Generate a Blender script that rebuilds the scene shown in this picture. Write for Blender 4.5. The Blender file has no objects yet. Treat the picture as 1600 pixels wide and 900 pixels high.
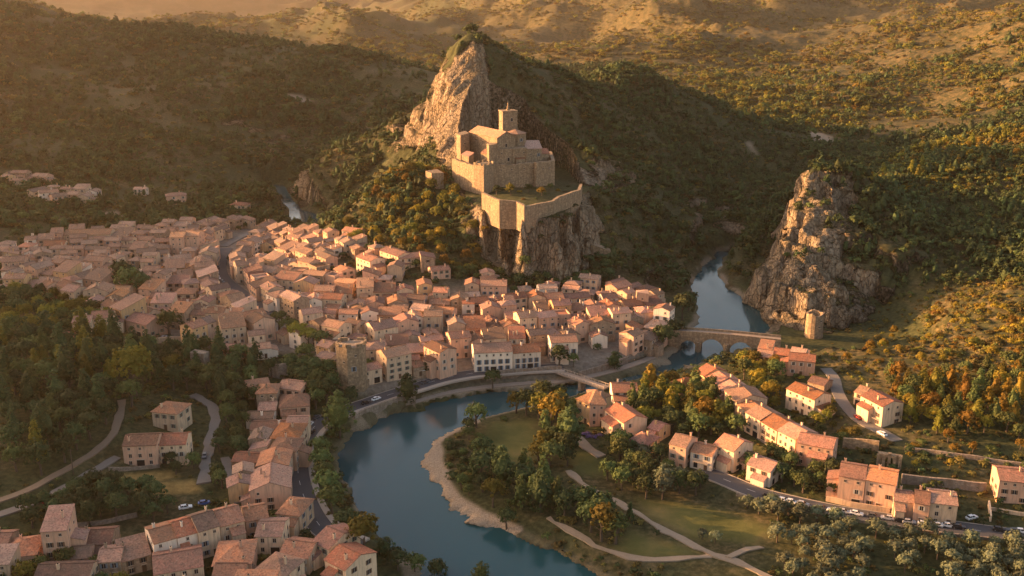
import bpy, bmesh, math, random
import numpy as np
from mathutils import Vector, Matrix, Euler

random.seed(7)
RNG = np.random.default_rng(11)
SC = bpy.context.scene
COL = SC.collection

# ------------------------------------------------------------------ camera
CAM_H, FPX = 170.0, 1556.0
PITCH = math.atan(460.0 / FPX)
SP, CP = math.sin(PITCH), math.cos(PITCH)
cam_d = bpy.data.cameras.new('camera')
cam_d.sensor_width = 36.0
cam_d.lens = 36.0 * FPX / 1600.0
cam_d.clip_start, cam_d.clip_end = 1.0, 30000.0
cam = bpy.data.objects.new('camera', cam_d)
COL.objects.link(cam)
cam.location = (0, 0, CAM_H)
cam.rotation_euler = (math.pi / 2 - PITCH, 0, 0)
SC.camera = cam

def ray(px, py):
    a, b = (px - 800.0) / FPX, (450.0 - py) / FPX
    return np.array([a, CP + b * SP, -SP + b * CP])

def atz(px, py, z):
    d = ray(px, py)
    t = (z - CAM_H) / d[2]
    return np.array([d[0] * t, d[1] * t, z])

def atd(px, py, y):
    d = ray(px, py)
    t = y / d[1]
    return np.array([d[0] * t, y, CAM_H + d[2] * t])

# ------------------------------------------------------------------ noise
def _hash(ix, iy, iz, seed):
    h = (ix.astype(np.int64) * 374761393 + iy.astype(np.int64) * 668265263 + iz.astype(np.int64) * 2147483647 + seed * 974634777) & 0xFFFFFFFF
    h = ((h ^ (h >> 13)) * 1274126177) & 0xFFFFFFFF
    h = ((h ^ (h >> 16)) * 2246822519) & 0xFFFFFFFF
    return ((h ^ (h >> 15)) & 0xFFFFFF) / float(0xFFFFFF) * 2 - 1

def noise3(x, y, z, seed=0):
    x, y, z = np.asarray(x, float), np.asarray(y, float), np.asarray(z, float)
    ix, iy, iz = np.floor(x), np.floor(y), np.floor(z)
    fx, fy, fz = x - ix, y - iy, z - iz
    ux, uy, uz = [f * f * f * (f * (f * 6 - 15) + 10) for f in (fx, fy, fz)]
    out = 0
    for dx in (0, 1):
        for dy in (0, 1):
            for dz in (0, 1):
                w = (ux if dx else 1 - ux) * (uy if dy else 1 - uy) * (uz if dz else 1 - uz)
                out = out + w * _hash(ix + dx, iy + dy, iz + dz, seed)
    return out

def noise2(x, y, seed=0):
    x, y = np.asarray(x, float), np.asarray(y, float)
    ix, iy = np.floor(x), np.floor(y)
    fx, fy = x - ix, y - iy
    ux, uy = [f * f * f * (f * (f * 6 - 15) + 10) for f in (fx, fy)]
    iz = np.zeros_like(ix)
    a = _hash(ix, iy, iz, seed); b = _hash(ix + 1, iy, iz, seed)
    c = _hash(ix, iy + 1, iz, seed); d = _hash(ix + 1, iy + 1, iz, seed)
    return (a * (1 - ux) + b * ux) * (1 - uy) + (c * (1 - ux) + d * ux) * uy

def fbm2(x, y, scale, octv=4, seed=0):
    s, a, tot = 0, 1.0, 0
    f = 1.0 / scale
    for o in range(octv):
        s = s + a * noise2(x * f, y * f, seed + o * 17); tot += a
        a *= 0.5; f *= 2.03
    return s / tot

def fbm3(x, y, z, scale, octv=4, seed=0):
    s, a, tot = 0, 1.0, 0
    f = 1.0 / scale
    for o in range(octv):
        s = s + a * noise3(x * f, y * f, z * f, seed + o * 17); tot += a
        a *= 0.5; f *= 2.03
    return s / tot

def sstep(a, b, x):
    t = np.clip((x - a) / (b - a), 0, 1)
    return t * t * (3 - 2 * t)

# ------------------------------------------------------------------ 2d geometry
def seg_dist(x, y, pts, closed=False):
    """distance to a polyline and the arclength-parameter of the nearest point (index + fraction)"""
    best = np.full(x.shape, 1e18); par = np.zeros(x.shape)
    n = len(pts)
    for i in range(n if closed else n - 1):
        ax, ay = pts[i][0], pts[i][1]; bx, by = pts[(i + 1) % n][0], pts[(i + 1) % n][1]
        dx, dy = bx - ax, by - ay
        L = dx * dx + dy * dy + 1e-12
        t = np.clip(((x - ax) * dx + (y - ay) * dy) / L, 0, 1)
        d = (x - ax - t * dx) ** 2 + (y - ay - t * dy) ** 2
        m = d < best
        best = np.where(m, d, best); par = np.where(m, i + t, par)
    return np.sqrt(best), par

def in_poly(x, y, pts):
    c = np.zeros(x.shape, bool); n = len(pts)
    j = n - 1
    for i in range(n):
        xi, yi, xj, yj = pts[i][0], pts[i][1], pts[j][0], pts[j][1]
        with np.errstate(divide='ignore', invalid='ignore'):
            t = ((yi > y) != (yj > y)) & (x < (xj - xi) * (y - yi) / (yj - yi + 1e-12) + xi)
        c ^= t; j = i
    return c

def sdf(x, y, pts):
    """positive inside; only exact near the polygon"""
    x = np.asarray(x, float); y = np.asarray(y, float)
    p = np.array([q[:2] for q in pts])
    out = np.full(x.shape, -1e3)
    m = (x > p[:, 0].min() - 70) & (x < p[:, 0].max() + 70) & (y > p[:, 1].min() - 70) & (y < p[:, 1].max() + 70)
    if m.any():
        d, _ = seg_dist(x[m], y[m], pts, True)
        out[m] = np.where(in_poly(x[m], y[m], pts), d, -d)
    return out

def smooth_line(pts, step=4.0):
    """Catmull-Rom through the points, resampled about every step metres"""
    P = [np.array(p, float) for p in pts]
    P = [2 * P[0] - P[1]] + P + [2 * P[-1] - P[-2]]
    out = []
    for i in range(1, len(P) - 2):
        n = max(1, int(np.linalg.norm(P[i + 1] - P[i]) / step))
        for k in range(n):
            t = k / n
            out.append(0.5 * ((2 * P[i]) + (-P[i - 1] + P[i + 1]) * t + (2 * P[i - 1] - 5 * P[i] + 4 * P[i + 1] - P[i + 2]) * t * t
                              + (-P[i - 1] + 3 * P[i] - 3 * P[i + 1] + P[i + 2]) * t ** 3))
    out.append(P[-2])
    return out

# ------------------------------------------------------------------ terrain control points
CTRL = []
def cz(px, py, z): CTRL.append(tuple(atz(px, py, z)))
def cd(px, py, d): CTRL.append(tuple(atd(px, py, d)))
def cw(x, y, z): CTRL.append((x, y, z))

# valley floor, left bank
for a in [(60, 890, 9), (250, 890, 8), (400, 880, 7), (520, 870, 6), (600, 880, 3), (0, 800, 13), (150, 800, 10), (300, 790, 8), (420, 770, 6), (480, 760, 5),
          (0, 680, 20), (120, 680, 17), (250, 680, 12), (340, 680, 9), (430, 660, 6), (0, 580, 24), (120, 580, 20), (250, 580, 16), (380, 590, 11), (470, 610, 8),
          (0, 500, 22), (120, 510, 19), (240, 520, 16), (340, 530, 14), (450, 550, 12), (520, 590, 9), (560, 610, 6), (620, 600, 6), (700, 580, 6), (800, 570, 6), (900, 560, 6), (980, 545, 6),
          (1040, 520, 6), (0, 430, 18), (120, 430, 16), (260, 430, 14), (360, 440, 13), (460, 450, 13), (560, 470, 13), (660, 480, 12), (760, 490, 10), (860, 490, 9), (960, 480, 9), (1040, 470, 6),
          (400, 400, 12), (470, 400, 14), (540, 410, 18), (600, 420, 20), (660, 440, 19), (740, 450, 16), (300, 380, 14), (200, 375, 15), (60, 370, 17), (380, 370, 10), (430, 375, 8),
          (0, 320, 22), (120, 320, 19), (220, 310, 17), (320, 320, 13), (390, 330, 9), (420, 335, 6), (0, 275, 30), (120, 285, 24), (220, 285, 20), (330, 290, 16)]: cz(*a)
# castle spur
for a in [(600, 370, 27), (650, 380, 29), (700, 400, 25), (640, 320, 42), (700, 340, 38), (720, 300, 45), (560, 350, 27), (520, 372, 20), (690, 275, 53), (670, 300, 48),
          (740, 420, 18), (830, 442, 13), (900, 430, 13), (950, 420, 14), (880, 455, 11)]: cz(*a)
for a in [(640, 262, 660), (560, 305, 660), (500, 347, 690), (735, 180, 712), (747, 226, 700), (700, 130, 778), (690, 262, 702), (700, 272, 684), (668, 240, 765), (935, 350, 610), (960, 400, 590), (1000, 430, 560)]: cd(*a)
cw(-100, 712, 31); cw(-65, 728, 56)
for a in [(800, 282), (760, 280), (850, 280)]: cd(a[0], a[1], 640)
# the peak behind the castle and its two flanks
for a in [(742, 70, 780), (690, 100, 830), (650, 150, 850), (600, 190, 860), (500, 240, 862), (460, 272, 825), (600, 250, 815), (550, 290, 795), (505, 325, 780), (660, 210, 845), (672, 170, 845),
          (762, 130, 765), (800, 88, 815), (860, 110, 880), (960, 108, 990), (1010, 120, 1000), (1060, 145, 1000), (840, 180, 765), (900, 200, 780), (1000, 250, 770),
          (1100, 300, 775), (950, 262, 690), (1000, 300, 690), (1060, 350, 660), (1100, 250, 870), (1200, 285, 885), (1180, 240, 940), (1050, 200, 930), (1070, 410, 610), (1130, 350, 730), (1160, 345, 745)]: cd(*a)
cw(-60, 900, 70); cw(-130, 900, 35); cw(60, 1000, 75); cw(200, 1100, 62)
# left hill
for a in [(0, 25, 1500), (150, 35, 1480), (300, 60, 1450), (430, 75, 1400), (540, 95, 1350), (640, 105, 1300), (0, 120, 1180), (200, 150, 1100), (400, 150, 1120), (550, 170, 1120),
          (0, 200, 990), (200, 225, 920), (390, 240, 940), (450, 205, 1060), (530, 210, 1050), (100, 80, 1330), (300, 110, 1260), (450, 120, 1220)]: cd(*a)
for a in [(440, 282, 5), (425, 300, 3), (460, 300, 4), (470, 340, 2), (440, 330, 4)]: cz(*a)
for a in [(440, 358, 4), (480, 362, 6), (505, 362, 12), (420, 362, 7)]: cz(*a)
for a in [(-800, 1900, 60), (-500, 1850, 40), (-200, 1800, 25), (-30, 1600, 25)]: cw(*a)
# far ranges
for a in [(1000, 160, 1230), (1200, 200, 1120), (1300, 150, 1300), (1400, 112, 1370), (1390, 190, 1150), (1600, 35, 1500), (1500, 75, 1430), (1250, 150, 1330), (1600, 110, 1180), (1450, 172, 1230), (1300, 215, 1050), (1550, 165, 1120),
          (1200, 80, 1900), (1000, 80, 1900), (900, 60, 2300), (850, 20, 2800), (790, 0, 2950), (1400, 40, 2600), (1600, 12, 2800), (1400, -5, 3200), (1150, 25, 2700), (1000, 10, 2900),
          (700, 0, 2700), (640, 40, 2350), (560, 85, 2150), (900, 110, 1700), (760, 60, 2200), (450, 60, 3700), (250, 40, 4200), (600, 60, 3500), (50, 25, 4300), (350, 20, 5200), (560, 30, 4600)]: cd(*a)
for a in [(-1500, 6000, 260), (-700, 6000, 240), (-150, 5600, 230), (200, 4300, 420), (900, 4200, 380), (1700, 4200, 420), (2600, 4000, 420), (-3000, 5200, 300), (-2200, 6400, 520), (-900, 6400, 500),
          (0, 6400, 500), (1200, 6200, 520), (2800, 6000, 500), (1900, 1900, 150), (1500, 1000, 120), (900, 900, 100), (1000, 500, 90), (800, 250, 50), (500, 200, 15), (300, 150, 8),
          (0, 150, -1), (-150, 150, 8), (-100, 110, 8), (100, 110, 3)]: cw(*a)
# right cliff, right ridge, gully and near slope
for a in [(1280, 285, 600), (1300, 270, 612), (1345, 285, 630), (1420, 262, 700), (1500, 235, 740), (1600, 200, 760), (1450, 330, 610), (1550, 300, 630), (1400, 400, 540), (1550, 400, 550), (1320, 400, 545),
          (1350, 470, 505), (1600, 445, 472), (1500, 475, 472), (1400, 505, 470), (1330, 330, 590), (1270, 420, 522), (1272, 350, 565), (1268, 470, 497), (1320, 450, 505)]: cd(*a)
for a in [(215, 520, 14), (255, 515, 21), (180, 515, 12), (330, 520, 34)]: cw(*a)
cw(300, 900, 26); cw(430, 910, 32); cw(380, 1000, 22); cw(180, 760, 8); cw(215, 800, 20); cw(240, 790, 30)
for a in [(1600, 600, 20), (1500, 600, 16), (1400, 600, 13), (1300, 560, 12), (1600, 700, 14), (1500, 720, 12), (1400, 690, 11), (1360, 770, 8), (1550, 770, 9), (1250, 700, 8), (1100, 690, 5.5),
          (1250, 610, 9), (1200, 560, 7.5), (1100, 590, 6), (1275, 530, 12), (1220, 520, 9), (1000, 640, 5), (950, 605, 4), (1000, 780, 3.2), (1200, 850, 4), (1500, 860, 5), (850, 750, 3), (760, 700, 2.2), (1600, 830, 7),
          (900, 650, 4), (820, 640, 2), (900, 860, 2.5), (1100, 890, 3)]: cz(*a)
# long ridge added out of frame, heights shaped to keep the valley in evening shade
for a in [(-900, -150, 210), (-900, 200, 205), (-900, 420, 198), (-900, 560, 192), (-900, 680, 178), (-900, 800, 158), (-900, 950, 156), (-930, 1080, 178), (-980, 1250, 245), (-1060, 1450, 285), (-1180, 1700, 290), (-1320, 2000, 265),
          (-1420, 2250, 180), (-1700, 2700, 90), (-560, 700, 70), (-560, 500, 60), (-500, 300, 45), (-600, 900, 70), (-1500, 700, 120), (-1700, 1500, 100), (-1500, 200, 120), (-300, 250, 14), (-450, 100, 40)]: cw(*a)

_C = np.array(CTRL)
_U = np.stack([np.arctan2(_C[:, 0], _C[:, 1]), np.log(np.hypot(_C[:, 0], _C[:, 1]))], 1)
_CC = 0.022
def _phi(du, dv): return -np.sqrt(du * du + dv * dv + _CC * _CC)
_n = len(_C)
_A = np.zeros((_n + 1, _n + 1))
_A[:_n, :_n] = _phi(_U[:, 0][:, None] - _U[:, 0][None], _U[:, 1][:, None] - _U[:, 1][None]) + 0.004 * np.eye(_n)
_A[:_n, _n] = 1; _A[_n, :_n] = 1
_W = np.linalg.solve(_A, np.append(_C[:, 2], 0))

def rbf(x, y):
    th, v = np.arctan2(x, y), np.log(np.maximum(np.hypot(x, y), 40))
    out = np.full(th.shape, _W[_n])
    for k in range(_n):
        out = out + _W[k] * _phi(th - _U[k, 0], v - _U[k, 1])
    return out

# ------------------------------------------------------------------ river outline (world, z = 0)
def wz(lst, z=0): return [tuple(atz(a, b, z)[:2]) for a, b in lst]
RIVER = wz([(655, 960), (640, 890), (600, 845), (565, 800), (540, 750), (528, 710), (540, 685), (558, 665), (580, 654), (622, 640), (692, 622), (762, 612), (832, 606), (882, 601), (932, 595), (985, 580), (1022, 566),
            (1046, 553), (1058, 538), (1066, 522), (1090, 505), (1091, 480), (1081, 456), (1084, 436), (1098, 420), (1113, 404), (1126, 392), (1136, 384),
            (1146, 386), (1142, 398), (1126, 412), (1121, 425), (1131, 441), (1160, 466), (1181, 481), (1204, 500), (1204, 520), (1172, 532), (1170, 548),
            (1130, 558), (1092, 571), (1050, 586), (1000, 593), (962, 602), (905, 617), (850, 632), (800, 643), (762, 652), (745, 657), (720, 669), (690, 686), (675, 697), (671, 722), (688, 762), (720, 792), (762, 818),
            (802, 834), (852, 854), (902, 884), (960, 915), (1010, 960)])
POOL = wz([(457, 326), (470, 329), (488, 334), (501, 344), (499, 352), (480, 353), (462, 351), (457, 343)])
POOL2 = wz([(425, 290), (440, 290), (452, 312), (466, 327), (458, 327), (440, 310)])

# castle platforms and cliffs
TERRACE = [tuple(atz(a, b, 46)[:2]) for a, b in [(751, 330), (779, 337), (805, 335), (819, 347), (843, 345), (873, 346), (909, 320), (922, 300), (890, 268), (820, 250), (740, 255), (716, 268), (722, 290), (738, 312)]]
UPPER = [tuple(atd(a, 260, d)[:2]) for a, d in [(711, 654), (742, 636), (757, 634), (772, 638), (839, 647), (864, 656), (860, 688), (830, 705), (760, 712), (716, 690)]]
CLIFF = [(136, 545), (140, 512), (150, 494), (168, 490), (190, 512), (330, 600), (420, 760), (300, 800), (226, 760), (196, 690), (180, 640), (165, 600), (148, 575)]
PEAKROCK = [tuple(atd(a, 200, d)[:2]) for a, d in [(683, 754), (712, 722), (742, 688), (762, 700), (772, 765), (748, 792), (700, 796), (686, 780)]]

ROCKAREAS = [([(738, 66), (756, 78), (764, 115), (750, 150), (744, 200), (738, 255), (748, 300), (738, 330), (700, 275), (690, 262), (684, 235), (690, 200), (699, 150), (716, 90)], 1.0),
             ([(746, 300), (920, 300), (932, 345), (935, 415), (870, 445), (790, 432), (755, 400), (735, 350)], 1.0),
             ([(640, 150), (690, 95), (700, 130), (690, 220), (650, 235), (615, 225)], 0.6), ([(560, 190), (640, 170), (630, 250), (560, 250)], 0.25),
             ([(1205, 380), (1235, 310), (1265, 268), (1335, 266), (1335, 310), (1318, 380), (1310, 450), (1300, 520), (1215, 525), (1170, 490), (1180, 450)], 1.0), ([(1300, 400), (1370, 430), (1370, 520), (1290, 520)], 0.6),
             ([(890, 255), (960, 255), (1000, 290), (960, 300), (900, 285)], 0.8), ([(1070, 310), (1170, 330), (1170, 370), (1080, 345)], 0.75), ([(640, 270), (700, 275), (720, 330), (660, 330)], 0.55),
             ([(340, 180), (480, 200), (500, 235), (440, 240), (360, 225)], 0.75), ([(440, 290), (470, 290), (510, 330), (470, 325)], 0.6)]
ROADS = []   # filled by road(): (name, smoothed 3d points, width)

OUTCROPS = [([tuple(atd(a, 200, d)[:2]) for a, d in [(345, 945), (420, 970), (482, 960), (475, 925), (400, 915), (350, 920)]], 13.0),
            ([tuple(atd(a, 200, d)[:2]) for a, d in [(1070, 690), (1120, 700), (1172, 740), (1170, 790), (1110, 790), (1075, 740)]], 9.0),
            ([tuple(atd(a, 200, d)[:2]) for a, d in [(600, 835), (640, 790), (680, 775), (695, 815), (665, 850), (620, 860)]], 14.0),
            ([tuple(atd(a, 200, d)[:2]) for a, d in [(890, 690), (950, 680), (1005, 700), (990, 735), (930, 730)]], 10.0)]
def base_height(x, y):
    x = np.asarray(x, float); y = np.asarray(y, float)
    r = np.hypot(x, y)
    h = rbf(x, y)
    # relief grows with height and distance
    hill = np.clip((h - 20) / 45, 0, 1) * sstep(8000, 3000, r)
    amp = hill * np.clip(r / 900, 0.35, 3.0)
    ridg = 1 - np.abs(fbm2(x + 0.3 * y, y, 150, 4, 3)) * 2.2
    h = h + amp * (5.0 * fbm2(x, y, 110, 5, 5) + 3.0 * (ridg - 0.55))
    far = sstep(1150, 2000, r)
    rg = 1 - np.abs(fbm2(x + 0.35 * y, y - 0.2 * x, 760, 5, 13)) * 2.4
    h = h + far * (50 * (rg - 0.5) + 14 * fbm2(x, y, 210, 4, 14)) * np.clip((h - 20) / 60, 0.15, 1.6) * sstep(-900, -200, x + 0.12 * y)
    h = h + 0.45 * fbm2(x, y, 25, 3, 9)
    h = np.maximum(h, 1.6 + 0.4 * fbm2(x, y, 30, 2, 8))
    # --- gorge cliff: steep edge with buttresses
    n1 = fbm2(x, y, 22, 4, 21); n2 = fbm2(x, y, 9, 3, 22)
    s = sdf(x, y, CLIFF)
    low = 2.5 + np.clip((y - 560) * 0.10, 0, 16)
    rib = 1 - 2.2 * np.abs(fbm2(x * 0.5, y * 0.9, 17, 3, 25))
    k = sstep(-4, 13, s + 8 * n1 + 6 * (rib - 0.4) + 4 * n2)
    near = s > -60
    wx = sstep(222, 190, x)
    h = np.where(near & (x < 300), h * (1 - wx) + wx * np.where(s > 40, h, np.minimum(h, low) * (1 - k) + h * k), h)
    # --- beds of limestone: ledges and risers on the gorge cliff; low field terraces on the sunny slope
    def beds(h, st, wgt, ns):
        t = h / st + ns; fr_ = t - np.floor(t)
        return h * (1 - wgt) + wgt * ((np.floor(t) + sstep(0.30, 0.62, fr_) - ns) * st)
    wq = sstep(-6, 4, s) * sstep(250, 215, x) * sstep(690, 640, y)
    h = np.where(s > -40, beds(h, 15.0, 0.85 * wq, 0.9 * n1 + 0.25 * n2 + 0.012 * x), h)
    wt_ = sstep(375, 395, y) * sstep(520, 490, y) * sstep(120, 150, x) * sstep(9, 12, h)
    h = beds(h, 1.8, 0.5 * wt_, 0.8 * fbm2(x, y, 40, 3, 71))
    for Q, st_ in OUTCROPS:
        so = sdf(x, y, Q); wo = sstep(-14, 12, so + 10 * n1)
        h = np.where(so > -40, beds(h, st_, 0.85 * wo, 0.9 * n1 + 0.3 * n2 + 0.01 * x), h)
    # --- peak rock face: pushed up so that the west side stands as a wall
    s = sdf(x, y, PEAKROCK)
    k = sstep(-3, 7, s + 6 * n1 + 3 * n2)
    h = h + np.where(s > -50, 9.0 * k, 0)
    # --- castle rock
    s = sdf(x, y, TERRACE)
    rib = 1 - 2.2 * np.abs(fbm2(x * 1.0, y * 0.45, 12, 3, 24))
    k = sstep(-7, 2.5, s + 10.0 * (rib - 0.45) + 4 * n1 + 3 * n2)
    front = sstep(600, 575, y) * sstep(-30, -14, x)
    k2 = sstep(-14, 2, s + 6 * n1 + 3 * n2)
    kk = k * front + k2 * (1 - front)
    h = np.where(s > -55, h * (1 - kk) + np.maximum(h, 47.5) * kk, h)
    h = np.where(s > 1.5, 47.5 + 2.0 * sstep(2, 30, s) + 0.5 * n2, h)
    s = sdf(x, y, UPPER)
    k = sstep(-0.5, 1.5, s)
    h = np.where(s > -2, h * (1 - k) + 61.5 * k, h)
    return h

def carve(h, x, y):
    s = sdf(x, y, RIVER)
    # bank profile
    out = np.where(s > -14, h * sstep(1.0, -12, s) + (0.9) * (1 - sstep(1.0, -12, s)), h)
    cl = sdf(x, y, CLIFF) > -14
    out = np.where(cl & (s <= -1), np.maximum(out, h * sstep(0, -5, s)), out)
    out = np.where(s > -1.0, np.minimum(out, -0.4 - 2.5 * sstep(-1, 6, s) + 1.3 * sstep(0.6, -1.0, s)), out)
    for P in (POOL, POOL2):
        s2 = sdf(x, y, P)
        out = np.where(s2 > -12, np.minimum(out, -1.5 + 6 * sstep(2, -12, s2)), out)
    return out

def H(x, y, roads=True):
    x = np.atleast_1d(np.asarray(x, float)); y = np.atleast_1d(np.asarray(y, float))
    h = carve(base_height(x, y), x, y)
    if not roads or not ROADS: return h
    sw, sz, mk = np.zeros(x.shape), np.zeros(x.shape), np.zeros(x.shape)
    for name, pts, w in ROADS:
        P = np.array(pts)
        m = (x > P[:, 0].min() - 12) & (x < P[:, 0].max() + 12) & (y > P[:, 1].min() - 12) & (y < P[:, 1].max() + 12)
        if not m.any(): continue
        d, par = seg_dist(x[m], y[m], pts)
        i = np.clip(par.astype(int), 0, len(pts) - 2); f = par - i
        zr = P[i, 2] * (1 - f) + P[i + 1, 2] * f
        k = sstep(w / 2 + 5.0, w / 2 + 0.8, d); wt = k ** 4
        sw[m] += wt; sz[m] += wt * zr; mk[m] = np.maximum(mk[m], k)
    return np.where(mk > 0, h * (1 - mk) + mk * sz / np.maximum(sw, 1e-9), h)

def H1(x, y): return float(H(x, y)[0])

def hit(px, py, dz=0.0, t0=200.0, t1=3500.0):
    """first crossing of the pixel's ray with the terrain raised by dz"""
    d = ray(px, py)
    t = np.concatenate([np.arange(t0, 900, 2.0), np.arange(900, t1, 8.0)])
    g = CAM_H + d[2] * t - H(d[0] * t, d[1] * t) - dz
    k = np.argmax(g < 0)
    if g[k] >= 0: k = len(t) - 1
    a, b = (t[k - 1], t[k]) if k > 0 else (t[0], t[0])
    ga, gb = (g[k - 1], g[k]) if k > 0 else (1, -1)
    tt = a + (b - a) * ga / (ga - gb + 1e-9)
    return np.array([d[0] * tt, d[1] * tt, CAM_H + d[2] * tt - dz])
# ------------------------------------------------------------------ node helpers
class NT:
    def __init__(s, name, disp=None):
        s.m = bpy.data.materials.new(name); s.m.use_nodes = True
        s.t = s.m.node_tree; s.t.nodes.clear()
        s.out = s.t.nodes.new('ShaderNodeOutputMaterial')
        s.b = s.t.nodes.new('ShaderNodeBsdfPrincipled')
        s.t.links.new(s.b.outputs[0], s.out.inputs[0])
    def n(s, typ, **kw):
        nd = s.t.nodes.new(typ)
        for k, v in kw.items():
            if k.startswith('i_'):
                key = k[2:]
                nd.inputs[int(key) if key.isdigit() else key].default_value = v
            else: setattr(nd, k, v)
        return nd
    def l(s, a, b): s.t.links.new(a, b)
    def pos(s, space='Object'):
        if space == 'Object': return s.n('ShaderNodeTexCoord').outputs['Object']
        return s.n('ShaderNodeNewGeometry').outputs['Position']
    def noise(s, vec, scale, detail=4, rough=0.55, dist=0.0):
        nd = s.n('ShaderNodeTexNoise'); nd.inputs['Scale'].default_value = scale; nd.inputs['Detail'].default_value = detail
        nd.inputs['Roughness'].default_value = rough; nd.inputs['Distortion'].default_value = dist
        if vec is not None: s.l(vec, nd.inputs['Vector'])
        return nd.outputs['Fac']
    def mapping(s, vec, scale=(1, 1, 1), rot=(0, 0, 0)):
        nd = s.n('ShaderNodeMapping'); nd.inputs['Scale'].default_value = scale; nd.inputs['Rotation'].default_value = rot
        s.l(vec, nd.inputs['Vector']); return nd.outputs[0]
    def ramp(s, fac, stops, interp='LINEAR'):
        nd = s.n('ShaderNodeValToRGB'); r = nd.color_ramp; r.interpolation = interp
        while len(r.elements) < len(stops): r.elements.new(0.5)
        for e, (p, c) in zip(r.elements, stops):
            e.position = p; e.color = (c[0], c[1], c[2], 1) if not isinstance(c, (int, float)) else (c, c, c, 1)
        s.l(fac, nd.inputs[0]); return nd.outputs[0]
    def mix(s, fac, a, b, blend='MIX'):
        nd = s.n('ShaderNodeMix', data_type='RGBA', blend_type=blend)
        for sock, v in ((0, fac), (6, a), (7, b)):
            if isinstance(v, (int, float)): nd.inputs[sock].default_value = v
            elif isinstance(v, tuple): nd.inputs[sock].default_value = (v[0], v[1], v[2], 1)
            else: s.l(v, nd.inputs[sock])
        return nd.outputs[2]
    def math(s, op, a, b=None, clamp=False):
        nd = s.n('ShaderNodeMath', operation=op); nd.use_clamp = clamp
        for i, v in enumerate((a, b)):
            if v is None: continue
            if isinstance(v, (int, float)): nd.inputs[i].default_value = v
            else: s.l(v, nd.inputs[i])
        return nd.outputs[0]
    def attr(s, name):
        return s.n('ShaderNodeAttribute', attribute_name=name).outputs['Fac']
    def bump(s, h, strength=0.5, dist=0.1, normal=None):
        nd = s.n('ShaderNodeBump'); nd.inputs['Strength'].default_value = strength; nd.inputs['Distance'].default_value = dist
        s.l(h, nd.inputs['Height'])
        if normal is not None: s.l(normal, nd.inputs['Normal'])
        return nd.outputs[0]
    def fin(s, color=None, rough=0.85, normal=None, spec=0.25, metallic=0.0):
        if color is not None:
            if isinstance(color, tuple): s.b.inputs['Base Color'].default_value = (*color, 1)
            else: s.l(color, s.b.inputs['Base Color'])
        if isinstance(rough, (int, float)): s.b.inputs['Roughness'].default_value = rough
        else: s.l(rough, s.b.inputs['Roughness'])
        s.b.inputs['Specular IOR Level'].default_value = spec
        s.b.inputs['Metallic'].default_value = metallic
        if normal is not None: s.l(normal, s.b.inputs['Normal'])
        return s.m

def mesh_from(name, verts, faces, mats=(), smooth=False, mat_idx=None):
    me = bpy.data.meshes.new(name)
    me.from_pydata([tuple(v) for v in verts], [], [tuple(f) for f in faces])
    for m in mats: me.materials.append(m)
    if mat_idx is not None: me.polygons.foreach_set('material_index', np.array(mat_idx, dtype=np.int32))
    if smooth: me.polygons.foreach_set('use_smooth', np.ones(len(me.polygons), dtype=bool))
    me.update()
    return me

def link(name, data, parent=None, loc=None, rot=None, scale=None):
    o = bpy.data.objects.new(name, data)
    COL.objects.link(o)
    if loc is not None: o.location = loc
    if rot is not None: o.rotation_euler = rot if not isinstance(rot, (int, float)) else (0, 0, rot)
    if scale is not None: o.scale = scale if not isinstance(scale, (int, float)) else (scale,) * 3
    if parent is not None: o.parent = parent
    return o

def tag(o, label=None, cat=None, group=None, kind=None):
    if label: o['label'] = label
    if cat: o['category'] = cat
    if group: o['group'] = group
    if kind: o['kind'] = kind
    return o

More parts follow.
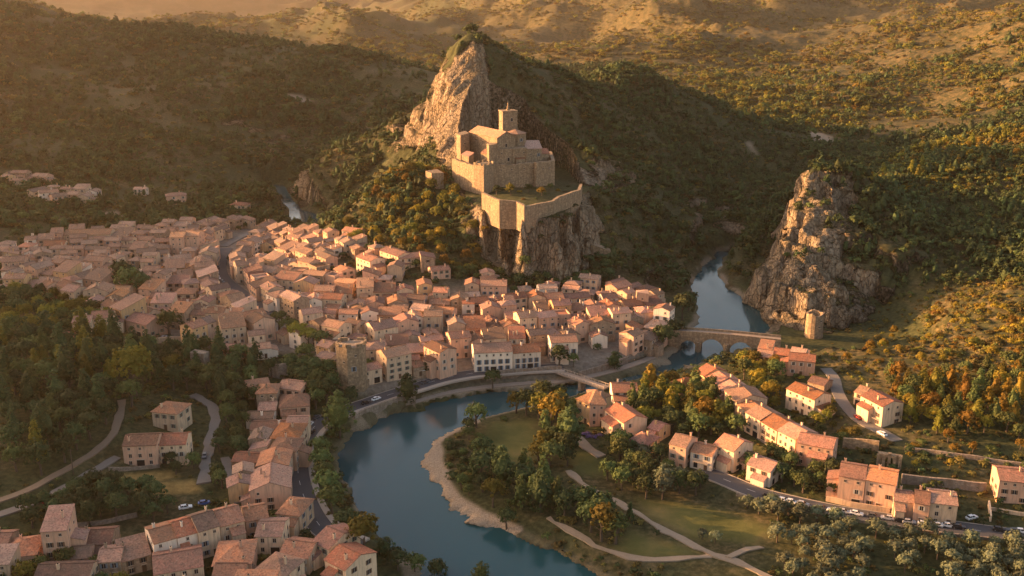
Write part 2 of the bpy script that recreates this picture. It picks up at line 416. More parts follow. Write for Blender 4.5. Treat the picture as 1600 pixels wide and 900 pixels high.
def rock_color(N, P, Pz):
    """limestone: pale warm body, grey weathering, dark cracks and streaks down the faces, tufts on ledges"""
    streak = N.noise(N.mapping(P, (0.26, 0.26, 0.06)), 1.0, 6, 0.65, 0.8)
    big = N.noise(P, 0.05, 4, 0.6)
    fine = N.noise(P, 0.6, 6, 0.7)
    wob = N.n('ShaderNodeMix', data_type='RGBA', blend_type='ADD'); wob.inputs[0].default_value = 1.0
    N.l(N.mapping(P, (0.30, 0.30, 0.13)), wob.inputs[6])
    nz = N.n('ShaderNodeTexNoise'); nz.inputs['Scale'].default_value = 0.12; nz.inputs['Detail'].default_value = 5; N.l(P, nz.inputs['Vector']); N.l(nz.outputs['Color'], wob.inputs[7])
    vo = N.n('ShaderNodeTexVoronoi'); vo.feature = 'DISTANCE_TO_EDGE'; vo.inputs['Scale'].default_value = 1.3; N.l(wob.outputs[2], vo.inputs['Vector'])
    crack = N.ramp(vo.outputs['Distance'], [(0.0, 1.0), (0.10, 0.0)])
    c = N.ramp(streak, [(0.30, (0.13, 0.10, 0.076)), (0.43, (0.39, 0.30, 0.21)), (0.56, (0.55, 0.43, 0.30)), (0.74, (0.62, 0.51, 0.385))])
    c2 = N.ramp(big, [(0.35, (0.34, 0.27, 0.20)), (0.62, (0.52, 0.36, 0.21))])
    c = N.mix(0.4, c, c2)
    c = N.mix(N.math('MULTIPLY', crack, 0.38), c, (0.07, 0.055, 0.042))
    c = N.mix(N.ramp(fine, [(0.36, 0.75), (0.52, 0.0)]), c, (0.085, 0.075, 0.05))
    sep = N.n('ShaderNodeSeparateXYZ'); N.l(N.n('ShaderNodeNewGeometry').outputs['Normal'], sep.inputs[0])
    tuft = N.math('MULTIPLY', N.ramp(N.math('ADD', sep.outputs[2], N.math('MULTIPLY', N.math('SUBTRACT', fine, 0.5), 1.6)), [(0.45, 0.0), (0.75, 1.0)]), N.ramp(big, [(0.40, 0.2), (0.6, 1.0)]))
    c = N.mix(N.math('MULTIPLY', tuft, 0.6), c, (0.06, 0.06, 0.022))
    h = N.math('ADD', N.math('ADD', N.math('MULTIPLY', streak, 2.2), fine), N.math('MULTIPLY', crack, -0.8))
    return c, h
# ------------------------------------------------------------------ roads (they shape the ground, so they come first)
def road(name, px, w, dz=0.0, lift=0.5, smoothz=9):
    pts = [hit(a, b) for a, b in px]
    L = smooth_line(pts, 3.0)
    P = np.array(L)
    z = H(P[:, 0], P[:, 1], False) + lift + dz
    n = len(z)
    zz = np.array([z[max(0, i - smoothz):i + smoothz + 1].mean() for i in range(n)])
    P[:, 2] = np.maximum(zz, 1.7)
    ROADS.append((name, [tuple(p) for p in P], w))
    return P

ROAD_DEFS = [
    ('quay_road', [(560, 862), (535, 850), (505, 830), (482, 795), (468, 755), (466, 720), (475, 690), (492, 668), (518, 652), (548, 642), (575, 634), (605, 622), (650, 606), (700, 592), (760, 583), (830, 577), (880, 578)], 7.5),
    ('riverside_promenade', [(640, 633), (690, 617), (760, 606), (830, 599), (885, 594), (935, 586), (985, 573), (1020, 560)], 4.0),
    ('orchard_road', [(1090, 738), (1130, 752), (1180, 773), (1240, 788), (1310, 802), (1400, 817), (1500, 830), (1640, 845)], 8.0),
    ('hillside_road', [(1402, 690), (1375, 675), (1345, 660), (1322, 640), (1308, 615), (1303, 592), (1290, 577)], 5.0),
    ('village_street', [(1160, 668), (1195, 690), (1240, 715), (1300, 735)], 5.0),
    ('park_path', [(888, 738), (915, 762), (960, 785), (1005, 812), (1050, 838), (1100, 862), (1150, 881), (1200, 905), (1240, 925)], 2.6),
    ('park_path', [(1112, 868), (1060, 875), (1005, 877), (965, 870), (930, 856), (890, 832), (855, 812)], 1.9),
    ('park_path', [(1138, 873), (1165, 862), (1190, 857)], 1.9),
    ('garden_path', [(893, 668), (905, 690), (925, 706), (940, 716)], 4.0),
    ('dirt_track', [(-20, 792), (40, 772), (90, 745), (140, 715), (172, 688), (188, 650), (190, 625)], 3.0),
    ('lane', [(-20, 812), (30, 798), (70, 782), (105, 765), (140, 742), (185, 716)], 3.8),
    ('lane', [(300, 612), (325, 630), (338, 655), (328, 695), (318, 760)], 3.8),
    ('lane', [(352, 715), (360, 750), (372, 790)], 3.0),
    ('main_street', [(352, 390), (345, 405), (342, 420), (348, 438), (372, 458), (405, 480), (430, 500)], 9.0),
    ('bank_road', [(350, 385), (380, 370), (410, 357), (430, 345)], 5.0),
]
ROAD_PTS = []
for nm, px, w in ROAD_DEFS:
    ROAD_PTS.append(road(nm, px, w))

# ------------------------------------------------------------------ terrain mesh: a fan of cells that grow with distance
def build_axis_r():
    r = [140.0]
    while r[-1] < 7000:
        x = r[-1]
        if x < 500: d = 0.0042 * x
        elif x < 790: d = 1.25
        elif x < 1700: d = 0.0042 * x
        else: d = 0.009 * x
        r.append(x + d)
    return np.array(r)
RR = build_axis_r()
th = list(np.arange(-0.56, 0.5601, 0.0019))
a = 0.0025
while th[-1] < 1.30: th.append(th[-1] + a); a *= 1.12 if a < 0.03 else 1
a = 0.0025
while th[0] > -1.54: th.insert(0, th[0] - a); a *= 1.12 if a < 0.03 else 1
TH = np.array(th)
TT, RG = np.meshgrid(TH, RR)
GX, GY = RG * np.sin(TT), RG * np.cos(TT)
shp = GX.shape
GZ = H(GX.ravel(), GY.ravel()).reshape(shp)
gzr, gzc = np.gradient(GZ)
dr = np.gradient(RR)[:, None]; dc = np.gradient(TH)[None] * RG
SL = np.hypot(gzr / dr, gzc / dc)
steep = sstep(0.6, 1.3, SL)
# crags: steep ground is pushed sideways by a 3d noise so that ledges and ribs form
nx = gzr / dr * np.sin(TT) + gzc / dc * np.cos(TT); ny = gzr / dr * np.cos(TT) - gzc / dc * np.sin(TT)
nn = np.maximum(np.hypot(nx, ny), 1e-6)
q = fbm3(GX, GY, GZ * 0.5, 16, 5, 31) * 8.5 + (0.35 - np.abs(fbm3(GX, GY, GZ * 0.35, 9, 4, 33))) * 6.0
built = sstep(-7, -12, sdf(GX.ravel(), GY.ravel(), UPPER)).reshape(shp)
sdt = sdf(GX.ravel(), GY.ravel(), TERRACE).reshape(shp)
built = np.minimum(built, sstep(-1.5, -6, sdt))
q = q * steep * (RG < 1000) * built
VX, VY = GX - nx / nn * q, GY - ny / nn * q
VZ = GZ + built * steep * (RG < 1000) * 2.2 * fbm3(GX, GY, GZ, 7, 3, 41)
NRW, NC = shp
idx = np.arange(NRW * NC).reshape(shp)
quads = np.stack([idx[:-1, :-1], idx[:-1, 1:], idx[1:, 1:], idx[1:, :-1]], -1).reshape(-1, 4)
fx = (GX[:-1, :-1] + GX[1:, 1:]).ravel() / 2; fy = (GY[:-1, :-1] + GY[1:, 1:]).ravel() / 2
fz = (GZ[:-1, :-1] + GZ[1:, 1:]).ravel() / 2
fr = np.hypot(fx, fy)

# rock shows where it is steep, plus patches of bare stone
pn = fbm2(GX, GY, 60, 5, 51)
PXX = 800 + FPX * GX / np.maximum(GY * CP + (CAM_H - GZ) * SP, 1)
PYY = 450 - FPX * (GY * SP - (CAM_H - GZ) * CP) / np.maximum(GY * CP + (CAM_H - GZ) * SP, 1)
rockok = np.zeros(shp)
for poly, wgt in ROCKAREAS:
    # these outlines only choose which steep ground is bare stone
    Q = [(a, b) for a, b in poly]
    d_ = sdf(PXX.ravel(), PYY.ravel(), Q).reshape(shp)
    rockok = np.maximum(rockok, wgt * sstep(-9, 6, d_))
rockok = rockok * (RG < 1400)
rockv = np.clip(rockok * sstep(0.45, 0.95, SL + 0.35 * (rockok > 0.9) + 0.3 * (rockok > 0.4) * (rockok < 0.9) + 0.5 * fbm2(GX, GY, 16, 4, 52) + 0.5 * (rockok > 0.1) * (rockok < 0.9) * fbm2(GX, GY, 30, 3, 57)) + 0.5 * sstep(1.7, 2.6, SL) * (RG < 900), 0, 1)
sandy = np.zeros(shp)
gravel = seg_dist(GX.ravel(), GY.ravel(), wz([(742, 662), (718, 672), (694, 684), (681, 696), (678, 722), (695, 762), (724, 790), (765, 816), (806, 832)]))[0].reshape(shp)
sandy = sstep(3.4, 1.6, gravel + 2.0 * fbm2(GX, GY, 12, 3, 53))
riv = sdf(GX.ravel(), GY.ravel(), RIVER).reshape(shp)
shore = sstep(-3.5, -1.2, riv) * (0.3 + 0.7 * (fbm2(GX, GY, 14, 3, 54) > 0))
sandy = np.maximum(sandy, 0.7 * shore * (riv < 3))
for m in ([(1252, 204), (1275, 202), (1312, 224), (1300, 232), (1272, 218)], [(440, 147), (470, 149), (497, 158), (468, 163)], [(1165, 222), (1172, 222), (1185, 240), (1178, 240)], [(0, 272), (60, 276), (50, 286), (0, 284)], [(40, 302), (75, 296), (82, 322), (45, 322)], [(150, 334), (185, 328), (190, 340), (160, 342)]):
    sandy = np.maximum(sandy, 0.85 * sstep(-4, 5, sdf(GX.ravel(), GY.ravel(), [tuple(hit(a, b)[:2]) for a, b in m]).reshape(shp) + 5 * fbm2(GX, GY, 14, 3, 58)))
TOWNPOLY = [tuple(hit(a, b)[:2]) for a, b in [(0, 395), (120, 370), (280, 358), (400, 352), (520, 368), (640, 410), (760, 440), (880, 450), (1000, 455), (1055, 500), (985, 575), (880, 590), (700, 600), (560, 620), (520, 590), (480, 555), (330, 545), (180, 500), (60, 460), (0, 470)]]
town = sstep(-4, 6, sdf(GX.ravel(), GY.ravel(), TOWNPOLY)).reshape(shp)
town = town * np.where(GX > -110, sstep(20, 14, GZ), sstep(30, 22, GZ))
MEADOWS = [[(770, 660), (835, 655), (850, 700), (800, 745), (755, 720), (745, 690)], [(985, 830), (1045, 848), (1090, 862), (1050, 872), (990, 872), (960, 855)], [(880, 705), (935, 705), (950, 745), (900, 740)],
           [(1000, 780), (1060, 785), (1130, 800), (1220, 830), (1180, 850), (1080, 840), (1010, 805)]]
mead = np.zeros(shp)
for m in MEADOWS:
    mead = np.maximum(mead, sstep(-4, 4, sdf(GX.ravel(), GY.ravel(), [tuple(hit(a, b)[:2]) for a, b in m])).reshape(shp))
FIELDS = [[(160, 742), (265, 735), (285, 745), (225, 757), (160, 757)], [(205, 758), (300, 748), (315, 768), (215, 774)]]
fieldm = np.zeros(shp)
for m in FIELDS:
    fieldm = np.maximum(fieldm, sstep(-1.5, 1.5, sdf(GX.ravel(), GY.ravel(), [tuple(hit(a, b)[:2]) for a, b in m])).reshape(shp))
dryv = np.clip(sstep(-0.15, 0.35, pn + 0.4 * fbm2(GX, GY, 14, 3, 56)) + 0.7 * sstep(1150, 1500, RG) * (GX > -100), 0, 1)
sunlit_goldv = np.clip(sstep(1000, 1350, RG) * sstep(-150, 50, GX) + sstep(110, 145, GX) * sstep(375, 395, GY) * sstep(530, 500, GY) * sstep(9, 12, GZ), 0, 1)  # dry golden grass, with sunlight on the sunny slopes put into its colour

def terrain_material():
    N = NT('valley_ground')
    P = N.pos('World')
    n1 = N.noise(P, 0.05, 6, 0.6); n2 = N.noise(P, 0.5, 5, 0.65); n3 = N.noise(P, 2.2, 3, 0.6)
    soil = N.ramp(n2, [(0.30, (0.030, 0.030, 0.013)), (0.5, (0.062, 0.054, 0.024)), (0.68, (0.13, 0.10, 0.054))])
    scrub = N.ramp(n2, [(0.35, (0.022, 0.028, 0.011)), (0.6, (0.06, 0.062, 0.026))])
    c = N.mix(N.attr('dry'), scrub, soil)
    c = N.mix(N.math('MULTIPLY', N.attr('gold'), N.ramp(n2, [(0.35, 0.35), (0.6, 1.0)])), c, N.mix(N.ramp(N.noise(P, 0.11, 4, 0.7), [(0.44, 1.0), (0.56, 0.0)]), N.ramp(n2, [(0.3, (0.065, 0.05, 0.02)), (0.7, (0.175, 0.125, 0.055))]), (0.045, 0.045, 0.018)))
    c = N.mix(N.math('MULTIPLY', N.attr('meadow'), 0.9), c, N.ramp(n1, [(0.32, (0.06, 0.065, 0.019)), (0.5, (0.10, 0.10, 0.031)), (0.7, (0.18, 0.14, 0.055))]))
    c = N.mix(N.attr('crop'), c, N.ramp(n2, [(0.3, (0.15, 0.10, 0.035)), (0.7, (0.30, 0.20, 0.07))]))
    c = N.mix(N.math('MULTIPLY', N.attr('town'), 0.85), c, N.ramp(n2, [(0.3, (0.13, 0.105, 0.085)), (0.7, (0.27, 0.22, 0.175))]))
    c = N.mix(N.attr('sandy'), c, N.ramp(n3, [(0.3, (0.17, 0.13, 0.09)), (0.7, (0.36, 0.28, 0.20))]))
    rc, rh = rock_color(N, P, None)
    edge = N.math('ADD', N.attr('rock'), N.math('MULTIPLY', N.math('SUBTRACT', n2, 0.5), 1.2))
    rk = N.ramp(edge, [(0.35, 0.0), (0.6, 1.0)])
    c = N.mix(rk, c, rc)
    b = N.bump(N.math('MULTIPLY', rh, rk), 1.0, 3.2)
    b = N.bump(n2, 0.4, 0.6, b)
    return N.fin(c, 0.95, b, 0.1)
M_TERRAIN = terrain_material()

# one grid, cut into the pieces a viewer would name
sd_castle = sdf(fx, fy, [tuple(v) for v in np.array([[-75, 640], [-62, 590], [-20, 545], [20, 528], [60, 545], [62, 620], [45, 720], [40, 760], [-60, 800], [-110, 790], [-60, 720]])])
sd_cliff = sdf(fx, fy, [(132, 530), (160, 505), (200, 498), (215, 540), (225, 600), (260, 700), (240, 780), (190, 740), (150, 640)])
region = np.zeros(len(fx), int)
region[(fr > 830) | ((fz > 24) & (fr > 640))] = 1
region[fr > 1750] = 2
region[(fz > 24) & (fx > 90) & (fr < 900) & (fr > 480)] = 5
region[(sd_castle > 0) & (fz > 14)] = 3
region[(sd_cliff > 0) & (fz > 1)] = 4
ATT = dict(gold=sunlit_goldv, rock=rockv, dry=dryv, meadow=mead, crop=fieldm, town=town, sandy=sandy)
for rid, nm in enumerate(['ground', 'wooded_hills', 'distant_mountains', 'castle_rock', 'gorge_cliff', 'pine_hillside']):
    f = quads[region == rid]
    if len(f) == 0: continue
    used, inv = np.unique(f, return_inverse=True)
    me = bpy.data.meshes.new(nm)
    me.vertices.add(len(used)); me.loops.add(f.size); me.polygons.add(len(f))
    co = np.stack([VX.ravel()[used], VY.ravel()[used], VZ.ravel()[used]], 1)
    me.vertices.foreach_set('co', co.ravel())
    me.loops.foreach_set('vertex_index', inv.ravel().astype(np.int32))
    me.polygons.foreach_set('loop_start', np.arange(0, f.size, 4, dtype=np.int32))
    me.polygons.foreach_set('use_smooth', np.ones(len(f), bool))
    for k, v in ATT.items():
        at = me.attributes.new(k, 'FLOAT', 'POINT'); at.data.foreach_set('value', v.ravel()[used].astype(np.float32))
    me.materials.append(M_TERRAIN)
    me.update(calc_edges=True); me.validate()
    tag(link(nm, me), kind='structure')

# ------------------------------------------------------------------ water
def water_material():
    N = NT('river_water')
    P = N.pos('World')
    w = N.noise(P, 0.35, 4, 0.6); w2 = N.noise(N.mapping(P, (1, 0.6, 1)), 0.04, 3, 0.5)
    b = N.bump(w, 0.14, 0.25)
    N.b.inputs['IOR'].default_value = 1.33
    c = N.mix(w2, (0.009, 0.048, 0.057), (0.014, 0.060, 0.070))
    ru = N.ramp(N.noise(N.mapping(P, (1, 0.35, 1)), 0.05, 4, 0.6), [(0.4, 0.05), (0.62, 0.22)])
    N.fin(c, ru, b, 0.5)
    return N.m
xs = np.linspace(-420, 420, 15); ys = np.linspace(150, 1050, 16)
v = [(x, y, 0) for y in ys for x in xs]
f = [(j * 15 + i, j * 15 + i + 1, (j + 1) * 15 + i + 1, (j + 1) * 15 + i) for j in range(15) for i in range(14)]
tag(link('river_water', mesh_from('river_water', v, f, [water_material()])), kind='structure')

# ------------------------------------------------------------------ road ribbons
def surf_mat(name, c0, c1, rough=0.9, scale=0.8):
    N = NT(name); P = N.pos('World')
    n = N.noise(P, scale, 5, 0.65); n2 = N.noise(P, 0.08, 3, 0.5)
    c = N.mix(N.math('MULTIPLY', N.math('ADD', n, n2), 0.5), c0, c1)
    return N.fin(c, rough, N.bump(n, 0.3, 0.05), 0.2)
M_ASPHALT = surf_mat('asphalt', (0.045, 0.045, 0.05), (0.105, 0.10, 0.10))
M_PAVE = surf_mat('pale_paving', (0.16, 0.125, 0.10), (0.34, 0.27, 0.21))
M_PATH = surf_mat('path_gravel', (0.15, 0.12, 0.085), (0.34, 0.27, 0.20))
M_DIRT = surf_mat('dirt_road', (0.11, 0.08, 0.055), (0.26, 0.19, 0.13))
M_LANE = surf_mat('worn_lane', (0.10, 0.088, 0.075), (0.23, 0.20, 0.17))
M_KERB = surf_mat('kerb_stone', (0.25, 0.21, 0.17), (0.42, 0.35, 0.29))
M_PAINT = surf_mat('road_paint', (0.5, 0.48, 0.45), (0.75, 0.72, 0.68))
RMAT = dict(quay_road=M_ASPHALT, orchard_road=M_ASPHALT, main_street=M_ASPHALT, hillside_road=M_LANE, village_street=M_LANE, riverside_promenade=M_PAVE, park_path=M_PATH, garden_path=M_PATH, dirt_track=M_DIRT, lane=M_LANE, bank_road=M_LANE)

def ribbon(P, off0, off1, dz):
    T = np.gradient(P[:, :2], axis=0); T /= np.maximum(np.linalg.norm(T, axis=1)[:, None], 1e-6)
    Nn = np.stack([T[:, 1], -T[:, 0]], 1)
    A = np.concatenate([P[:, :2] + Nn * off0, P[:, 2:3] + dz], 1); B = np.concatenate([P[:, :2] + Nn * off1, P[:, 2:3] + dz], 1)
    return A, B
def ribbon_mesh(P, off0, off1, dz, thick=0.0, rag=0.0):
    A, B = ribbon(P, off0, off1, dz); n = len(P)
    if rag > 0:
        A[:, :2] += (rag * noise2(np.arange(n) * 0.9, np.full(n, off0)))[:, None] * 0.7; B[:, :2] += (rag * noise2(np.arange(n) * 0.8, np.full(n, off1 + 9)))[:, None] * 0.7
    if thick == 0:
        v = np.concatenate([A, B]); f = [(i, i + 1, n + i + 1, n + i) for i in range(n - 1)]
    else:
        A2, B2 = A.copy(), B.copy(); A2[:, 2] -= thick; B2[:, 2] -= thick
        v = np.concatenate([A, B, B2, A2]); f = []
        for i in range(n - 1):
            for k in range(4): f.append((k * n + i, k * n + i + 1, ((k + 1) % 4) * n + i + 1, ((k + 1) % 4) * n + i))
        f += [(0, n, 2 * n, 3 * n), (n - 1, 4 * n - 1, 3 * n - 1, 2 * n - 1)]
    return v, f
for k, ((nm, px, w), P) in enumerate(zip(ROAD_DEFS, ROAD_PTS)):
    jw = w / 2
    v, f = ribbon_mesh(P, -jw, jw, 0.34 + 0.012 * k, 0.7, 0.9 if 'path' in nm or nm in ('dirt_track', 'lane') else 0)
    tag(link(nm, mesh_from(nm, v, f, [RMAT[nm]])), kind='structure')
    if nm in ('quay_road', 'orchard_road'):
        for sgn in (-1, 1):
            v, f = ribbon_mesh(P, sgn * jw, sgn * (jw + (0.3 if sgn < 0 or nm == 'orchard_road' else 2.2)), 0.48 + 0.012 * k, 0.8)
            tag(link('pavement_kerb', mesh_from('pavement_kerb', v, f, [M_KERB])), kind='structure')
        V, F = [], []
        A, B = ribbon(P, -0.07, 0.07, 0.35 + 0.012 * k)
        for i in range(0, len(P) - 1, 3):
            b = len(V); V += [A[i], A[i + 1], B[i + 1], B[i]]; F.append((b, b + 1, b + 2, b + 3))
        tag(link('road_marking', mesh_from('road_marking', V, F, [M_PAINT])), kind='structure')

# ------------------------------------------------------------------ sky, sun, air
SUN_EL, SUN_AZ = math.radians(10.5), math.radians(-74.0)      # azimuth clockwise from +Y
W = bpy.data.worlds.new('World'); SC.world = W; W.use_nodes = True
wt = W.node_tree; bg = wt.nodes['Background']
sky = wt.nodes.new('ShaderNodeTexSky'); sky.sky_type = 'NISHITA'; sky.sun_disc = False
sky.sun_elevation = SUN_EL; sky.sun_rotation = SUN_AZ
sky.altitude = 200; sky.air_density = 1.0; sky.dust_density = 4.0; sky.ozone_density = 1.0
tint = wt.nodes.new('ShaderNodeMix'); tint.data_type = 'RGBA'; tint.blend_type = 'MULTIPLY'
tint.inputs[0].default_value = 1.0; tint.inputs[7].default_value = (1.0, 0.82, 0.72, 1)
wt.links.new(sky.outputs[0], tint.inputs[6]); wt.links.new(tint.outputs[2], bg.inputs[0])
bg.inputs[1].default_value = 0.13
sl = bpy.data.lights.new('sun', 'SUN'); sl.energy = 5.0; sl.angle = math.radians(0.6); sl.color = (1.0, 0.52, 0.21)
so = link('sun', sl)
sd = Vector((math.sin(SUN_AZ) * math.cos(SUN_EL), math.cos(SUN_AZ) * math.cos(SUN_EL), math.sin(SUN_EL)))
so.rotation_euler = sd.to_track_quat('Z', 'Y').to_euler(); so.location = (-300, 0, 500)
SC.view_settings.view_transform = 'Standard'; SC.view_settings.look = 'None'
SC.view_settings.exposure = 2.15; SC.view_settings.gamma = 1.0; SC.view_settings.use_curve_mapping = False

hz = bpy.data.materials.new('evening_haze'); hz.use_nodes = True
ht = hz.node_tree; ht.nodes.clear()
ho = ht.nodes.new('ShaderNodeOutputMaterial'); hv = ht.nodes.new('ShaderNodeVolumePrincipled')
hv.inputs['Color'].default_value = (1.0, 0.79, 0.58, 1); hv.inputs['Density'].default_value = 0.000031; hv.inputs['Anisotropy'].default_value = 0.6
ht.links.new(hv.outputs[0], ho.inputs['Volume'])
x0, x1, y0, y1, z0, z1 = -7200, 7200, -400, 7300, -8, 640
v = [(x, y, z) for z in (z0, z1) for y in (y0, y1) for x in (x0, x1)]
f = [(0, 2, 3, 1), (4, 5, 7, 6), (0, 1, 5, 4), (2, 6, 7, 3), (0, 4, 6, 2), (1, 3, 7, 5)]
haze = tag(link('haze', mesh_from('haze', v, f, [hz])), kind='stuff')
# ------------------------------------------------------------------ building materials
def plaster(name, c0, c1, stain=0.7):
    N = NT(name); P = N.pos('World')
    rnd = N.n('ShaderNodeObjectInfo').outputs['Random']
    n = N.noise(P, 0.35, 5, 0.65); n2 = N.noise(N.mapping(P, (1.3, 1.3, 0.18)), 1.0, 4, 0.6); n3 = N.noise(P, 3.0, 3, 0.6)
    c = N.mix(n, c0, c1)
    c = N.mix(N.math('MULTIPLY', N.ramp(n2, [(0.45, 0.0), (0.75, 1.0)]), stain), c, (0.20, 0.155, 0.12))
    hs = N.n('ShaderNodeHueSaturation'); N.l(c, hs.inputs['Color'])
    N.l(N.math('ADD', N.math('MULTIPLY', rnd, 0.35), 0.82), hs.inputs['Value'])
    return N.fin(hs.outputs[0], 0.92, N.bump(n3, 0.35, 0.06), 0.15)

def stone(name, c0, c1, c2, scale=1.0):
    """rough coursed masonry"""
    N = NT(name); P = N.pos('World')
    br = N.n('ShaderNodeTexVoronoi'); br.inputs['Scale'].default_value = 1.5 * scale; br.distance = 'CHEBYCHEV'
    N.l(N.mapping(P, (1, 1, 1.7)), br.inputs['Vector'])
    n = N.noise(P, 0.22, 5, 0.65); n2 = N.noise(N.mapping(P, (0.8, 0.8, 0.12)), 1.0, 4, 0.6); n3 = N.noise(P, 0.9, 5, 0.7)
    c = N.mix(n, c0, c1)
    c = N.mix(N.math('MULTIPLY', N.ramp(n3, [(0.38, 0.0), (0.58, 1.0)]), 0.8), c, c2)
    c = N.mix(N.math('MULTIPLY', N.ramp(br.outputs['Distance'], [(0.3, 0.0), (0.7, 1.0)]), 0.35), c, (0.12, 0.095, 0.075))
    c = N.mix(N.math('MULTIPLY', N.ramp(n2, [(0.46, 0.0), (0.66, 1.0)]), 0.65), c, (0.15, 0.11, 0.075))
    return N.fin(c, 0.95, N.bump(N.math('ADD', br.outputs['Distance'], n3), 0.7, 0.12), 0.1)

def tiles(name, c0, c1, c2):
    """clay pantiles: courses run up the slope (object z drives the rows), single tiles vary"""
    N = NT(name); P = N.pos('Object')
    rnd = N.n('ShaderNodeObjectInfo').outputs['Random']
    uv = N.n('ShaderNodeUVMap').outputs[0]
    wv = N.n('ShaderNodeTexWave', wave_type='BANDS', bands_direction='X'); wv.inputs['Scale'].default_value = 1.1; wv.inputs['Distortion'].default_value = 0.6
    N.l(uv, wv.inputs['Vector'])
    vo = N.n('ShaderNodeTexVoronoi'); vo.inputs['Scale'].default_value = 2.6; N.l(N.mapping(uv, (1, 0.55, 1)), vo.inputs['Vector'])
    W_ = N.pos('World')
    n = N.noise(W_, 0.5, 5, 0.7); n2 = N.noise(W_, 0.13, 3, 0.6)
    sep = N.n('ShaderNodeSeparateColor'); N.l(vo.outputs['Color'], sep.inputs[0])
    c = N.mix(sep.outputs[0], c0, c1)
    c = N.mix(N.ramp(n, [(0.40, 0.0), (0.60, 0.95)]), c, c2)
    n4 = N.noise(W_, 1.7, 3, 0.7); c = N.mix(N.ramp(n4, [(0.36, 0.7), (0.5, 0.0)]), c, (0.10, 0.065, 0.048)); c = N.mix(N.ramp(n4, [(0.56, 0.0), (0.72, 0.5)]), c, (0.52, 0.36, 0.25))
    c = N.mix(N.math('MULTIPLY', N.ramp(n2, [(0.45, 0.0), (0.7, 1.0)]), 0.45), c, (0.15, 0.10, 0.075))
    c = N.mix(N.math('MULTIPLY', N.ramp(wv.outputs['Fac'], [(0.0, 1.0), (0.35, 0.0)]), 0.55), c, (0.07, 0.04, 0.03))
    hs = N.n('ShaderNodeHueSaturation'); N.l(c, hs.inputs['Color'])
    N.l(N.math('ADD', N.math('MULTIPLY', rnd, 0.75), 0.6), hs.inputs['Value'])
    r2 = N.math('FRACT', N.math('MULTIPLY', rnd, 7.31)); r3 = N.math('FRACT', N.math('MULTIPLY', rnd, 13.7))
    N.l(N.math('ADD', N.math('MULTIPLY', r2, 0.3), 0.76), hs.inputs['Saturation']); N.l(N.math('ADD', N.math('MULTIPLY', r3, 0.018), 0.491), hs.inputs['Hue'])
    return N.fin(hs.outputs[0], 0.9, N.bump(wv.outputs['Fac'], 0.6, 0.12), 0.15)

WALLS = {'cream': plaster('cream_plaster', (0.562, 0.398, 0.258), (0.674, 0.485, 0.322)), 'pink': plaster('pink_plaster', (0.518, 0.295, 0.198), (0.595, 0.372, 0.248)),
         'ochre': plaster('ochre_plaster', (0.562, 0.336, 0.156), (0.629, 0.402, 0.212)), 'sand': plaster('sand_plaster', (0.472, 0.320, 0.207), (0.562, 0.398, 0.266)),
         'white': plaster('white_plaster', (0.674, 0.537, 0.414), (0.764, 0.619, 0.477), 0.35), 'stone': stone('rubble_stone', (0.370, 0.258, 0.171), (0.472, 0.331, 0.216), (0.269, 0.185, 0.124))}
ROOFS = {'russet': tiles('russet_tiles', (0.356, 0.133, 0.067), (0.451, 0.184, 0.096), (0.294, 0.146, 0.082)), 'orange': tiles('orange_tiles', (0.472, 0.163, 0.067), (0.555, 0.223, 0.100), (0.388, 0.180, 0.096)),
         'brown': tiles('brown_tiles', (0.230, 0.108, 0.065), (0.325, 0.153, 0.089), (0.210, 0.124, 0.078)), 'faded': tiles('faded_pink_tiles', (0.430, 0.201, 0.118), (0.503, 0.257, 0.154), (0.367, 0.214, 0.136))}
M_CASTLE = stone('castle_stone', (0.31, 0.22, 0.135), (0.46, 0.34, 0.215), (0.17, 0.12, 0.075), 0.5)
M_QUAY = stone('quay_stone', (0.27, 0.215, 0.165), (0.37, 0.295, 0.225), (0.18, 0.145, 0.115), 0.8)
def flat(name, c, rough=0.6, metallic=0.0, spec=0.3):
    N = NT(name); n = N.noise(N.pos('Object'), 3.0, 3, 0.6)
    return N.fin(N.mix(n, tuple(k * 0.8 for k in c), tuple(min(1, k * 1.15) for k in c)), rough, None, spec, metallic)
M_PANE = flat('dark_pane', (0.022, 0.024, 0.028), 0.25, 0, 0.5)
M_DARK = flat('dark_opening', (0.016, 0.013, 0.011), 0.9)
M_FRAME = flat('window_surround', (0.48, 0.38, 0.29), 0.85)
SHUT = [flat('grey_green_shutter', (0.16, 0.17, 0.13), 0.7), flat('brown_shutter', (0.13, 0.075, 0.045), 0.7), flat('blue_grey_shutter', (0.17, 0.20, 0.23), 0.7), flat('pale_shutter', (0.42, 0.37, 0.31), 0.7)]
M_DOOR = flat('wooden_door', (0.11, 0.06, 0.035), 0.7)

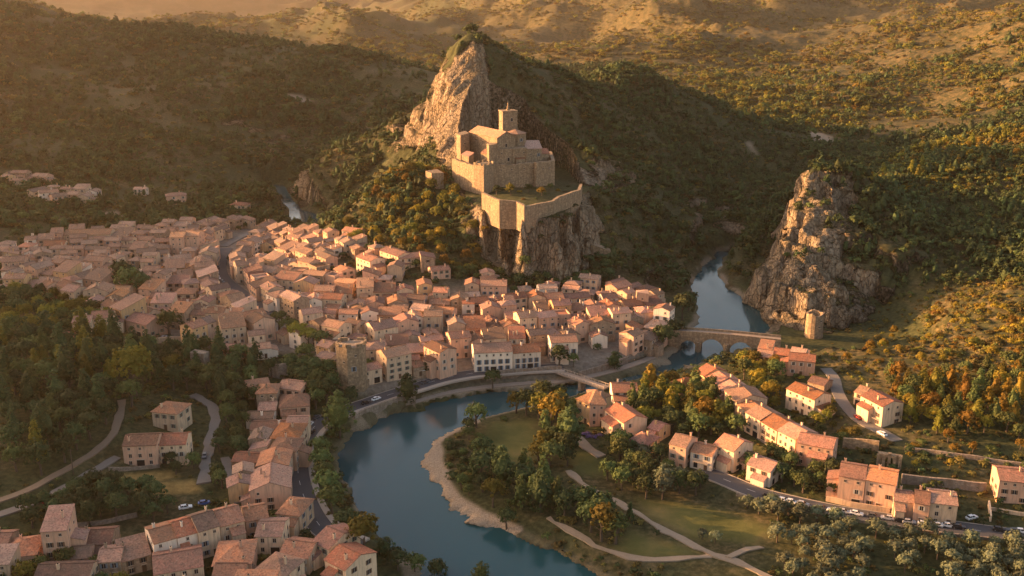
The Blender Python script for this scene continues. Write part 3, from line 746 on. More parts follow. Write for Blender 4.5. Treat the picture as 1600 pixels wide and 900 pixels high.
# ------------------------------------------------------------------ mesh builder
class MB:
    def __init__(s): s.v, s.f, s.mi, s.uv = [], [], [], []
    def face(s, pts, mi=0, uv=None):
        b = len(s.v); s.v += [tuple(p) for p in pts]; s.f.append(tuple(range(b, b + len(pts)))); s.mi.append(mi)
        s.uv.append(uv if uv is not None else [(0, 0)] * len(pts))
    def box(s, c, d, mi=0, rot=0.0):
        cx, cy, cz_ = c; hx, hy, hz_ = d[0] / 2, d[1] / 2, d[2] / 2; ca, sa = math.cos(rot), math.sin(rot)
        P = [(cx + x * ca - y * sa, cy + x * sa + y * ca, cz_ + z) for z in (-hz_, hz_) for x, y in ((-hx, -hy), (hx, -hy), (hx, hy), (-hx, hy))]
        for q in ((3, 2, 1, 0), (4, 5, 6, 7), (0, 1, 5, 4), (1, 2, 6, 5), (2, 3, 7, 6), (3, 0, 4, 7)): s.face([P[i] for i in q], mi)
    def prism(s, foot, z0, z1, mi=0, cap=True, capmi=None):
        """foot counter-clockwise; z1 a number or one value per corner"""
        n = len(foot); zt = z1 if hasattr(z1, '__len__') else [z1] * n; zb = z0 if hasattr(z0, '__len__') else [z0] * n
        for i in range(n):
            j = (i + 1) % n
            s.face([(*foot[i], zb[i]), (*foot[j], zb[j]), (*foot[j], zt[j]), (*foot[i], zt[i])], mi)
        if cap: s.face([(*foot[i], zt[i]) for i in range(n)], mi if capmi is None else capmi)
    def slab(s, quad, t, mi=0):
        """a roof plane: quad listed counter-clockwise from above, eave edge first; uv in metres; thickness t down the normal"""
        q = [Vector(p) for p in quad]
        nrm = (q[1] - q[0]).cross(q[-1] - q[0]).normalized()
        if nrm.z < 0: nrm = -nrm
        u = (q[1] - q[0]).normalized(); w = nrm.cross(u)
        uv = [((p - q[0]).dot(u), (p - q[0]).dot(w)) for p in q]
        lo = [p - nrm * t for p in q]
        s.face(q, mi, uv); s.face(list(reversed(lo)), mi, list(reversed(uv)))
        n = len(q)
        for i in range(n): s.face([lo[i], lo[(i + 1) % n], q[(i + 1) % n], q[i]], mi, [uv[i], uv[(i + 1) % n], uv[(i + 1) % n], uv[i]])
    def data(s, name, mats):
        me = mesh_from(name, s.v, s.f, mats, False, s.mi)
        ul = me.uv_layers.new(name='UVMap')
        ul.data.foreach_set('uv', np.array([c for u in s.uv for p in u for c in p], dtype=np.float32))
        return me
    def obj(s, name, mats, parent=None, **k): return link(name, s.data(name, mats), parent, **k)

# shared window meshes: x along the wall, y out of it, z up; centre of the opening at the origin
def window_mesh(name, w, h, shutter=None, arch=False, surround=True):
    m = MB()
    if arch:
        pts = [(-w / 2, -h / 2), (w / 2, -h / 2), (w / 2, h / 2 - w / 2)] + [(w / 2 * math.cos(t), h / 2 - w / 2 + w / 2 * math.sin(t)) for t in np.linspace(0.3, math.pi - 0.3, 6)] + [(-w / 2, h / 2 - w / 2)]
        m.face([(x, 0.05, z) for x, z in reversed(pts)], 0)
        for i in range(len(pts)):
            a, b = pts[i], pts[(i + 1) % len(pts)]
            m.face([(a[0], 0.05, a[1]), (b[0], 0.05, b[1]), (b[0], -0.3, b[1]), (a[0], -0.3, a[1])], 0)
            o = 1.14
            m.face([(a[0], 0.07, a[1]), (a[0] * o, 0.07, a[1] * o), (b[0] * o, 0.07, b[1] * o), (b[0], 0.07, b[1])], 1)
    else:
        m.box((0, -0.1, 0), (w, 0.3, h), 0)
        if surround:
            m.box((0, 0.04, -h / 2 - 0.09), (w + 0.3, 0.22, 0.14), 1); m.box((0, 0.03, h / 2 + 0.08), (w + 0.24, 0.1, 0.16), 1)
            m.box((0, 0.06, 0), (0.07, 0.03, h), 1)
        if shutter is not None:
            for s_ in (-1, 1): m.box((s_ * (w * 0.76), 0.05, 0), (w * 0.5, 0.08, h), 2)
    return m.data(name, [M_PANE, M_FRAME, SHUT[shutter] if shutter is not None else M_DARK])
WIN = [window_mesh('window', 1.05, 1.5, k) for k in range(4)] + [window_mesh('window', 1.0, 1.35, None)]
WIN_SMALL = window_mesh('window', 0.75, 0.85, None)
WIN_ARCH = window_mesh('window', 1.5, 2.3, None, True)
WIN_TALL = window_mesh('window', 1.1, 2.1, 2)
_m = MB(); _m.box((0, 0, 0), (1.2, 0.24, 2.3), 0); _m.box((0, 0.04, 1.24), (1.6, 0.24, 0.2), 1); DOOR = _m.data('door', [M_DOOR, M_FRAME])
_m = MB(); _m.box((0, 0, 0), (2.6, 0.24, 2.7), 0); _m.box((0, 0.04, 1.43), (3.0, 0.24, 0.2), 1); GARAGE = _m.data('door', [M_DARK, M_FRAME])
def chimney_mesh(mat):
    m = MB(); m.box((0, 0, 0.2), (0.7, 0.55, 2.4), 0); m.box((0, 0, 1.48), (0.9, 0.75, 0.14), 0); m.box((0, 0, 1.7), (0.34, 0.3, 0.3), 1)
    return m.data('chimney', [mat, M_DARK])
CHIM = {k: chimney_mesh(v) for k, v in WALLS.items()}

HOUSES = []        # (root, rect) for overlap tests and labels
OCC = []
def rect_corners(cx, cy, L, D, yaw, g=0.0):
    ca, sa = math.cos(yaw), math.sin(yaw); a, b = L / 2 + g, D / 2 + g
    return [(cx + x * ca - y * sa, cy + x * sa + y * ca) for x, y in ((-a, -b), (a, -b), (a, b), (-a, b))]
def overlap(A, B):
    for P in (A, B):
        for i in range(4):
            ax, ay = P[(i + 1) % 4][0] - P[i][0], P[(i + 1) % 4][1] - P[i][1]
            pa = [p[0] * -ay + p[1] * ax for p in A]; pb = [p[0] * -ay + p[1] * ax for p in B]
            if max(pa) <= min(pb) or max(pb) <= min(pa): return False
    return True
def free(cx, cy, L, D, yaw, g=-0.4):
    R = rect_corners(cx, cy, L, D, yaw, g)
    for x, y, rad, C in OCC:
        if (x - cx) ** 2 + (y - cy) ** 2 < (rad + math.hypot(L, D) / 2) ** 2 and overlap(R, C): return False
    return True
def occupy(cx, cy, L, D, yaw): OCC.append((cx, cy, math.hypot(L, D) / 2, rect_corners(cx, cy, L, D, yaw, -0.2)))

def house(cx, cy, z, L, D, h, yaw, wall='cream', roof='russet', kind='gable', rise=None, wins='auto', detail=1, rng=None, chim=1, sink=4.0, arches=False, balcony=False, name='house'):
    """L along local x (ridge direction), D along local y; front is -y"""
    rng = rng or random
    root = link(name, None, loc=(cx, cy, z), rot=yaw)
    root.empty_display_size = 2
    hl, hd = L / 2, D / 2
    rise = rise if rise is not None else (D * 0.5) * math.tan(math.radians(rng.uniform(17, 23)))
    ov, t = 0.45, 0.22
    wm = MB(); foot = [(-hl, -hd), (hl, -hd), (hl, hd), (-hl, hd)]
    rm = MB()
    if kind == 'gable':
        wm.face([(-hl, -hd, -sink), (hl, -hd, -sink), (hl, -hd, h), (-hl, -hd, h)]); wm.face([(hl, hd, -sink), (-hl, hd, -sink), (-hl, hd, h), (hl, hd, h)])
        wm.face([(hl, -hd, -sink), (hl, hd, -sink), (hl, hd, h), (hl, 0, h + rise), (hl, -hd, h)]); wm.face([(-hl, hd, -sink), (-hl, -hd, -sink), (-hl, -hd, h), (-hl, 0, h + rise), (-hl, hd, h)])
        k = rise / hd; e = 0.12
        for s_ in (-1, 1):
            a, b = (-(hl + e), hl + e) if s_ < 0 else (hl + e, -(hl + e))
            rm.slab([(a, s_ * (hd + ov), h - k * ov + t), (b, s_ * (hd + ov), h - k * ov + t), (b, 0, h + rise + t), (a, 0, h + rise + t)], t)
        # ridge tiles
        rm.box((0, 0, h + rise + t + 0.02), (L + 0.2, 0.4, 0.16))
    elif kind == 'hip':
        wm.prism(foot, -sink, h, 0, False)
        k = rise / hd; rr = max(hl - hd, 0.3)
        E = h - k * ov + t; a, b = hl + ov, hd + ov; T = h + rise + t
        for q in ([(-a, -b, E), (a, -b, E), (rr, 0, T), (-rr, 0, T)], [(a, b, E), (-a, b, E), (-rr, 0, T), (rr, 0, T)], [(a, -b, E), (a, b, E), (rr, 0, T)], [(-a, b, E), (-a, -b, E), (-rr, 0, T)]): rm.slab(q, t)
    elif kind == 'shed':
        r = rise * 1.5
        wm.face([(-hl, -hd, -sink), (hl, -hd, -sink), (hl, -hd, h), (-hl, -hd, h)]); wm.face([(hl, hd, -sink), (-hl, hd, -sink), (-hl, hd, h + r), (hl, hd, h + r)])
        wm.face([(hl, -hd, -sink), (hl, hd, -sink), (hl, hd, h + r), (hl, -hd, h)]); wm.face([(-hl, hd, -sink), (-hl, -hd, -sink), (-hl, -hd, h), (-hl, hd, h + r)])
        k = r / D; e = 0.12
        rm.slab([(-hl - e, -hd - ov, h - k * ov + t), (hl + e, -hd - ov, h - k * ov + t), (hl + e, hd + 0.1, h + r + t), (-hl - e, hd + 0.1, h + r + t)], t)
    else:  # flat terrace with parapet
        wm.prism(foot, -sink, h + 0.8, 0, False)
        i_ = 0.35; fin_ = [(-hl + i_, -hd + i_), (hl - i_, -hd + i_), (hl - i_, hd - i_), (-hl + i_, hd - i_)]
        for i in range(4):
            j = (i + 1) % 4; wm.face([(*foot[i], h + 0.8), (*foot[j], h + 0.8), (*fin_[j], h + 0.8), (*fin_[i], h + 0.8)]); wm.face([(*fin_[j], h), (*fin_[i], h), (*fin_[i], h + 0.8), (*fin_[j], h + 0.8)])
        rm.face([(*p, h + 0.1) for p in fin_], 0, [(p[0], p[1]) for p in fin_])
    if kind in ('gable', 'hip', 'shed') and rng.random() < 0.38:
        # a lower wing with its own lean-to roof against the front or an end wall
        wl, wd, wh, xo = L * rng.uniform(0.35, 0.6), rng.uniform(2.2, 3.8), h * rng.uniform(0.45, 0.72), rng.uniform(-0.2, 0.2) * L
        if rng.random() < 0.6:
            x0_, x1_, y0_, y1_ = xo - wl / 2, xo + wl / 2, -hd - wd, -hd
            wm.face([(x0_, y0_, -sink), (x1_, y0_, -sink), (x1_, y0_, wh), (x0_, y0_, wh)]); wm.face([(x1_, y0_, -sink), (x1_, y1_, -sink), (x1_, y1_, wh + 1.1), (x1_, y0_, wh)]); wm.face([(x0_, y1_, -sink), (x0_, y0_, -sink), (x0_, y0_, wh), (x0_, y1_, wh + 1.1)])
            rm.slab([(x0_ - .2, y0_ - .35, wh + .08), (x1_ + .2, y0_ - .35, wh + .08), (x1_ + .2, y1_ + .02, wh + 1.3), (x0_ - .2, y1_ + .02, wh + 1.3)], 0.2)
        else:
            sg = rng.choice((-1, 1)); wl = D * rng.uniform(0.5, 0.8)
            a_, b_ = sg * hl, sg * (hl + wd); ya, yb = -wl / 2, wl / 2
            q = [(b_, ya), (b_, yb)] if sg > 0 else [(b_, yb), (b_, ya)]
            wm.face([(*q[0], -sink), (*q[1], -sink), (*q[1], wh), (*q[0], wh)])
            for y_, fl in ((ya, sg > 0), (yb, sg < 0)):
                f4 = [(a_, y_, -sink), (b_, y_, -sink), (b_, y_, wh), (a_, y_, wh + 1.0)]; wm.face(f4 if fl else f4[::-1])
            o4 = [(b_ + sg * .35, q[0][1] - sg * .2, wh + .08), (b_ + sg * .35, q[1][1] + sg * .2, wh + .08), (a_, q[1][1] + sg * .2, wh + 1.2), (a_, q[0][1] - sg * .2, wh + 1.2)]
            rm.slab(o4, 0.2)
    wm.obj('wall', [WALLS[wall]], root)
    ro = rm.obj('roof', [ROOFS[roof]], root)
    if chim and kind != 'flat':
        for _ in range(chim):
            x = rng.uniform(-0.36, 0.36) * L; y = rng.uniform(-0.3, 0.3) * D
            link('chimney', CHIM[wall], ro, (x, y, h + rise * (1 - abs(y) / hd) * (1 if kind != 'hip' else 0.9) + 0.25), rng.choice([0, math.pi / 2]))
    # openings on every side the camera could see
    st = max(1, int(round((h - 0.3) / 2.9)))
    fh = h / st
    wk = rng.choice(WIN) if wins == 'auto' else wins
    ca, sa = math.cos(yaw), math.sin(yaw); dc = np.hypot(cx, cy)
    for nx_, ny_, ln, off in ((0, -1, L, hd), (0, 1, L, hd), (-1, 0, D, hl), (1, 0, D, hl)):
        wx_, wy_ = nx_ * ca - ny_ * sa, nx_ * sa + ny_ * ca
        facing = -(wx_ * cx + wy_ * cy) / dc
        if facing < 0.12: continue
        side = nx_ != 0
        pitch = (3.1 if detail >= 2 else 3.6) if not side else 4.2
        n = max(1, int(ln / pitch))
        if detail == 0: n = min(n, 3)
        r = math.atan2(-nx_, ny_)      # local +y of the window points out of the wall
        for s_ in range(st):
            for i in range(n):
                u = (i + 0.5) / n - 0.5
                if rng.random() < (0.10 if not side else 0.30): continue
                zc = fh * s_ + fh * 0.55
                tx = u * ln * 0.92 + rng.uniform(-0.15, 0.15)
                px_ = (tx if ny_ else 0) + nx_ * (off + 0.01); py_ = (tx if nx_ else 0) + ny_ * (off + 0.01)
                if s_ == 0 and not side and ny_ < 0 and i == n // 2 and detail >= 1:
                    link('door', DOOR if rng.random() < 0.7 else GARAGE, root, (px_, py_ , 1.15), r); continue
                wmsh = (WIN_ARCH if (arches and s_ == 0) else WIN_SMALL if (s_ == st - 1 and st > 2) else wk)
                link('window', wmsh, root, (px_, py_, zc), r)
    if balcony:
        m = MB(); bl = L * 0.7
        m.box((0, -hd - 0.55, fh * 1.0), (bl, 1.1, 0.14), 0)
        for i in range(int(bl / 0.4)): m.box((-bl / 2 + 0.2 + i * 0.4, -hd - 1.07, fh + 0.5), (0.05, 0.05, 0.95), 1)
        m.box((0, -hd - 1.07, fh + 1.0), (bl, 0.07, 0.06), 1)
        m.obj('balcony', [M_FRAME, M_DARK], root)
    occupy(cx, cy, L, D, yaw)
    return root

def facade_house(p1, p2, D, h, dz=0.0, ground=None, **k):
    """front eave line given by two picture points: solved on the ground raised by h, the body stands behind it"""
    mid = ((p1[0] + p2[0]) / 2, (p1[1] + p2[1]) / 2)
    g = hit(mid[0], mid[1], h)
    z = g[2] + h
    A, B = atz(p1[0], p1[1], z), atz(p2[0], p2[1], z)
    d = B[:2] - A[:2]; L = np.linalg.norm(d)
    if 'Lmin' in k: L = max(L, k.pop('Lmin'))
    yaw = math.atan2(d[1], d[0]); nrm = np.array([-d[1], d[0]]) / np.linalg.norm(d)
    c = (A[:2] + B[:2]) / 2 + nrm * D / 2
    return house(c[0], c[1], g[2] + dz, L, D, h, yaw, **k), yaw
def centre_house(px, py, L, D, h, yaw_deg, **k):
    g = hit(px, py, h + 1.2)
    return house(g[0], g[1], H1(g[0], g[1]), L, D, h, math.radians(yaw_deg), **k), math.radians(yaw_deg)
# ------------------------------------------------------------------ the castle on its rock
def xy(px, d): return tuple(atd(px, 300, d)[:2])
def thick_wall(m, line, tops, z0, th, mi=0, closed=False, wob=0.55, seed=0):
    """wall with a real thickness; line runs left to right as seen from outside, body goes behind it; uneven top"""
    pts, tp = [], []
    for i in range(len(line) - 1):
        a, b = np.array(line[i]), np.array(line[i + 1]); n = max(2, int(np.linalg.norm(b - a) / 2.5))
        for k in range(n + (1 if i == len(line) - 2 else 0)):
            t = k / n; pts.append(a + (b - a) * t); tp.append(tops[i] + (tops[i + 1] - tops[i]) * t)
    P = np.array(pts); tp = np.array(tp) + wob * noise2(np.arange(len(tp)) * 0.7, np.full(len(tp), seed + 0.5), 3)
    T = np.gradient(P, axis=0); T /= np.linalg.norm(T, axis=1)[:, None]
    B = P + np.stack([-T[:, 1], T[:, 0]], 1) * th
    zb = np.full(len(P), z0) if not hasattr(z0, '__len__') else np.array(z0)
    for i in range(len(P) - 1):
        m.face([(*P[i], zb[i]), (*P[i + 1], zb[i + 1]), (*P[i + 1], tp[i + 1]), (*P[i], tp[i])], mi)
        m.face([(*B[i + 1], zb[i + 1]), (*B[i], zb[i]), (*B[i], tp[i]), (*B[i + 1], tp[i + 1])], mi)
        m.face([(*P[i], tp[i]), (*P[i + 1], tp[i + 1]), (*B[i + 1], tp[i + 1]), (*B[i], tp[i])], mi)
    for i in (0, len(P) - 1): m.face([(*P[i], zb[i]), (*P[i], tp[i]), (*B[i], tp[i]), (*B[i], zb[i])], mi)
    return m

def rot_rect(cx, cy, L, D, yaw): return rect_corners(cx, cy, L, D, yaw)
def put_windows(root, mesh, a, b, frac, z, parent=None):
    """openings on the wall that runs from a to b (left to right seen from outside)"""
    a, b = np.array(a), np.array(b); d = b - a; r = math.atan2(d[1], d[0]) + math.pi
    n = np.array([d[1], -d[0]]) / np.linalg.norm(d)
    for f in frac:
        p = a + d * f + n * 0.02
        link('window', mesh, root, (p[0], p[1], z), r)

castle = link('castle', None, loc=(0, 0, 0)); castle.empty_display_size = 10
tag(castle, 'golden stone castle with square tower and walled courtyard on the rock', 'castle')
# outer enclosure of the upper court
m = MB(); thick_wall(m, [xy(707, 655), xy(741, 628)], [65.5, 65.2], 46, 2.2, seed=1); m.obj('curtain_wall', [M_CASTLE], castle)
m = MB(); thick_wall(m, [xy(771, 632), xy(839, 642)], [64.6, 64.8], 46, 2.2, seed=2); m.obj('curtain_wall', [M_CASTLE], castle)
m = MB(); thick_wall(m, [xy(838, 638), xy(866.5, 648), xy(861, 690)], [65.4, 65.6, 65], 44, 2.2, seed=3); m.obj('curtain_wall', [M_CASTLE], castle)
put_windows(castle, WIN_SMALL, xy(771, 632), xy(839, 642), [0.18, 0.42, 0.7, 0.9], 61.5); put_windows(castle, WIN_SMALL, xy(838, 638), xy(866.5, 648), [0.35, 0.7], 61); put_windows(castle, WIN_SMALL, xy(707, 655), xy(741, 628), [0.3, 0.65], 61.5)
tf = [xy(740.5, 628), xy(756, 621), xy(771.5, 631), xy(759, 640)]
m = MB(); m.prism(tf, 42, 66.3)
tf2 = [tuple(np.array(p) * 0.985 + np.array(tf).mean(0) * 0.015) for p in tf]
m.obj('corner_tower', [M_CASTLE], castle)
for i in range(4):
    a, b = np.array(tf[i]), np.array(tf[(i + 1) % 4]); n = 4
    for k in range(n):
        if k % 2 == 0:
            m = MB(); c = a + (b - a) * (k + 0.5) / n; m.box((c[0], c[1], 66.9), (np.linalg.norm(b - a) / n * 0.95, 0.7, 1.3), 0, math.atan2((b - a)[1], (b - a)[0])); m.obj('merlon', [M_CASTLE], castle)
# tall slab tower at the back left
f = [xy(714.5, 668), xy(720.5, 660), xy(734, 669), xy(728, 678)]
m = MB(); m.prism(f, 58, [80.5, 80.0, 80.5, 80.8]); tw = m.obj('west_tower', [M_CASTLE], castle)
put_windows(tw, WIN_SMALL, f[1], f[2], [0.5], 74)
# great hall: its long lit flank runs towards the viewer
A, B = np.array(xy(734.5, 676)), np.array(xy(777, 646))
d = (B - A); L = np.linalg.norm(d); u = d / L; nb = np.array([-u[1], u[0]])
Dh = 14.0; C_, D_ = B + nb * Dh, A + nb * Dh
m = MB(); e = 80.2; r_ = 3.6
mid0, mid1 = (A + D_) / 2, (B + C_) / 2
m.face([(*A, 58), (*B, 58), (*B, e), (*A, e)]); m.face([(*B, 58), (*C_, 58), (*C_, e), (*mid1, e + r_), (*B, e)]); m.face([(*C_, 58), (*D_, 58), (*D_, e), (*C_, e)]); m.face([(*D_, 58), (*A, 58), (*A, e), (*mid0, e + r_), (*D_, e)])
hall = m.obj('great_hall', [M_CASTLE], castle)
m = MB(); o = 0.5
a0, b0 = A - nb * o - u * o, B - nb * o + u * o; c0, d0 = C_ + nb * o + u * o, D_ + nb * o - u * o; m0, m1 = mid0 - u * o, mid1 + u * o; kk = r_ / (Dh / 2) * o
m.slab([(*a0, e - kk + .3), (*b0, e - kk + .3), (*m1, e + r_ + .3), (*m0, e + r_ + .3)], 0.3); m.slab([(*c0, e - kk + .3), (*d0, e - kk + .3), (*m0, e + r_ + .3), (*m1, e + r_ + .3)], 0.3)
m.obj('roof', [ROOFS['faded']], hall)
put_windows(hall, WIN_SMALL, A, B, [0.25, 0.5, 0.75], 76); put_windows(hall, WIN_ARCH, B, C_, [0.5], 75)
# low lean-to and a small square turret in front of the flank
f = [xy(752, 650), xy(768, 641), xy(774, 646), xy(758, 656)]
m = MB(); m.prism(f, 58, [70, 70, 71.5, 71.5]); an = m.obj('annexe', [M_CASTLE], castle)
m = MB(); m.slab([(*(np.array(f[0]) + (-.4, -.4)), 70.1), (*(np.array(f[1]) + (.4, -.4)), 70.1), (*f[2], 72), (*f[3], 72)], 0.25); m.obj('roof', [ROOFS['faded']], an)
f = [xy(761, 645), xy(764.5, 640), xy(776.5, 642), xy(773, 648)]
m = MB(); m.prism(f, 58, [77, 76.6, 77, 77.2]); m.obj('turret', [M_CASTLE], castle)
# chapel block in front, with arched openings, and the many-sided apse above it
f = [xy(777, 643), xy(823, 650), xy(820, 668), xy(777, 664)]
m = MB(); m.prism(f, 58, 73.2); ch = m.obj('chapel', [M_CASTLE], castle)
put_windows(ch, WIN_ARCH, f[0], f[1], [0.38, 0.72], 66.5); put_windows(ch, WIN_SMALL, f[0], f[1], [0.15, 0.55, 0.9], 70.5)
for fr_ in (0.02, 0.55, 0.98):
    m = MB(); c = np.array(f[0]) + (np.array(f[1]) - np.array(f[0])) * fr_; m.box((c[0], c[1] - 0.35, 65), (1.3, 0.9, 15.6), 0, 0.15); m.obj('buttress', [M_CASTLE], ch)
f = [xy(773, 653), xy(778, 650), xy(789, 652), xy(789, 662), xy(775, 664)]
m = MB(); m.prism(f, 60, 79.3); bl = m.obj('side_chapel', [M_CASTLE], castle)
m = MB(); m.prism([tuple(np.array(p) + (np.array(p) - np.array(f).mean(0)) * 0.05) for p in f], 79.3, [80.2, 79.9, 81.2, 81.4, 81.2]); m.obj('roof', [ROOFS['russet']], bl)
cx_, cy_ = xy(805, 664); rr = 7.3
oct_ = [(cx_ + rr * math.cos(t), cy_ + rr * 0.95 * math.sin(t)) for t in (np.arange(8) + 0.3) * math.pi / 4]
m = MB(); m.prism(oct_, 60, 81.3); ap = m.obj('apse', [M_CASTLE], castle)
m = MB(); oc2 = [(cx_ + (p[0] - cx_) * 1.07, cy_ + (p[1] - cy_) * 1.07) for p in oct_]
for i in range(8): m.slab([(*oc2[i], 81.2), (*oc2[(i + 1) % 8], 81.2), (cx_, cy_, 83.8)], 0.3)
m.obj('roof', [ROOFS['faded']], ap)
for i in range(8):
    a, b = oct_[i], oct_[(i + 1) % 8]
    if (a[1] + b[1]) / 2 < cy_ - 2: put_windows(ap, WIN_TALL, a, b, [0.5], 77.3)
for fx, hh_, tops_ in (([xy(722, 652), xy(733, 645), xy(741, 650), xy(730, 658)], 58, [68.5, 68.2, 70, 70]), ([xy(846, 662), xy(858, 666), xy(854, 676), xy(842, 672)], 58, [67.5, 67, 69, 69.5]), ([xy(806, 645), xy(820, 648), xy(818, 652), xy(804, 650)], 58, [66.5, 66.5, 68, 68])):
    m = MB(); m.prism(fx, hh_, tops_); ob = m.obj('outbuilding', [M_CASTLE], castle)
    c_ = np.array(fx).mean(0); fo = [tuple(c_ + (np.array(p) - c_) * 1.1) for p in fx]
    m = MB(); m.slab([(*fo[i], tops_[i] + 0.25) for i in range(4)], 0.22); m.obj('roof', [ROOFS['russet']], ob)
# bell tower
yaw = math.radians(17); tx, ty = xy(794, 672)
f = rect_corners(tx, ty, 10.2, 9.0, yaw)
m = MB(); m.prism(f, 60, 94.6); bt = m.obj('bell_tower', [M_CASTLE], castle)
m = MB(); m.prism(rect_corners(tx, ty, 10.9, 9.7, yaw), 94.6, 95.3); m.obj('cornice', [M_CASTLE], bt)
m = MB(); m.prism(rect_corners(tx, ty, 10.5, 9.3, yaw), 79.5, 80.0); m.obj('cornice', [M_CASTLE], bt)
put_windows(bt, WIN_ARCH, f[0], f[1], [0.62], 89.5); put_windows(bt, WIN_SMALL, f[3], f[0], [0.5], 88)
m = MB(); px_, py_ = tx, ty
m.prism(rect_corners(px_, py_, 2.2, 2.2, yaw), 95.3, 96.1); m.prism(rect_corners(px_, py_, 1.3, 1.3, yaw), 96.1, 98.0)
m.obj('pedestal', [M_CASTLE], bt)
bm = bmesh.new()
for z, r1 in ((98.0, 0.55), (98.9, 0.42), (99.7, 0.5), (100.1, 0.28), (100.4, 0.34), (100.8, 0.12)):
    bmesh.ops.create_circle(bm, segments=8, radius=r1, matrix=Matrix.Translation((px_, py_, z)))
bm.verts.ensure_lookup_table()
for k in range(5):
    for i in range(8): bm.faces.new([bm.verts[k * 8 + i], bm.verts[k * 8 + (i + 1) % 8], bm.verts[k * 8 + 8 + (i + 1) % 8], bm.verts[k * 8 + 8 + i]])
for s_ in (-1, 1): bmesh.ops.create_cube(bm, size=1, matrix=Matrix.Translation((px_ + s_ * 0.6, py_, 99.5)) @ Matrix.Rotation(s_ * 0.6, 4, 'Y') @ Matrix.Diagonal((0.9, 0.2, 0.2, 1)))
me = bpy.data.meshes.new('statue'); bm.to_mesh(me); bm.free(); me.materials.append(M_CASTLE); link('statue', me, bt)
# east wing with a sloping roof
f = [xy(822, 652), xy(846, 660), xy(841, 676), xy(818, 668)]
m = MB(); m.prism(f, 58, [72.2, 71.2, 74.2, 75.2]); ew = m.obj('east_wing', [M_CASTLE], castle)
fo = [tuple(np.array(p) + (np.array(p) - np.array(f).mean(0)) * 0.06) for p in f]
m = MB(); m.slab([(*fo[0], 72.5), (*fo[1], 71.5), (*fo[2], 74.7), (*fo[3], 75.7)], 0.3); m.obj('roof', [ROOFS['faded']], ew)
put_windows(ew, WIN_TALL, f[0], f[1], [0.8], 67.5); put_windows(ew, WIN_SMALL, f[0], f[1], [0.3], 68.5)
# lower rampart that rings the terrace
RP = [atz(752.5, 301, 57.2), atz(780, 313, 56.6), atz(806, 315, 56.2), atz(819, 322, 55.8), atz(840, 319, 55.4), atz(866, 314.5, 55.4), atz(874.5, 307, 56.4), atz(907, 296, 56.6), atz(910, 288, 56.4)]
m = MB(); thick_wall(m, [tuple(p[:2]) for p in RP], [p[2] for p in RP], 40, 1.8, wob=0.35, seed=5)
rp = m.obj('rampart', [M_CASTLE]); tag(rp, 'zigzag stone rampart ringing the garden terrace below the castle', 'rampart')
put_windows(rp, WIN_SMALL, RP[0][:2], RP[1][:2], [0.45], 51)
# outlying bastion on the bushy spur, broken wall further right, ledge wall
def small_tower(name, foot, z0, tops, label, cat, mat=None, wins=()):
    m = MB(); m.prism(foot, z0, tops); o = m.obj(name, [mat or M_CASTLE]); tag(o, label, cat)
    for i, fr_, z in wins: put_windows(o, WIN_SMALL, foot[i], foot[(i + 1) % len(foot)], [fr_], z)
    return o
z_ = atd(670, 269, 640)[2]
small_tower('bastion', [xy(665.7, 645), xy(675, 638), xy(694, 642), xy(684, 652)], z_ - 18, [z_, z_ - 0.3, z_ - 0.8, z_], 'square stone bastion alone on the bushy spur left of the castle', 'bastion')
g = hit(941, 405)
small_tower('ruined_wall', [(g[0] - 6, g[1]), (g[0] + 4, g[1] - 3), (g[0] + 6, g[1] + 2), (g[0] - 4, g[1] + 5)], g[2] - 6, [g[2] + 9, g[2] + 6, g[2] + 5.5, g[2] + 9], 'small ruined block of wall right of the castle rock', 'ruin')

# ------------------------------------------------------------------ towers in the valley
def round_tower(name, px, py_base, r, h, label, n=14, wins=((0.3, 0.5), (0.5, 0.75)), broken=1.0, mat=None, squash=1.0, z=None):
    g = hit(px, py_base); c = (g[0], g[1] + r * 0.8); z0 = H1(*c)
    root = link(name, None, loc=(c[0], c[1], z0)); tag(root, label, 'tower')
    m = MB(); tops = [h + broken * 1.3 * float(noise2(np.array(i * 0.8), np.array(px * 0.1), 5)) for i in range(n)]
    ring = [(r * math.cos(2 * math.pi * i / n), squash * r * math.sin(2 * math.pi * i / n)) for i in range(n)]
    m.prism([(p[0] * 1.06, p[1] * 1.06) for p in ring], -5, 1.6)
    m.prism(ring, 1.6, tops, 0, False)
    inn = [(p[0] * 0.78, p[1] * 0.78) for p in ring]
    for i in range(n):
        j = (i + 1) % n
        m.face([(*ring[i], tops[i]), (*ring[j], tops[j]), (*inn[j], tops[j]), (*inn[i], tops[i])]); m.face([(*inn[i], tops[i]), (*inn[j], tops[j]), (*inn[j], h - 3), (*inn[i], h - 3)])
    m.face([(*p, h - 3) for p in inn])
    m.obj('wall', [mat or M_CASTLE], root)
    for a, fz in wins:
        t = -math.pi / 2 + a; link('window', WIN_SMALL, root, (r * math.cos(t), squash * r * math.sin(t), h * fz), t - math.pi / 2)
    return root
round_tower('watchtower', 1274, 529, 4.4, 12.5, 'round ruined stone tower below the gorge cliff beside the arched bridge', broken=0.8)
g = hit(549, 612)
root = link('gate_tower', None, loc=(g[0], g[1] + 5, g[2])); tag(root, 'tall crumbling stone gate tower above the riverside road', 'tower')
ft = [(-6.2, -2.2), (-1.2, -4.8), (4.8, -3.6), (6.2, 0.5), (5.2, 4.6), (-5.4, 4.2)]
m = MB(); m.prism([(p[0] * 1.1, p[1] * 1.1) for p in ft], -5, 3); m.prism(ft, 3, [19.5, 20.3, 19.2, 20.0, 20.5, 19.7], 0, True, 1); m.obj('wall', [M_CASTLE, M_QUAY], root)
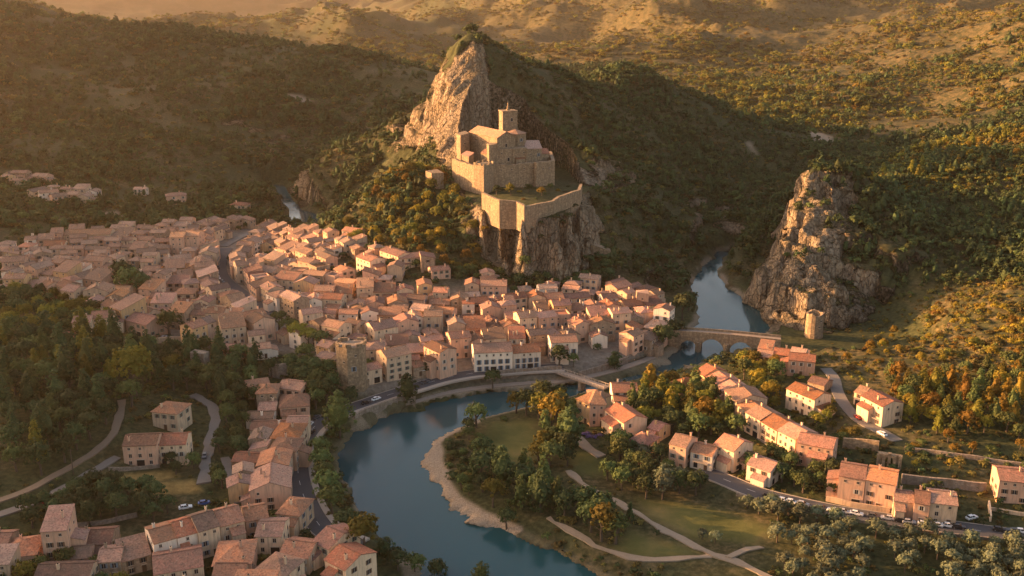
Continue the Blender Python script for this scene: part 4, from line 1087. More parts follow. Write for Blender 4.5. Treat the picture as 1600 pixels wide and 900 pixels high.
for i in range(len(ft)):
    a, b = np.array(ft[i]), np.array(ft[(i + 1) % len(ft)])
    for k in range(3):
        if k != 1: m = MB(); c = a + (b - a) * (k + 0.5) / 3; m.box((c[0], c[1], 20.6), (np.linalg.norm(b - a) / 3.3, 0.8, 1.4), 0, math.atan2((b - a)[1], (b - a)[0])); m.obj('merlon', [M_CASTLE], root)
put_windows(root, WIN_SMALL, ft[0], ft[1], [0.7], 13); put_windows(root, WIN_TALL, ft[1], ft[2], [0.45], 10); put_windows(root, WIN_SMALL, ft[1], ft[2], [0.6], 16)
g = hit(311, 579)
small_tower('ruined_tower', [(g[0] - 3.2, g[1]), (g[0] + 3, g[1] - 1), (g[0] + 3.5, g[1] + 5), (g[0] - 2.6, g[1] + 5)], g[2] - 3, [g[2] + 8.5, g[2] + 8, g[2] + 7, g[2] + 8], 'small square ruined tower among the dark trees on the left slope', 'tower', M_QUAY)
g = hit(1003, 492, 0)
sq = small_tower('lookout_tower', [(g[0] - 3.2, g[1]), (g[0] + 3, g[1] - 1), (g[0] + 3.4, g[1] + 5), (g[0] - 2.8, g[1] + 5.6)], g[2] - 3, [g[2] + 12.5, g[2] + 12, g[2] + 12.5, g[2] + 12], 'slim square pink tower standing above the roofs at the gorge end of town', 'tower', WALLS['pink'], ((0, 0.5, g[2] + 9),))

# ------------------------------------------------------------------ bridges
A, B = atz(1048, 516, 8.6), atz(1207, 529, 8.6)
Lb = float(np.linalg.norm(B - A)); yawb = math.atan2(B[1] - A[1], B[0] - A[0])
br = link('stone_bridge', None, loc=tuple((A + B) / 2), rot=yawb); tag(br, 'old three-arched stone bridge across the river at the gorge mouth', 'bridge')
hw = 3.4
def px_on_bridge(px): return (atz(px, 530, 4)[0] - ((A + B) / 2)[0]) / math.cos(yawb)
arches = [(px_on_bridge(1075.5), 4.2), (px_on_bridge(1110), 5.8), (px_on_bridge(1152.5), 5.6)]
m = MB(); xs_ = np.linspace(-Lb / 2 - 4, Lb / 2 + 4, 150)
def under(x):
    best = -14.0
    for c, r in arches:
        if abs(x - c) < r: best = max(best, -8.6 + 0.6 + math.sqrt(max(r * r - (x - c) ** 2, 0)) * (1.05))
    return min(best, -1.0)
ub = [under(x) for x in xs_]
cam_z = [0.35 * math.cos(x / Lb * math.pi) for x in xs_]
for i in range(len(xs_) - 1):
    x0_, x1_ = xs_[i], xs_[i + 1]; a, b = ub[i], ub[i + 1]; t0, t1 = cam_z[i], cam_z[i + 1]
    m.face([(x0_, -hw, a), (x1_, -hw, b), (x1_, -hw, t1), (x0_, -hw, t0)]); m.face([(x1_, hw, b), (x0_, hw, a), (x0_, hw, t0), (x1_, hw, t1)])
    m.face([(x0_, -hw, a), (x0_, hw, a), (x1_, hw, b), (x1_, -hw, b)]); m.face([(x0_, -hw, t0), (x1_, -hw, t1), (x1_, hw, t1), (x0_, hw, t0)], 1)
m.obj('arches', [M_CASTLE, M_PAVE], br)
for s_ in (-1, 1):
    m = MB()
    for i in range(0, len(xs_) - 1):
        x0_, x1_ = xs_[i], xs_[i + 1]; t0, t1 = cam_z[i], cam_z[i + 1]; y0_, y1_ = s_ * hw + 0.06, s_ * hw - s_ * 0.5 + 0.06
        q = [(x0_, y0_), (x1_, y0_), (x1_, y1_), (x0_, y1_)]
        for k in range(4):
            aa, bb = q[k], q[(k + 1) % 4]
            if k in (0, 2): m.face([(*aa, (t0 if k == 0 else t1) - 0.35), (*bb, (t1 if k == 0 else t0) - 0.35), (*bb, (t1 if k == 0 else t0) + 1.05), (*aa, (t0 if k == 0 else t1) + 1.05)])
        m.face([(*q[0], t0 + 1.05), (*q[1], t1 + 1.05), (*q[2], t1 + 1.05), (*q[3], t0 + 1.05)])
    m.obj('parapet', [M_CASTLE], br)
for xp in ((arches[0][0] + arches[1][0] + 4.2 - 5.8) / 2, (arches[1][0] + arches[2][0] + 5.8 - 5.6) / 2):
    m = MB(); m.prism([(xp - 1.5, -hw - 0.05), (xp, -hw - 2.6), (xp + 1.5, -hw - 0.05)], -13, -3.6); m.prism([(xp + 1.5, hw + 0.05), (xp, hw + 2.6), (xp - 1.5, hw + 0.05)], -13, -3.6)
    m.obj('cutwater', [M_CASTLE], br)
A, B = atz(876, 581, 5.2), atz(944, 604, 5.2)
Lb = float(np.linalg.norm(B - A)) + 3; yawb = math.atan2(B[1] - A[1], B[0] - A[0])
fb = link('footbridge', None, loc=tuple((A + B) / 2), rot=yawb); tag(fb, 'narrow flat footbridge crossing from the quay to the houses opposite', 'bridge')
m = MB(); m.box((0, 0, -0.35), (Lb, 4.2, 0.7)); m.obj('deck', [M_PAVE], fb)
for s_ in (-1, 1):
    m = MB(); m.box((0, s_ * 2.0, 0.95), (Lb, 0.1, 0.1)); m.box((0, s_ * 2.0, 0.5), (Lb, 0.05, 0.05))
    for i in range(int(Lb / 2) + 1): m.box((-Lb / 2 + i * 2, s_ * 2.0, 0.5), (0.1, 0.1, 1.0))
    m.obj('railing', [M_FRAME], fb)
m = MB(); m.box((0, 0, -4), (1.6, 3.4, 6.6)); m.obj('pier', [M_QUAY], fb)

# ------------------------------------------------------------------ free-standing walls
def wall_line(name, px, h, label, th=0.7, mat=None, cat='wall', dz=0.0, wob=0.25, zs=None):
    L = smooth_line([tuple(hit(a, b)[:2]) for a, b in px], 2.5); P = np.array(L)
    z = H(P[:, 0], P[:, 1]) if zs is None else np.full(len(P), zs)
    m = MB()
    T = np.gradient(P, axis=0); T /= np.linalg.norm(T, axis=1)[:, None]; Bk = P + np.stack([-T[:, 1], T[:, 0]], 1) * th
    tp = z + h + wob * noise2(np.arange(len(P)) * 0.6, np.full(len(P), px[0][0] * 0.37), 4); zb = z - 5
    for i in range(len(P) - 1):
        for a, b in ((P[i], P[i + 1]), (Bk[i + 1], Bk[i])):
            k0, k1 = (i, i + 1) if a is P[i] or np.allclose(a, P[i]) else (i + 1, i)
            m.face([(*a, zb[k0]), (*b, zb[k1]), (*b, tp[k1]), (*a, tp[k0])])
        m.face([(*P[i], tp[i]), (*P[i + 1], tp[i + 1]), (*Bk[i + 1], tp[i + 1]), (*Bk[i], tp[i])])
    for i in (0, len(P) - 1): m.face([(*P[i], zb[i]), (*P[i], tp[i]), (*Bk[i], tp[i]), (*Bk[i], zb[i])])
    o = m.obj(name, [mat or M_QUAY]); tag(o, label, cat); return o
wall_line('quay_wall', [(556, 668), (575, 655), (598, 647), (622, 639), (650, 631)], 5.2, 'curved rough stone quay wall at the river bend', 1.2, dz=0, zs=0.6)
wall_line('retaining_wall', [(760, 592), (800, 588), (850, 584), (878, 583)], 3.2, 'long stone retaining wall above the riverside promenade', 0.8)
wall_line('retaining_wall', [(905, 590), (950, 578), (990, 563), (1018, 549)], 3.0, 'stone retaining wall under the riverside houses near the arched bridge', 0.8)
wall_line('retaining_wall', [(1316, 700), (1345, 703), (1372, 706)], 4.0, 'ochre retaining wall right of the long terrace house', 0.9, M_CASTLE)
wall_line('terrace_wall', [(1408, 756), (1450, 760), (1500, 765), (1540, 770)], 3.4, 'long low terrace wall behind the parked cars and brown roofed houses', 0.8)
wall_line('terrace_wall', [(1412, 704), (1470, 712), (1540, 722), (1610, 732)], 1.6, 'thin terrace wall crossing the scrub slope on the right', 0.7)
wall_line('garden_wall', [(1290, 783), (1330, 792), (1390, 802)], 2.0, 'garden wall in front of the long pink villa', 0.5, WALLS['sand'])
wall_line('garden_wall', [(1543, 790), (1546, 815)], 2.2, 'short pale garden wall at the right end of the car road', 0.5, WALLS['cream'])
wall_line('garden_wall', [(1548, 798), (1575, 803), (1605, 808)], 1.2, 'low garden wall below the house at the right edge', 0.5, WALLS['cream'])
wall_line('roadside_wall', [(1150, 775), (1230, 795), (1310, 811), (1400, 826), (1500, 840), (1640, 853)], 1.0, 'low continuous wall along the valley side of the car road', 0.5)
wall_line('ruined_wall', [(420, 588), (436, 592), (450, 590)], 6.0, 'broken stone wall among trees left of the gate tower', 1.0, wob=1.0)
wall_line('garden_wall', [(170, 736), (210, 735), (250, 731)], 1.4, 'garden wall under the long farmhouse', 0.5)
wall_line('garden_wall', [(108, 826), (160, 820), (215, 808)], 1.6, 'low wall behind the foreground houses', 0.5)
wall_line('town_wall', [(245, 537), (280, 534), (330, 540), (355, 546)], 2.5, 'pale wall below the parking place at the town edge', 0.8, WALLS['sand'])
# arcaded ruin at the end of the ochre wall
A, B = hit(1371, 729)[:2], hit(1405, 733)[:2]
d = B - A; Lr = np.linalg.norm(d); zr = float(H1(*A))
ru = link('arcaded_ruin', None, loc=(A[0], A[1], zr), rot=math.atan2(d[1], d[0])); tag(ru, 'roofless ruin with tall narrow openings beside the ochre retaining wall', 'ruin')
m = MB(); n = 4; pw = 1.1
for i in range(n + 1): m.box((Lr * i / n, 0, 1.6), (pw, 1.3, 6.4 + 1.2 * ((i * 7) % 3)))
m.box((Lr * 0.4, 0.01, 4.9), (Lr * 0.8, 1.25, 0.9)); m.box((Lr / 2, 3.5, 1.0), (Lr + 1.0, 1.0, 6.5))
m.obj('wall', [M_CASTLE], ru)
# ------------------------------------------------------------------ the houses
ORD = 'first second third fourth fifth sixth seventh eighth ninth tenth eleventh twelfth thirteenth fourteenth fifteenth sixteenth seventeenth eighteenth nineteenth twentieth'.split()
STO = {1: 'low', 2: 'two-storey', 3: 'three-storey', 4: 'four-storey'}
KINDW = {'gable': 'gabled', 'hip': 'hipped', 'shed': 'single-pitch', 'flat': 'terrace'}
WC = ['cream', 'pink', 'pink', 'sand', 'sand', 'ochre', 'white', 'stone', 'stone', 'cream', 'pink']
RC = ['russet', 'russet', 'orange', 'faded', 'faded', 'brown', 'russet', 'faded']
HR = random.Random(23)
def storeys(h): return max(1, min(4, int(round((h - 0.3) / 2.9))))
def hlabel(wall, roof, kind, h, where):
    rw = {'faded': 'faded pink', 'russet': 'russet', 'orange': 'orange', 'brown': 'brown'}[roof]
    ww = {'stone': 'bare stone', 'sand': 'sandy'}.get(wall, wall)
    return f"{ww} {STO[storeys(h)]} house, {rw} {KINDW[kind]} roof, {where}"

# hand-placed houses: front eave left end, right end, depth, height, walls, roof, kind, options, label
F = [
 # opposite bank, the group by the footbridge
 ((901, 623), (921, 631), 13, 9.2, 'ochre', 'orange', 'hip', dict(chim=0), 'tall ochre house with hipped roof nearest the footbridge, sunlit on its left'),
 ((922, 632), (947, 632), 15, 9.4, 'pink', 'brown', 'hip', {}, 'broad pink house with dark brown roof between two ochre sunlit houses'),
 ((945, 640), (975, 661), 10.5, 7.5, 'cream', 'orange', 'gable', {}, 'cream gabled house below the broad pink house, gable end to the river garden'),
 ((957, 613), (997, 613), 11, 5.0, 'white', 'brown', 'gable', {}, 'long low white house with brown roof at the right end of the footbridge'),
 ((981, 688), (1009, 697), 10, 5.2, 'ochre', 'russet', 'hip', {}, 'low ochre house among trees between the garden path and the arched villa'),
 ((1046, 693), (1072, 700), 10, 9.0, 'pink', 'russet', 'gable', {}, 'tall narrow pink house left of the white villa with dark arches'),
 ((1079, 705), (1113, 713), 9, 6.4, 'white', 'russet', 'gable', dict(arches=True, balcony=True), 'white villa with dark arches and balcony below the tree-filled garden'),
 ((1116, 693), (1147, 706), 11, 8.4, 'cream', 'orange', 'gable', dict(balcony=True), 'cream house with broad orange roof right of the white arched villa'),
 ((1167, 725), (1204, 738), 9, 6.0, 'white', 'russet', 'gable', dict(arches=True), 'small white house with arched windows above the car road bend'),
 ((1045, 598), (1064, 606), 11, 6.0, 'ochre', 'orange', 'hip', {}, 'small ochre hipped house alone on the far bank left of the stepped row'),
 ((1086, 580), (1101, 588), 12, 9.0, 'ochre', 'orange', 'gable', {}, 'ochre house at the river end of the stepped row on the right bank'),
 ((1102, 590), (1117, 601), 12, 8.6, 'cream', 'orange', 'gable', {}, 'second cream house down the stepped row on the right bank'),
 ((1118, 602), (1131, 612), 12, 8.0, 'pink', 'orange', 'gable', {}, 'third house, pink, down the stepped row on the right bank'),
 ((1132, 609), (1151, 627), 13, 9.0, 'cream', 'orange', 'gable', {}, 'last and largest cream house of the stepped row on the right bank'),
 ((1165, 644), (1188, 657), 11, 8.0, 'cream', 'orange', 'gable', {}, 'cream terrace house at the upper left end of the street terrace'),
 ((1189, 658), (1214, 673), 11, 7.6, 'sand', 'orange', 'gable', {}, 'sandy terrace house in the middle of the street terrace'),
 ((1215, 672), (1243, 687), 11, 7.8, 'cream', 'orange', 'gable', {}, 'cream terrace house at the lower right end of the street terrace'),
 ((1245, 691), (1302, 702), 10, 8.6, 'pink', 'orange', 'gable', {}, 'wide pink house with few windows left of the ochre retaining wall'),
 ((1311, 743), (1352, 750), 11.5, 10.0, 'pink', 'orange', 'gable', {}, 'left half of the long pink villa above the parked cars'),
 ((1353, 749), (1400, 758), 11.5, 10.0, 'pink', 'orange', 'gable', {}, 'right half of the long pink villa above the parked cars'),
 ((1397, 782), (1428, 786), 8.5, 6.0, 'cream', 'brown', 'gable', {}, 'low cream house with brown roof joined to the long pink villa'),
 ((1429, 785), (1453, 789), 9.5, 7.4, 'pink', 'russet', 'gable', {}, 'narrow pink house squeezed between two brown roofed houses by the cars'),
 ((1454, 785), (1497, 790), 10, 7.6, 'cream', 'brown', 'gable', {}, 'cream house with rows of dark windows at the end of the car row'),
 ((1562, 750), (1612, 755), 11, 8.0, 'pink', 'russet', 'gable', {}, 'pink house cut by the right edge of the picture'),
 ((1229, 607), (1273, 625), 10, 8.2, 'cream', 'orange', 'gable', {}, 'large cream house with bright orange roof left of the winding road'),
 ((1345, 618), (1380, 636), 10, 8.6, 'cream', 'orange', 'gable', dict(balcony=True), 'cream house with orange roof right of the winding road under the golden trees'),
 ((1232, 562), (1274, 566), 10, 7.0, 'pink', 'orange', 'gable', {}, 'pink house with orange roof just below the round watchtower'),
 ((1182, 556), (1206, 559), 9, 5.0, 'pink', 'faded', 'gable', {}, 'low pink house nearest the stone bridge on the right bank'),
 ((1208, 553), (1232, 556), 9, 5.2, 'sand', 'russet', 'gable', {}, 'low sandy house between the stone bridge and the pink house under the watchtower'),
 ((1152, 632), (1168, 643), 10, 6.5, 'sand', 'russet', 'gable', {}, 'small sandy house between the stepped row and the street terrace'),
 ((1184, 545), (1206, 548), 8, 4.6, 'cream', 'russet', 'shed', {}, 'broken-looking low roof highest beside the stone bridge end'),
 ((1234, 551), (1258, 555), 8, 5.0, 'sand', 'faded', 'gable', {}, 'low faded roof tucked behind the pink house under the watchtower'),
 ((1262, 596), (1288, 603), 8, 4.5, 'stone', 'russet', 'gable', {}, 'low stone barn behind the large house with bright orange roof'),
 ((1335, 612), (1350, 617), 8, 5.5, 'cream', 'faded', 'gable', {}, 'small pale annexe left of the balcony house on the winding road'),
 ((1148, 712), (1164, 720), 8, 4.5, 'pink', 'russet', 'gable', {}, 'little pink house behind the small white house with arched windows'),
 ((1012, 668), (1030, 674), 8, 4.6, 'ochre', 'russet', 'gable', {}, 'low ochre house half hidden in the garden wood'),
 # left foreground
 ((8, 872), (56, 866), 11, 5.6, 'pink', 'orange', 'hip', {}, 'low house with orange hipped roof in the bottom left corner'),
 ((63, 831), (104, 828), 10, 12.5, 'pink', 'russet', 'shed', {}, 'tall pink tower-like house in the bottom left corner'),
 ((107, 853), (173, 849), 10, 5.4, 'stone', 'brown', 'gable', {}, 'long low stone house with dark brown roof right of the tower-like house'),
 ((108, 874), (142, 871), 8, 4.8, 'pink', 'russet', 'gable', {}, 'small pink house in front of the long low stone house'),
 ((151, 879), (188, 876), 9, 6.0, 'stone', 'orange', 'gable', {}, 'stone house with clean orange roof at the bottom left'),
 ((190, 878), (236, 866), 9, 5.0, 'stone', 'russet', 'shed', {}, 'stone shed-roofed house between the orange roof and the white terrace'),
 ((240, 850), (276, 840), 11, 8.2, 'white', 'russet', 'gable', dict(balcony=True), 'white house at the left end of the foreground terrace'),
 ((277, 840), (309, 831), 11, 8.6, 'white', 'russet', 'gable', dict(balcony=True), 'second white house from the left in the foreground terrace'),
 ((310, 831), (343, 821), 11.5, 9.4, 'cream', 'russet', 'gable', {}, 'third house from the left in the foreground terrace, cream'),
 ((344, 823), (382, 813), 11.5, 8.8, 'sand', 'orange', 'gable', {}, 'right end house of the foreground terrace, sandy'),
 ((384, 815), (420, 808), 10, 7.0, 'pink', 'russet', 'gable', {}, 'pink house between the foreground terrace and the curving quay road'),
 ((333, 884), (392, 880), 13, 6.4, 'pink', 'orange', 'hip', {}, 'pink house with orange hipped roof in front of the foreground terrace'),
 ((240, 898), (318, 884), 12, 6.0, 'cream', 'russet', 'gable', {}, 'large russet roof at the bottom below the foreground terrace'),
 ((330, 905), (380, 905), 10, 5.0, 'sand', 'faded', 'gable', {}, 'faded roof cut by the bottom edge left of centre'),
 ((395, 893), (440, 905), 11, 6.0, 'cream', 'russet', 'hip', {}, 'russet hipped house at the bottom beside the two gabled houses'),
 ((432, 802), (468, 806), 11, 6.5, 'cream', 'orange', 'hip', {}, 'cream house with orange hipped roof on the inside of the road bend'),
 ((398, 838), (440, 838), 11, 6.2, 'cream', 'russet', 'gable', {}, 'cream house below the orange hipped roof at the road bend'),
 ((436, 866), (482, 872), 10, 5.2, 'sand', 'orange', 'gable', {}, 'sandy house with orange gable left of the two gabled houses'),
 ((487, 846), (514, 858), 13, 6.6, 'cream', 'russet', 'gable', {}, 'upper of the two gabled houses near the yellow-green riverside tree'),
 ((507, 874), (540, 891), 12, 6.6, 'cream', 'russet', 'gable', {}, 'lower of the two gabled houses near the yellow-green riverside tree'),
 # along the left bank road
 ((400, 615), (432, 614), 10, 8.4, 'stone', 'russet', 'hip', {}, 'stone house with hipped roof at the far end of the quay road row'),
 ((433, 606), (470, 610), 10, 7.0, 'pink', 'russet', 'gable', {}, 'pink house behind the hipped house at the far end of the quay road'),
 ((437, 637), (482, 634), 13, 7.0, 'pink', 'russet', 'hip', {}, 'pink hipped house where the quay road narrows'),
 ((390, 672), (447, 671), 9, 5.0, 'white', 'orange', 'gable', dict(wins=WIN_SMALL), 'long low white building with bright orange roof behind the quay road row'),
 ((237, 643), (276, 647), 10, 7.0, 'cream', 'russet', 'hip', {}, 'lone cream house with hipped roof in the left wood'),
 ((191, 697), (244, 695), 10, 8.0, 'pink', 'russet', 'gable', {}, 'left half of the long pink farmhouse above the dry field'),
 ((245, 696), (290, 694), 10, 7.6, 'cream', 'russet', 'gable', dict(arches=True), 'right half of the long farmhouse above the dry field'),
 ((112, 504), (141, 503), 9, 6.2, 'cream', 'russet', 'gable', {}, 'left cream house of the pair below the lower left town'),
 ((141, 498), (176, 496), 10, 7.6, 'cream', 'russet', 'gable', {}, 'right cream house of the pair below the lower left town'),
 ((82, 530), (118, 527), 8, 3.6, 'pink', 'russet', 'gable', dict(chim=0), 'low pink outbuilding below the pair of cream houses'),
 # castle hill and town landmarks
 ((534, 360), (561, 364), 8, 6.0, 'cream', 'orange', 'gable', {}, 'small house highest up the golden bushes under the castle'),
 ((556, 401), (578, 409), 10, 9.0, 'cream', 'orange', 'gable', {}, 'cream sunlit house with gable at the foot of the golden slope'),
 ((593, 391), (622, 401), 10, 8.0, 'cream', 'orange', 'gable', {}, 'cream sunlit house on the golden slope with a smaller one beside it'),
 ((623, 404), (656, 402), 9, 6.0, 'cream', 'faded', 'gable', {}, 'smaller house beside the sunlit house on the golden slope'),
 ((675, 424), (704, 421), 8, 5.0, 'pink', 'russet', 'gable', {}, 'low pink house in the dark trees below the castle slope'),
 ((751, 447), (792, 447), 11, 8.0, 'pink', 'russet', 'gable', {}, 'pink block with russet roof standing alone under the castle rock'),
 ((662, 494), (690, 494), 10, 10.0, 'cream', 'brown', 'gable', {}, 'tall plain cream block with brown roof in the middle of town'),
 ((741, 552), (801, 549), 12, 9.4, 'white', 'russet', 'gable', dict(wins=WIN_TALL), 'long white house with tall windows and russet roof facing the river'),
 ((802, 552), (845, 549), 10, 8.0, 'white', 'russet', 'gable', dict(wins=WIN_TALL), 'lower white house right of the long white riverside house'),
 ((861, 536), (903, 534), 11, 9.4, 'white', 'brown', 'gable', dict(wins=WIN_TALL), 'white house with three rows of windows above the footbridge'),
 ((662, 540), (687, 552), 9, 12.5, 'pink', 'brown', 'gable', {}, 'tall pink tenement by the square left of the long white riverside house'),
 ((688, 556), (711, 553), 9, 9.5, 'white', 'russet', 'hip', {}, 'white house in front of the tall pink tenement by the square'),
 ((573, 547), (602, 545), 9, 9.0, 'cream', 'brown', 'hip', {}, 'cream house with three windows behind the gate tower'),
 ((99, 368), (172, 366), 13, 6.0, 'cream', 'brown', 'gable', dict(wins=WIN_SMALL, chim=0), 'very long brown roofed hall at the upper left of the town'),
 ((264, 371), (286, 371), 12, 12.0, 'pink', 'faded', 'gable', dict(wins=WIN_SMALL), 'left half of the tall pink block at the upper edge of town'),
 ((287, 369), (310, 369), 12, 12.5, 'pink', 'faded', 'gable', dict(wins=WIN_SMALL), 'right half of the tall pink block at the upper edge of town'),
 ((26, 386), (48, 386), 9, 5.0, 'white', 'orange', 'hip', {}, 'small white house with red hipped roof at the left edge of town'),
 ((67, 384), (100, 383), 10, 5.5, 'cream', 'russet', 'gable', {}, 'cream house left of the very long brown roofed hall'),
 ((208, 296), (227, 296), 7, 5.0, 'white', 'faded', 'gable', {}, 'tiny white house alone at the foot of the left hill'),
 ((259, 307), (291, 305), 9, 7.0, 'pink', 'russet', 'hip', {}, 'pink hipped villa among trees at the foot of the left hill'),
 ((359, 320), (383, 321), 9, 7.0, 'cream', 'russet', 'hip', {}, 'pale villa with hipped roof above the left river bend'),
]
for p1, p2, D, h, wc, rc, kind, opt, lab in F:
    root, yaw = facade_house(p1, p2, D, h, wall=wc, roof=rc, kind=kind, detail=2, rng=HR, **opt)
    tag(root, lab, 'house', 'houses of the town'); HOUSES.append(root)

# rows of houses along streets: roof-line in the picture, depth, width range, height range, wording
ROWS = [
 ('quay front', 'the gate tower', [(595, 560), (640, 553)], 10, (9, 13), (7.5, 9.5)),
 ('riverside row by the footbridge', 'the white house', [(912, 545), (950, 542), (985, 528), (1015, 512), (1043, 492)], 10, (9, 13), (7.5, 9.5)),
 ('row behind the quay', 'the gate tower', [(535, 548), (565, 536), (610, 530), (648, 530)], 9, (7.5, 10.5), (6.5, 9)),
 ('row behind the white house', 'the pink tenement', [(700, 530), (745, 528), (790, 524), (840, 522), (875, 515), (920, 508), (960, 505)], 9, (7.5, 10.5), (6.5, 9)),
 ('second row behind the white house', 'the plain block', [(700, 508), (740, 507), (790, 504), (840, 500), (885, 495), (930, 490), (985, 488), (1030, 485)], 9, (7.5, 10.5), (6.5, 9)),
 ('third row behind the white house', 'the plain block', [(650, 478), (700, 487), (745, 487), (795, 484), (850, 480), (900, 476), (950, 473), (990, 470)], 9, (7.5, 10.5), (6, 8.5)),
 ('row under the castle rock', 'the golden slope', [(640, 462), (685, 466), (730, 468), (780, 465), (830, 463), (875, 462), (925, 460)], 9, (8, 12), (5.5, 8)),
 ('fourth row behind the white house', 'the plain block', [(690, 474), (740, 478), (790, 475), (840, 473)], 8.5, (7, 10), (6, 8)),
 ('gorge end row', 'the castle rock', [(905, 450), (940, 455), (970, 452)], 8, (8, 11), (5, 7)),
 ('lane right of the pine clump', 'the pines', [(495, 502), (530, 512), (560, 515), (600, 508), (640, 506)], 10, (9, 13), (7.5, 9.5)),
 ('lane above the pine clump', 'the main street', [(470, 490), (505, 486), (545, 490), (590, 488), (630, 488)], 9, (7.5, 10.5), (6.5, 9)),
 ('upper lane of the middle town', 'the main street', [(480, 470), (520, 470), (560, 472), (600, 470), (628, 470)], 9, (7.5, 10.5), (6, 8.5)),
 ('lane below the sunlit houses', 'the main street', [(465, 455), (510, 455), (560, 455), (600, 452), (635, 448)], 9, (8, 11), (6, 8)),
 ('row climbing to the slope', 'the main street', [(480, 432), (515, 434), (548, 440), (590, 440)], 9, (8, 11), (6, 8)),
 ('top row under the bushes', 'the river pool', [(452, 370), (478, 375), (505, 385)], 9, (8, 11), (6, 8)),
 ('second row under the bushes', 'the river pool', [(436, 386), (465, 390), (495, 396), (520, 405)], 9, (8, 11), (6, 8)),
 ('third row under the bushes', 'the trees', [(420, 402), (450, 406), (485, 410), (510, 418)], 9, (8, 11), (6, 8)),
 ('fourth row under the bushes', 'the trees', [(415, 418), (450, 423), (490, 424)], 9, (8, 11), (6, 8)),
 ('fifth row under the bushes', 'the main street', [(432, 438), (465, 441), (500, 444)], 9, (10, 14), (6.5, 8)),
 ('curved row right of the street', 'its top', [(400, 374), (382, 384), (374, 396), (378, 412), (394, 428), (412, 444), (438, 460), (462, 474)], 10, (9, 12), (7.5, 8.5)),
 ('curved row left of the street', 'its top', [(330, 380), (322, 395), (318, 410), (322, 428), (338, 446), (362, 462), (388, 480)], 10, (9, 12), (7.5, 8.5)),
 ('short row below the main street', 'the street', [(372, 480), (392, 492), (415, 504)], 11, (9, 12), (7.5, 9)),
 ('lower edge row by the parking', 'the left', [(290, 512), (320, 505), (355, 508), (380, 505)], 10, (9, 12), (7.5, 9)),
 ('roofs below the town edge', 'the left', [(345, 538), (385, 543), (420, 540)], 9, (8.5, 12), (3.5, 5)),
 ('block by the dark garden trees', 'the trees', [(192, 478), (212, 488), (238, 496), (258, 500)], 11, (10, 14), (8, 10)),
 ('first lane left of the street', 'the trees', [(225, 448), (255, 452), (290, 452), (318, 456)], 8.5, (7, 10), (6, 8.5)),
 ('second lane left of the street', 'the trees', [(240, 468), (275, 470), (310, 473), (345, 478)], 8.5, (7, 10), (6, 8.5)),
 ('third lane left of the street', 'the trees', [(270, 487), (305, 490), (340, 494)], 8.5, (7, 10), (6, 8.5)),
 ('upper lane left of the street', 'the trees', [(215, 432), (250, 433), (285, 434), (308, 434)], 8.5, (7, 10), (6, 8.5)),
 ('orange roof lane', 'the left', [(225, 415), (258, 416), (290, 416)], 9, (8, 11), (6, 8)),
 ('lane under the tall pink block', 'the left', [(205, 398), (235, 400), (270, 398), (300, 396)], 8.5, (7, 10), (6, 8)),
 ('row beside the tall pink block', 'the long hall', [(205, 382), (230, 384), (250, 384)], 10, (10, 13), (6, 8)),
 ('row in front of the long hall', 'the left', [(105, 388), (135, 387), (168, 388), (190, 386)], 9, (9, 13), (5, 7)),
 ('second row before the long hall', 'the left', [(60, 402), (90, 400), (125, 404), (160, 410), (195, 414)], 10, (8.5, 12), (6, 8)),
 ('third row before the long hall', 'the left', [(5, 412), (35, 412), (75, 418), (110, 423), (150, 430), (178, 434)], 11, (8.5, 12), (7, 9)),
 ('lowest row at the left edge', 'the left', [(10, 437), (62, 438), (92, 444), (130, 452), (165, 455)], 10, (8.5, 12), (6, 8.5)),
 ('row along the quay road bend', 'the far end', [(466, 650), (457, 672), (448, 692), (436, 712), (428, 735), (424, 758), (440, 778)], 11, (9, 12), (6.5, 8)),
 ('third row from the quay road', 'the far end', [(388, 640), (400, 655)], 9, (8, 11), (5, 7)),
 ('back row behind the quay road', 'the far end', [(392, 700), (382, 725), (378, 750), (384, 775), (396, 792)], 9, (8, 10), (5, 7)),
 ('row below the foreground terrace', 'the left', [(262, 868), (300, 862), (330, 858)], 9, (8, 11), (5, 6.5)),
 ('roofs left of the gabled pair', 'the left', [(400, 860), (425, 850), (450, 838), (470, 826)], 9, (8, 11), (5, 7)),
 ('roofs at the very bottom', 'the left', [(255, 912), (310, 915), (360, 925), (420, 930), (470, 920)], 10, (9, 12), (5, 6.5)),
 ('yard row behind the quay road bend', 'the far end', [(410, 690), (400, 712), (396, 735), (400, 757)], 10, (9, 12), (5, 6.5)),
 ('roofs at the lower left edge', 'the left', [(200, 895), (225, 888)], 9, (9, 12), (4.5, 6)),
 ('roof row under the lower left houses', 'the left', [(60, 895), (110, 893), (160, 897)], 9, (10, 13), (4.5, 6)),
 ('hill hamlet on the far left', 'the left', [(4, 276), (22, 280), (45, 282)], 8, (8, 12), (4.5, 6)),
 ('lower hill hamlet on the far left', 'the left', [(45, 296), (75, 291), (105, 293), (150, 298)], 8, (8, 12), (4.5, 6.5)),
 ('top hill hamlet on the far left', 'the left', [(6, 268), (40, 272), (70, 278)], 8, (8, 12), (4.5, 6)),
 ('middle hill hamlet on the far left', 'the left', [(60, 300), (95, 299), (135, 303)], 8, (8, 12), (4.5, 6.5)),
 ('lowest hill hamlet on the far left', 'the left', [(80, 307), (112, 305), (150, 308)], 8, (9, 13), (4.5, 6.5)),
]
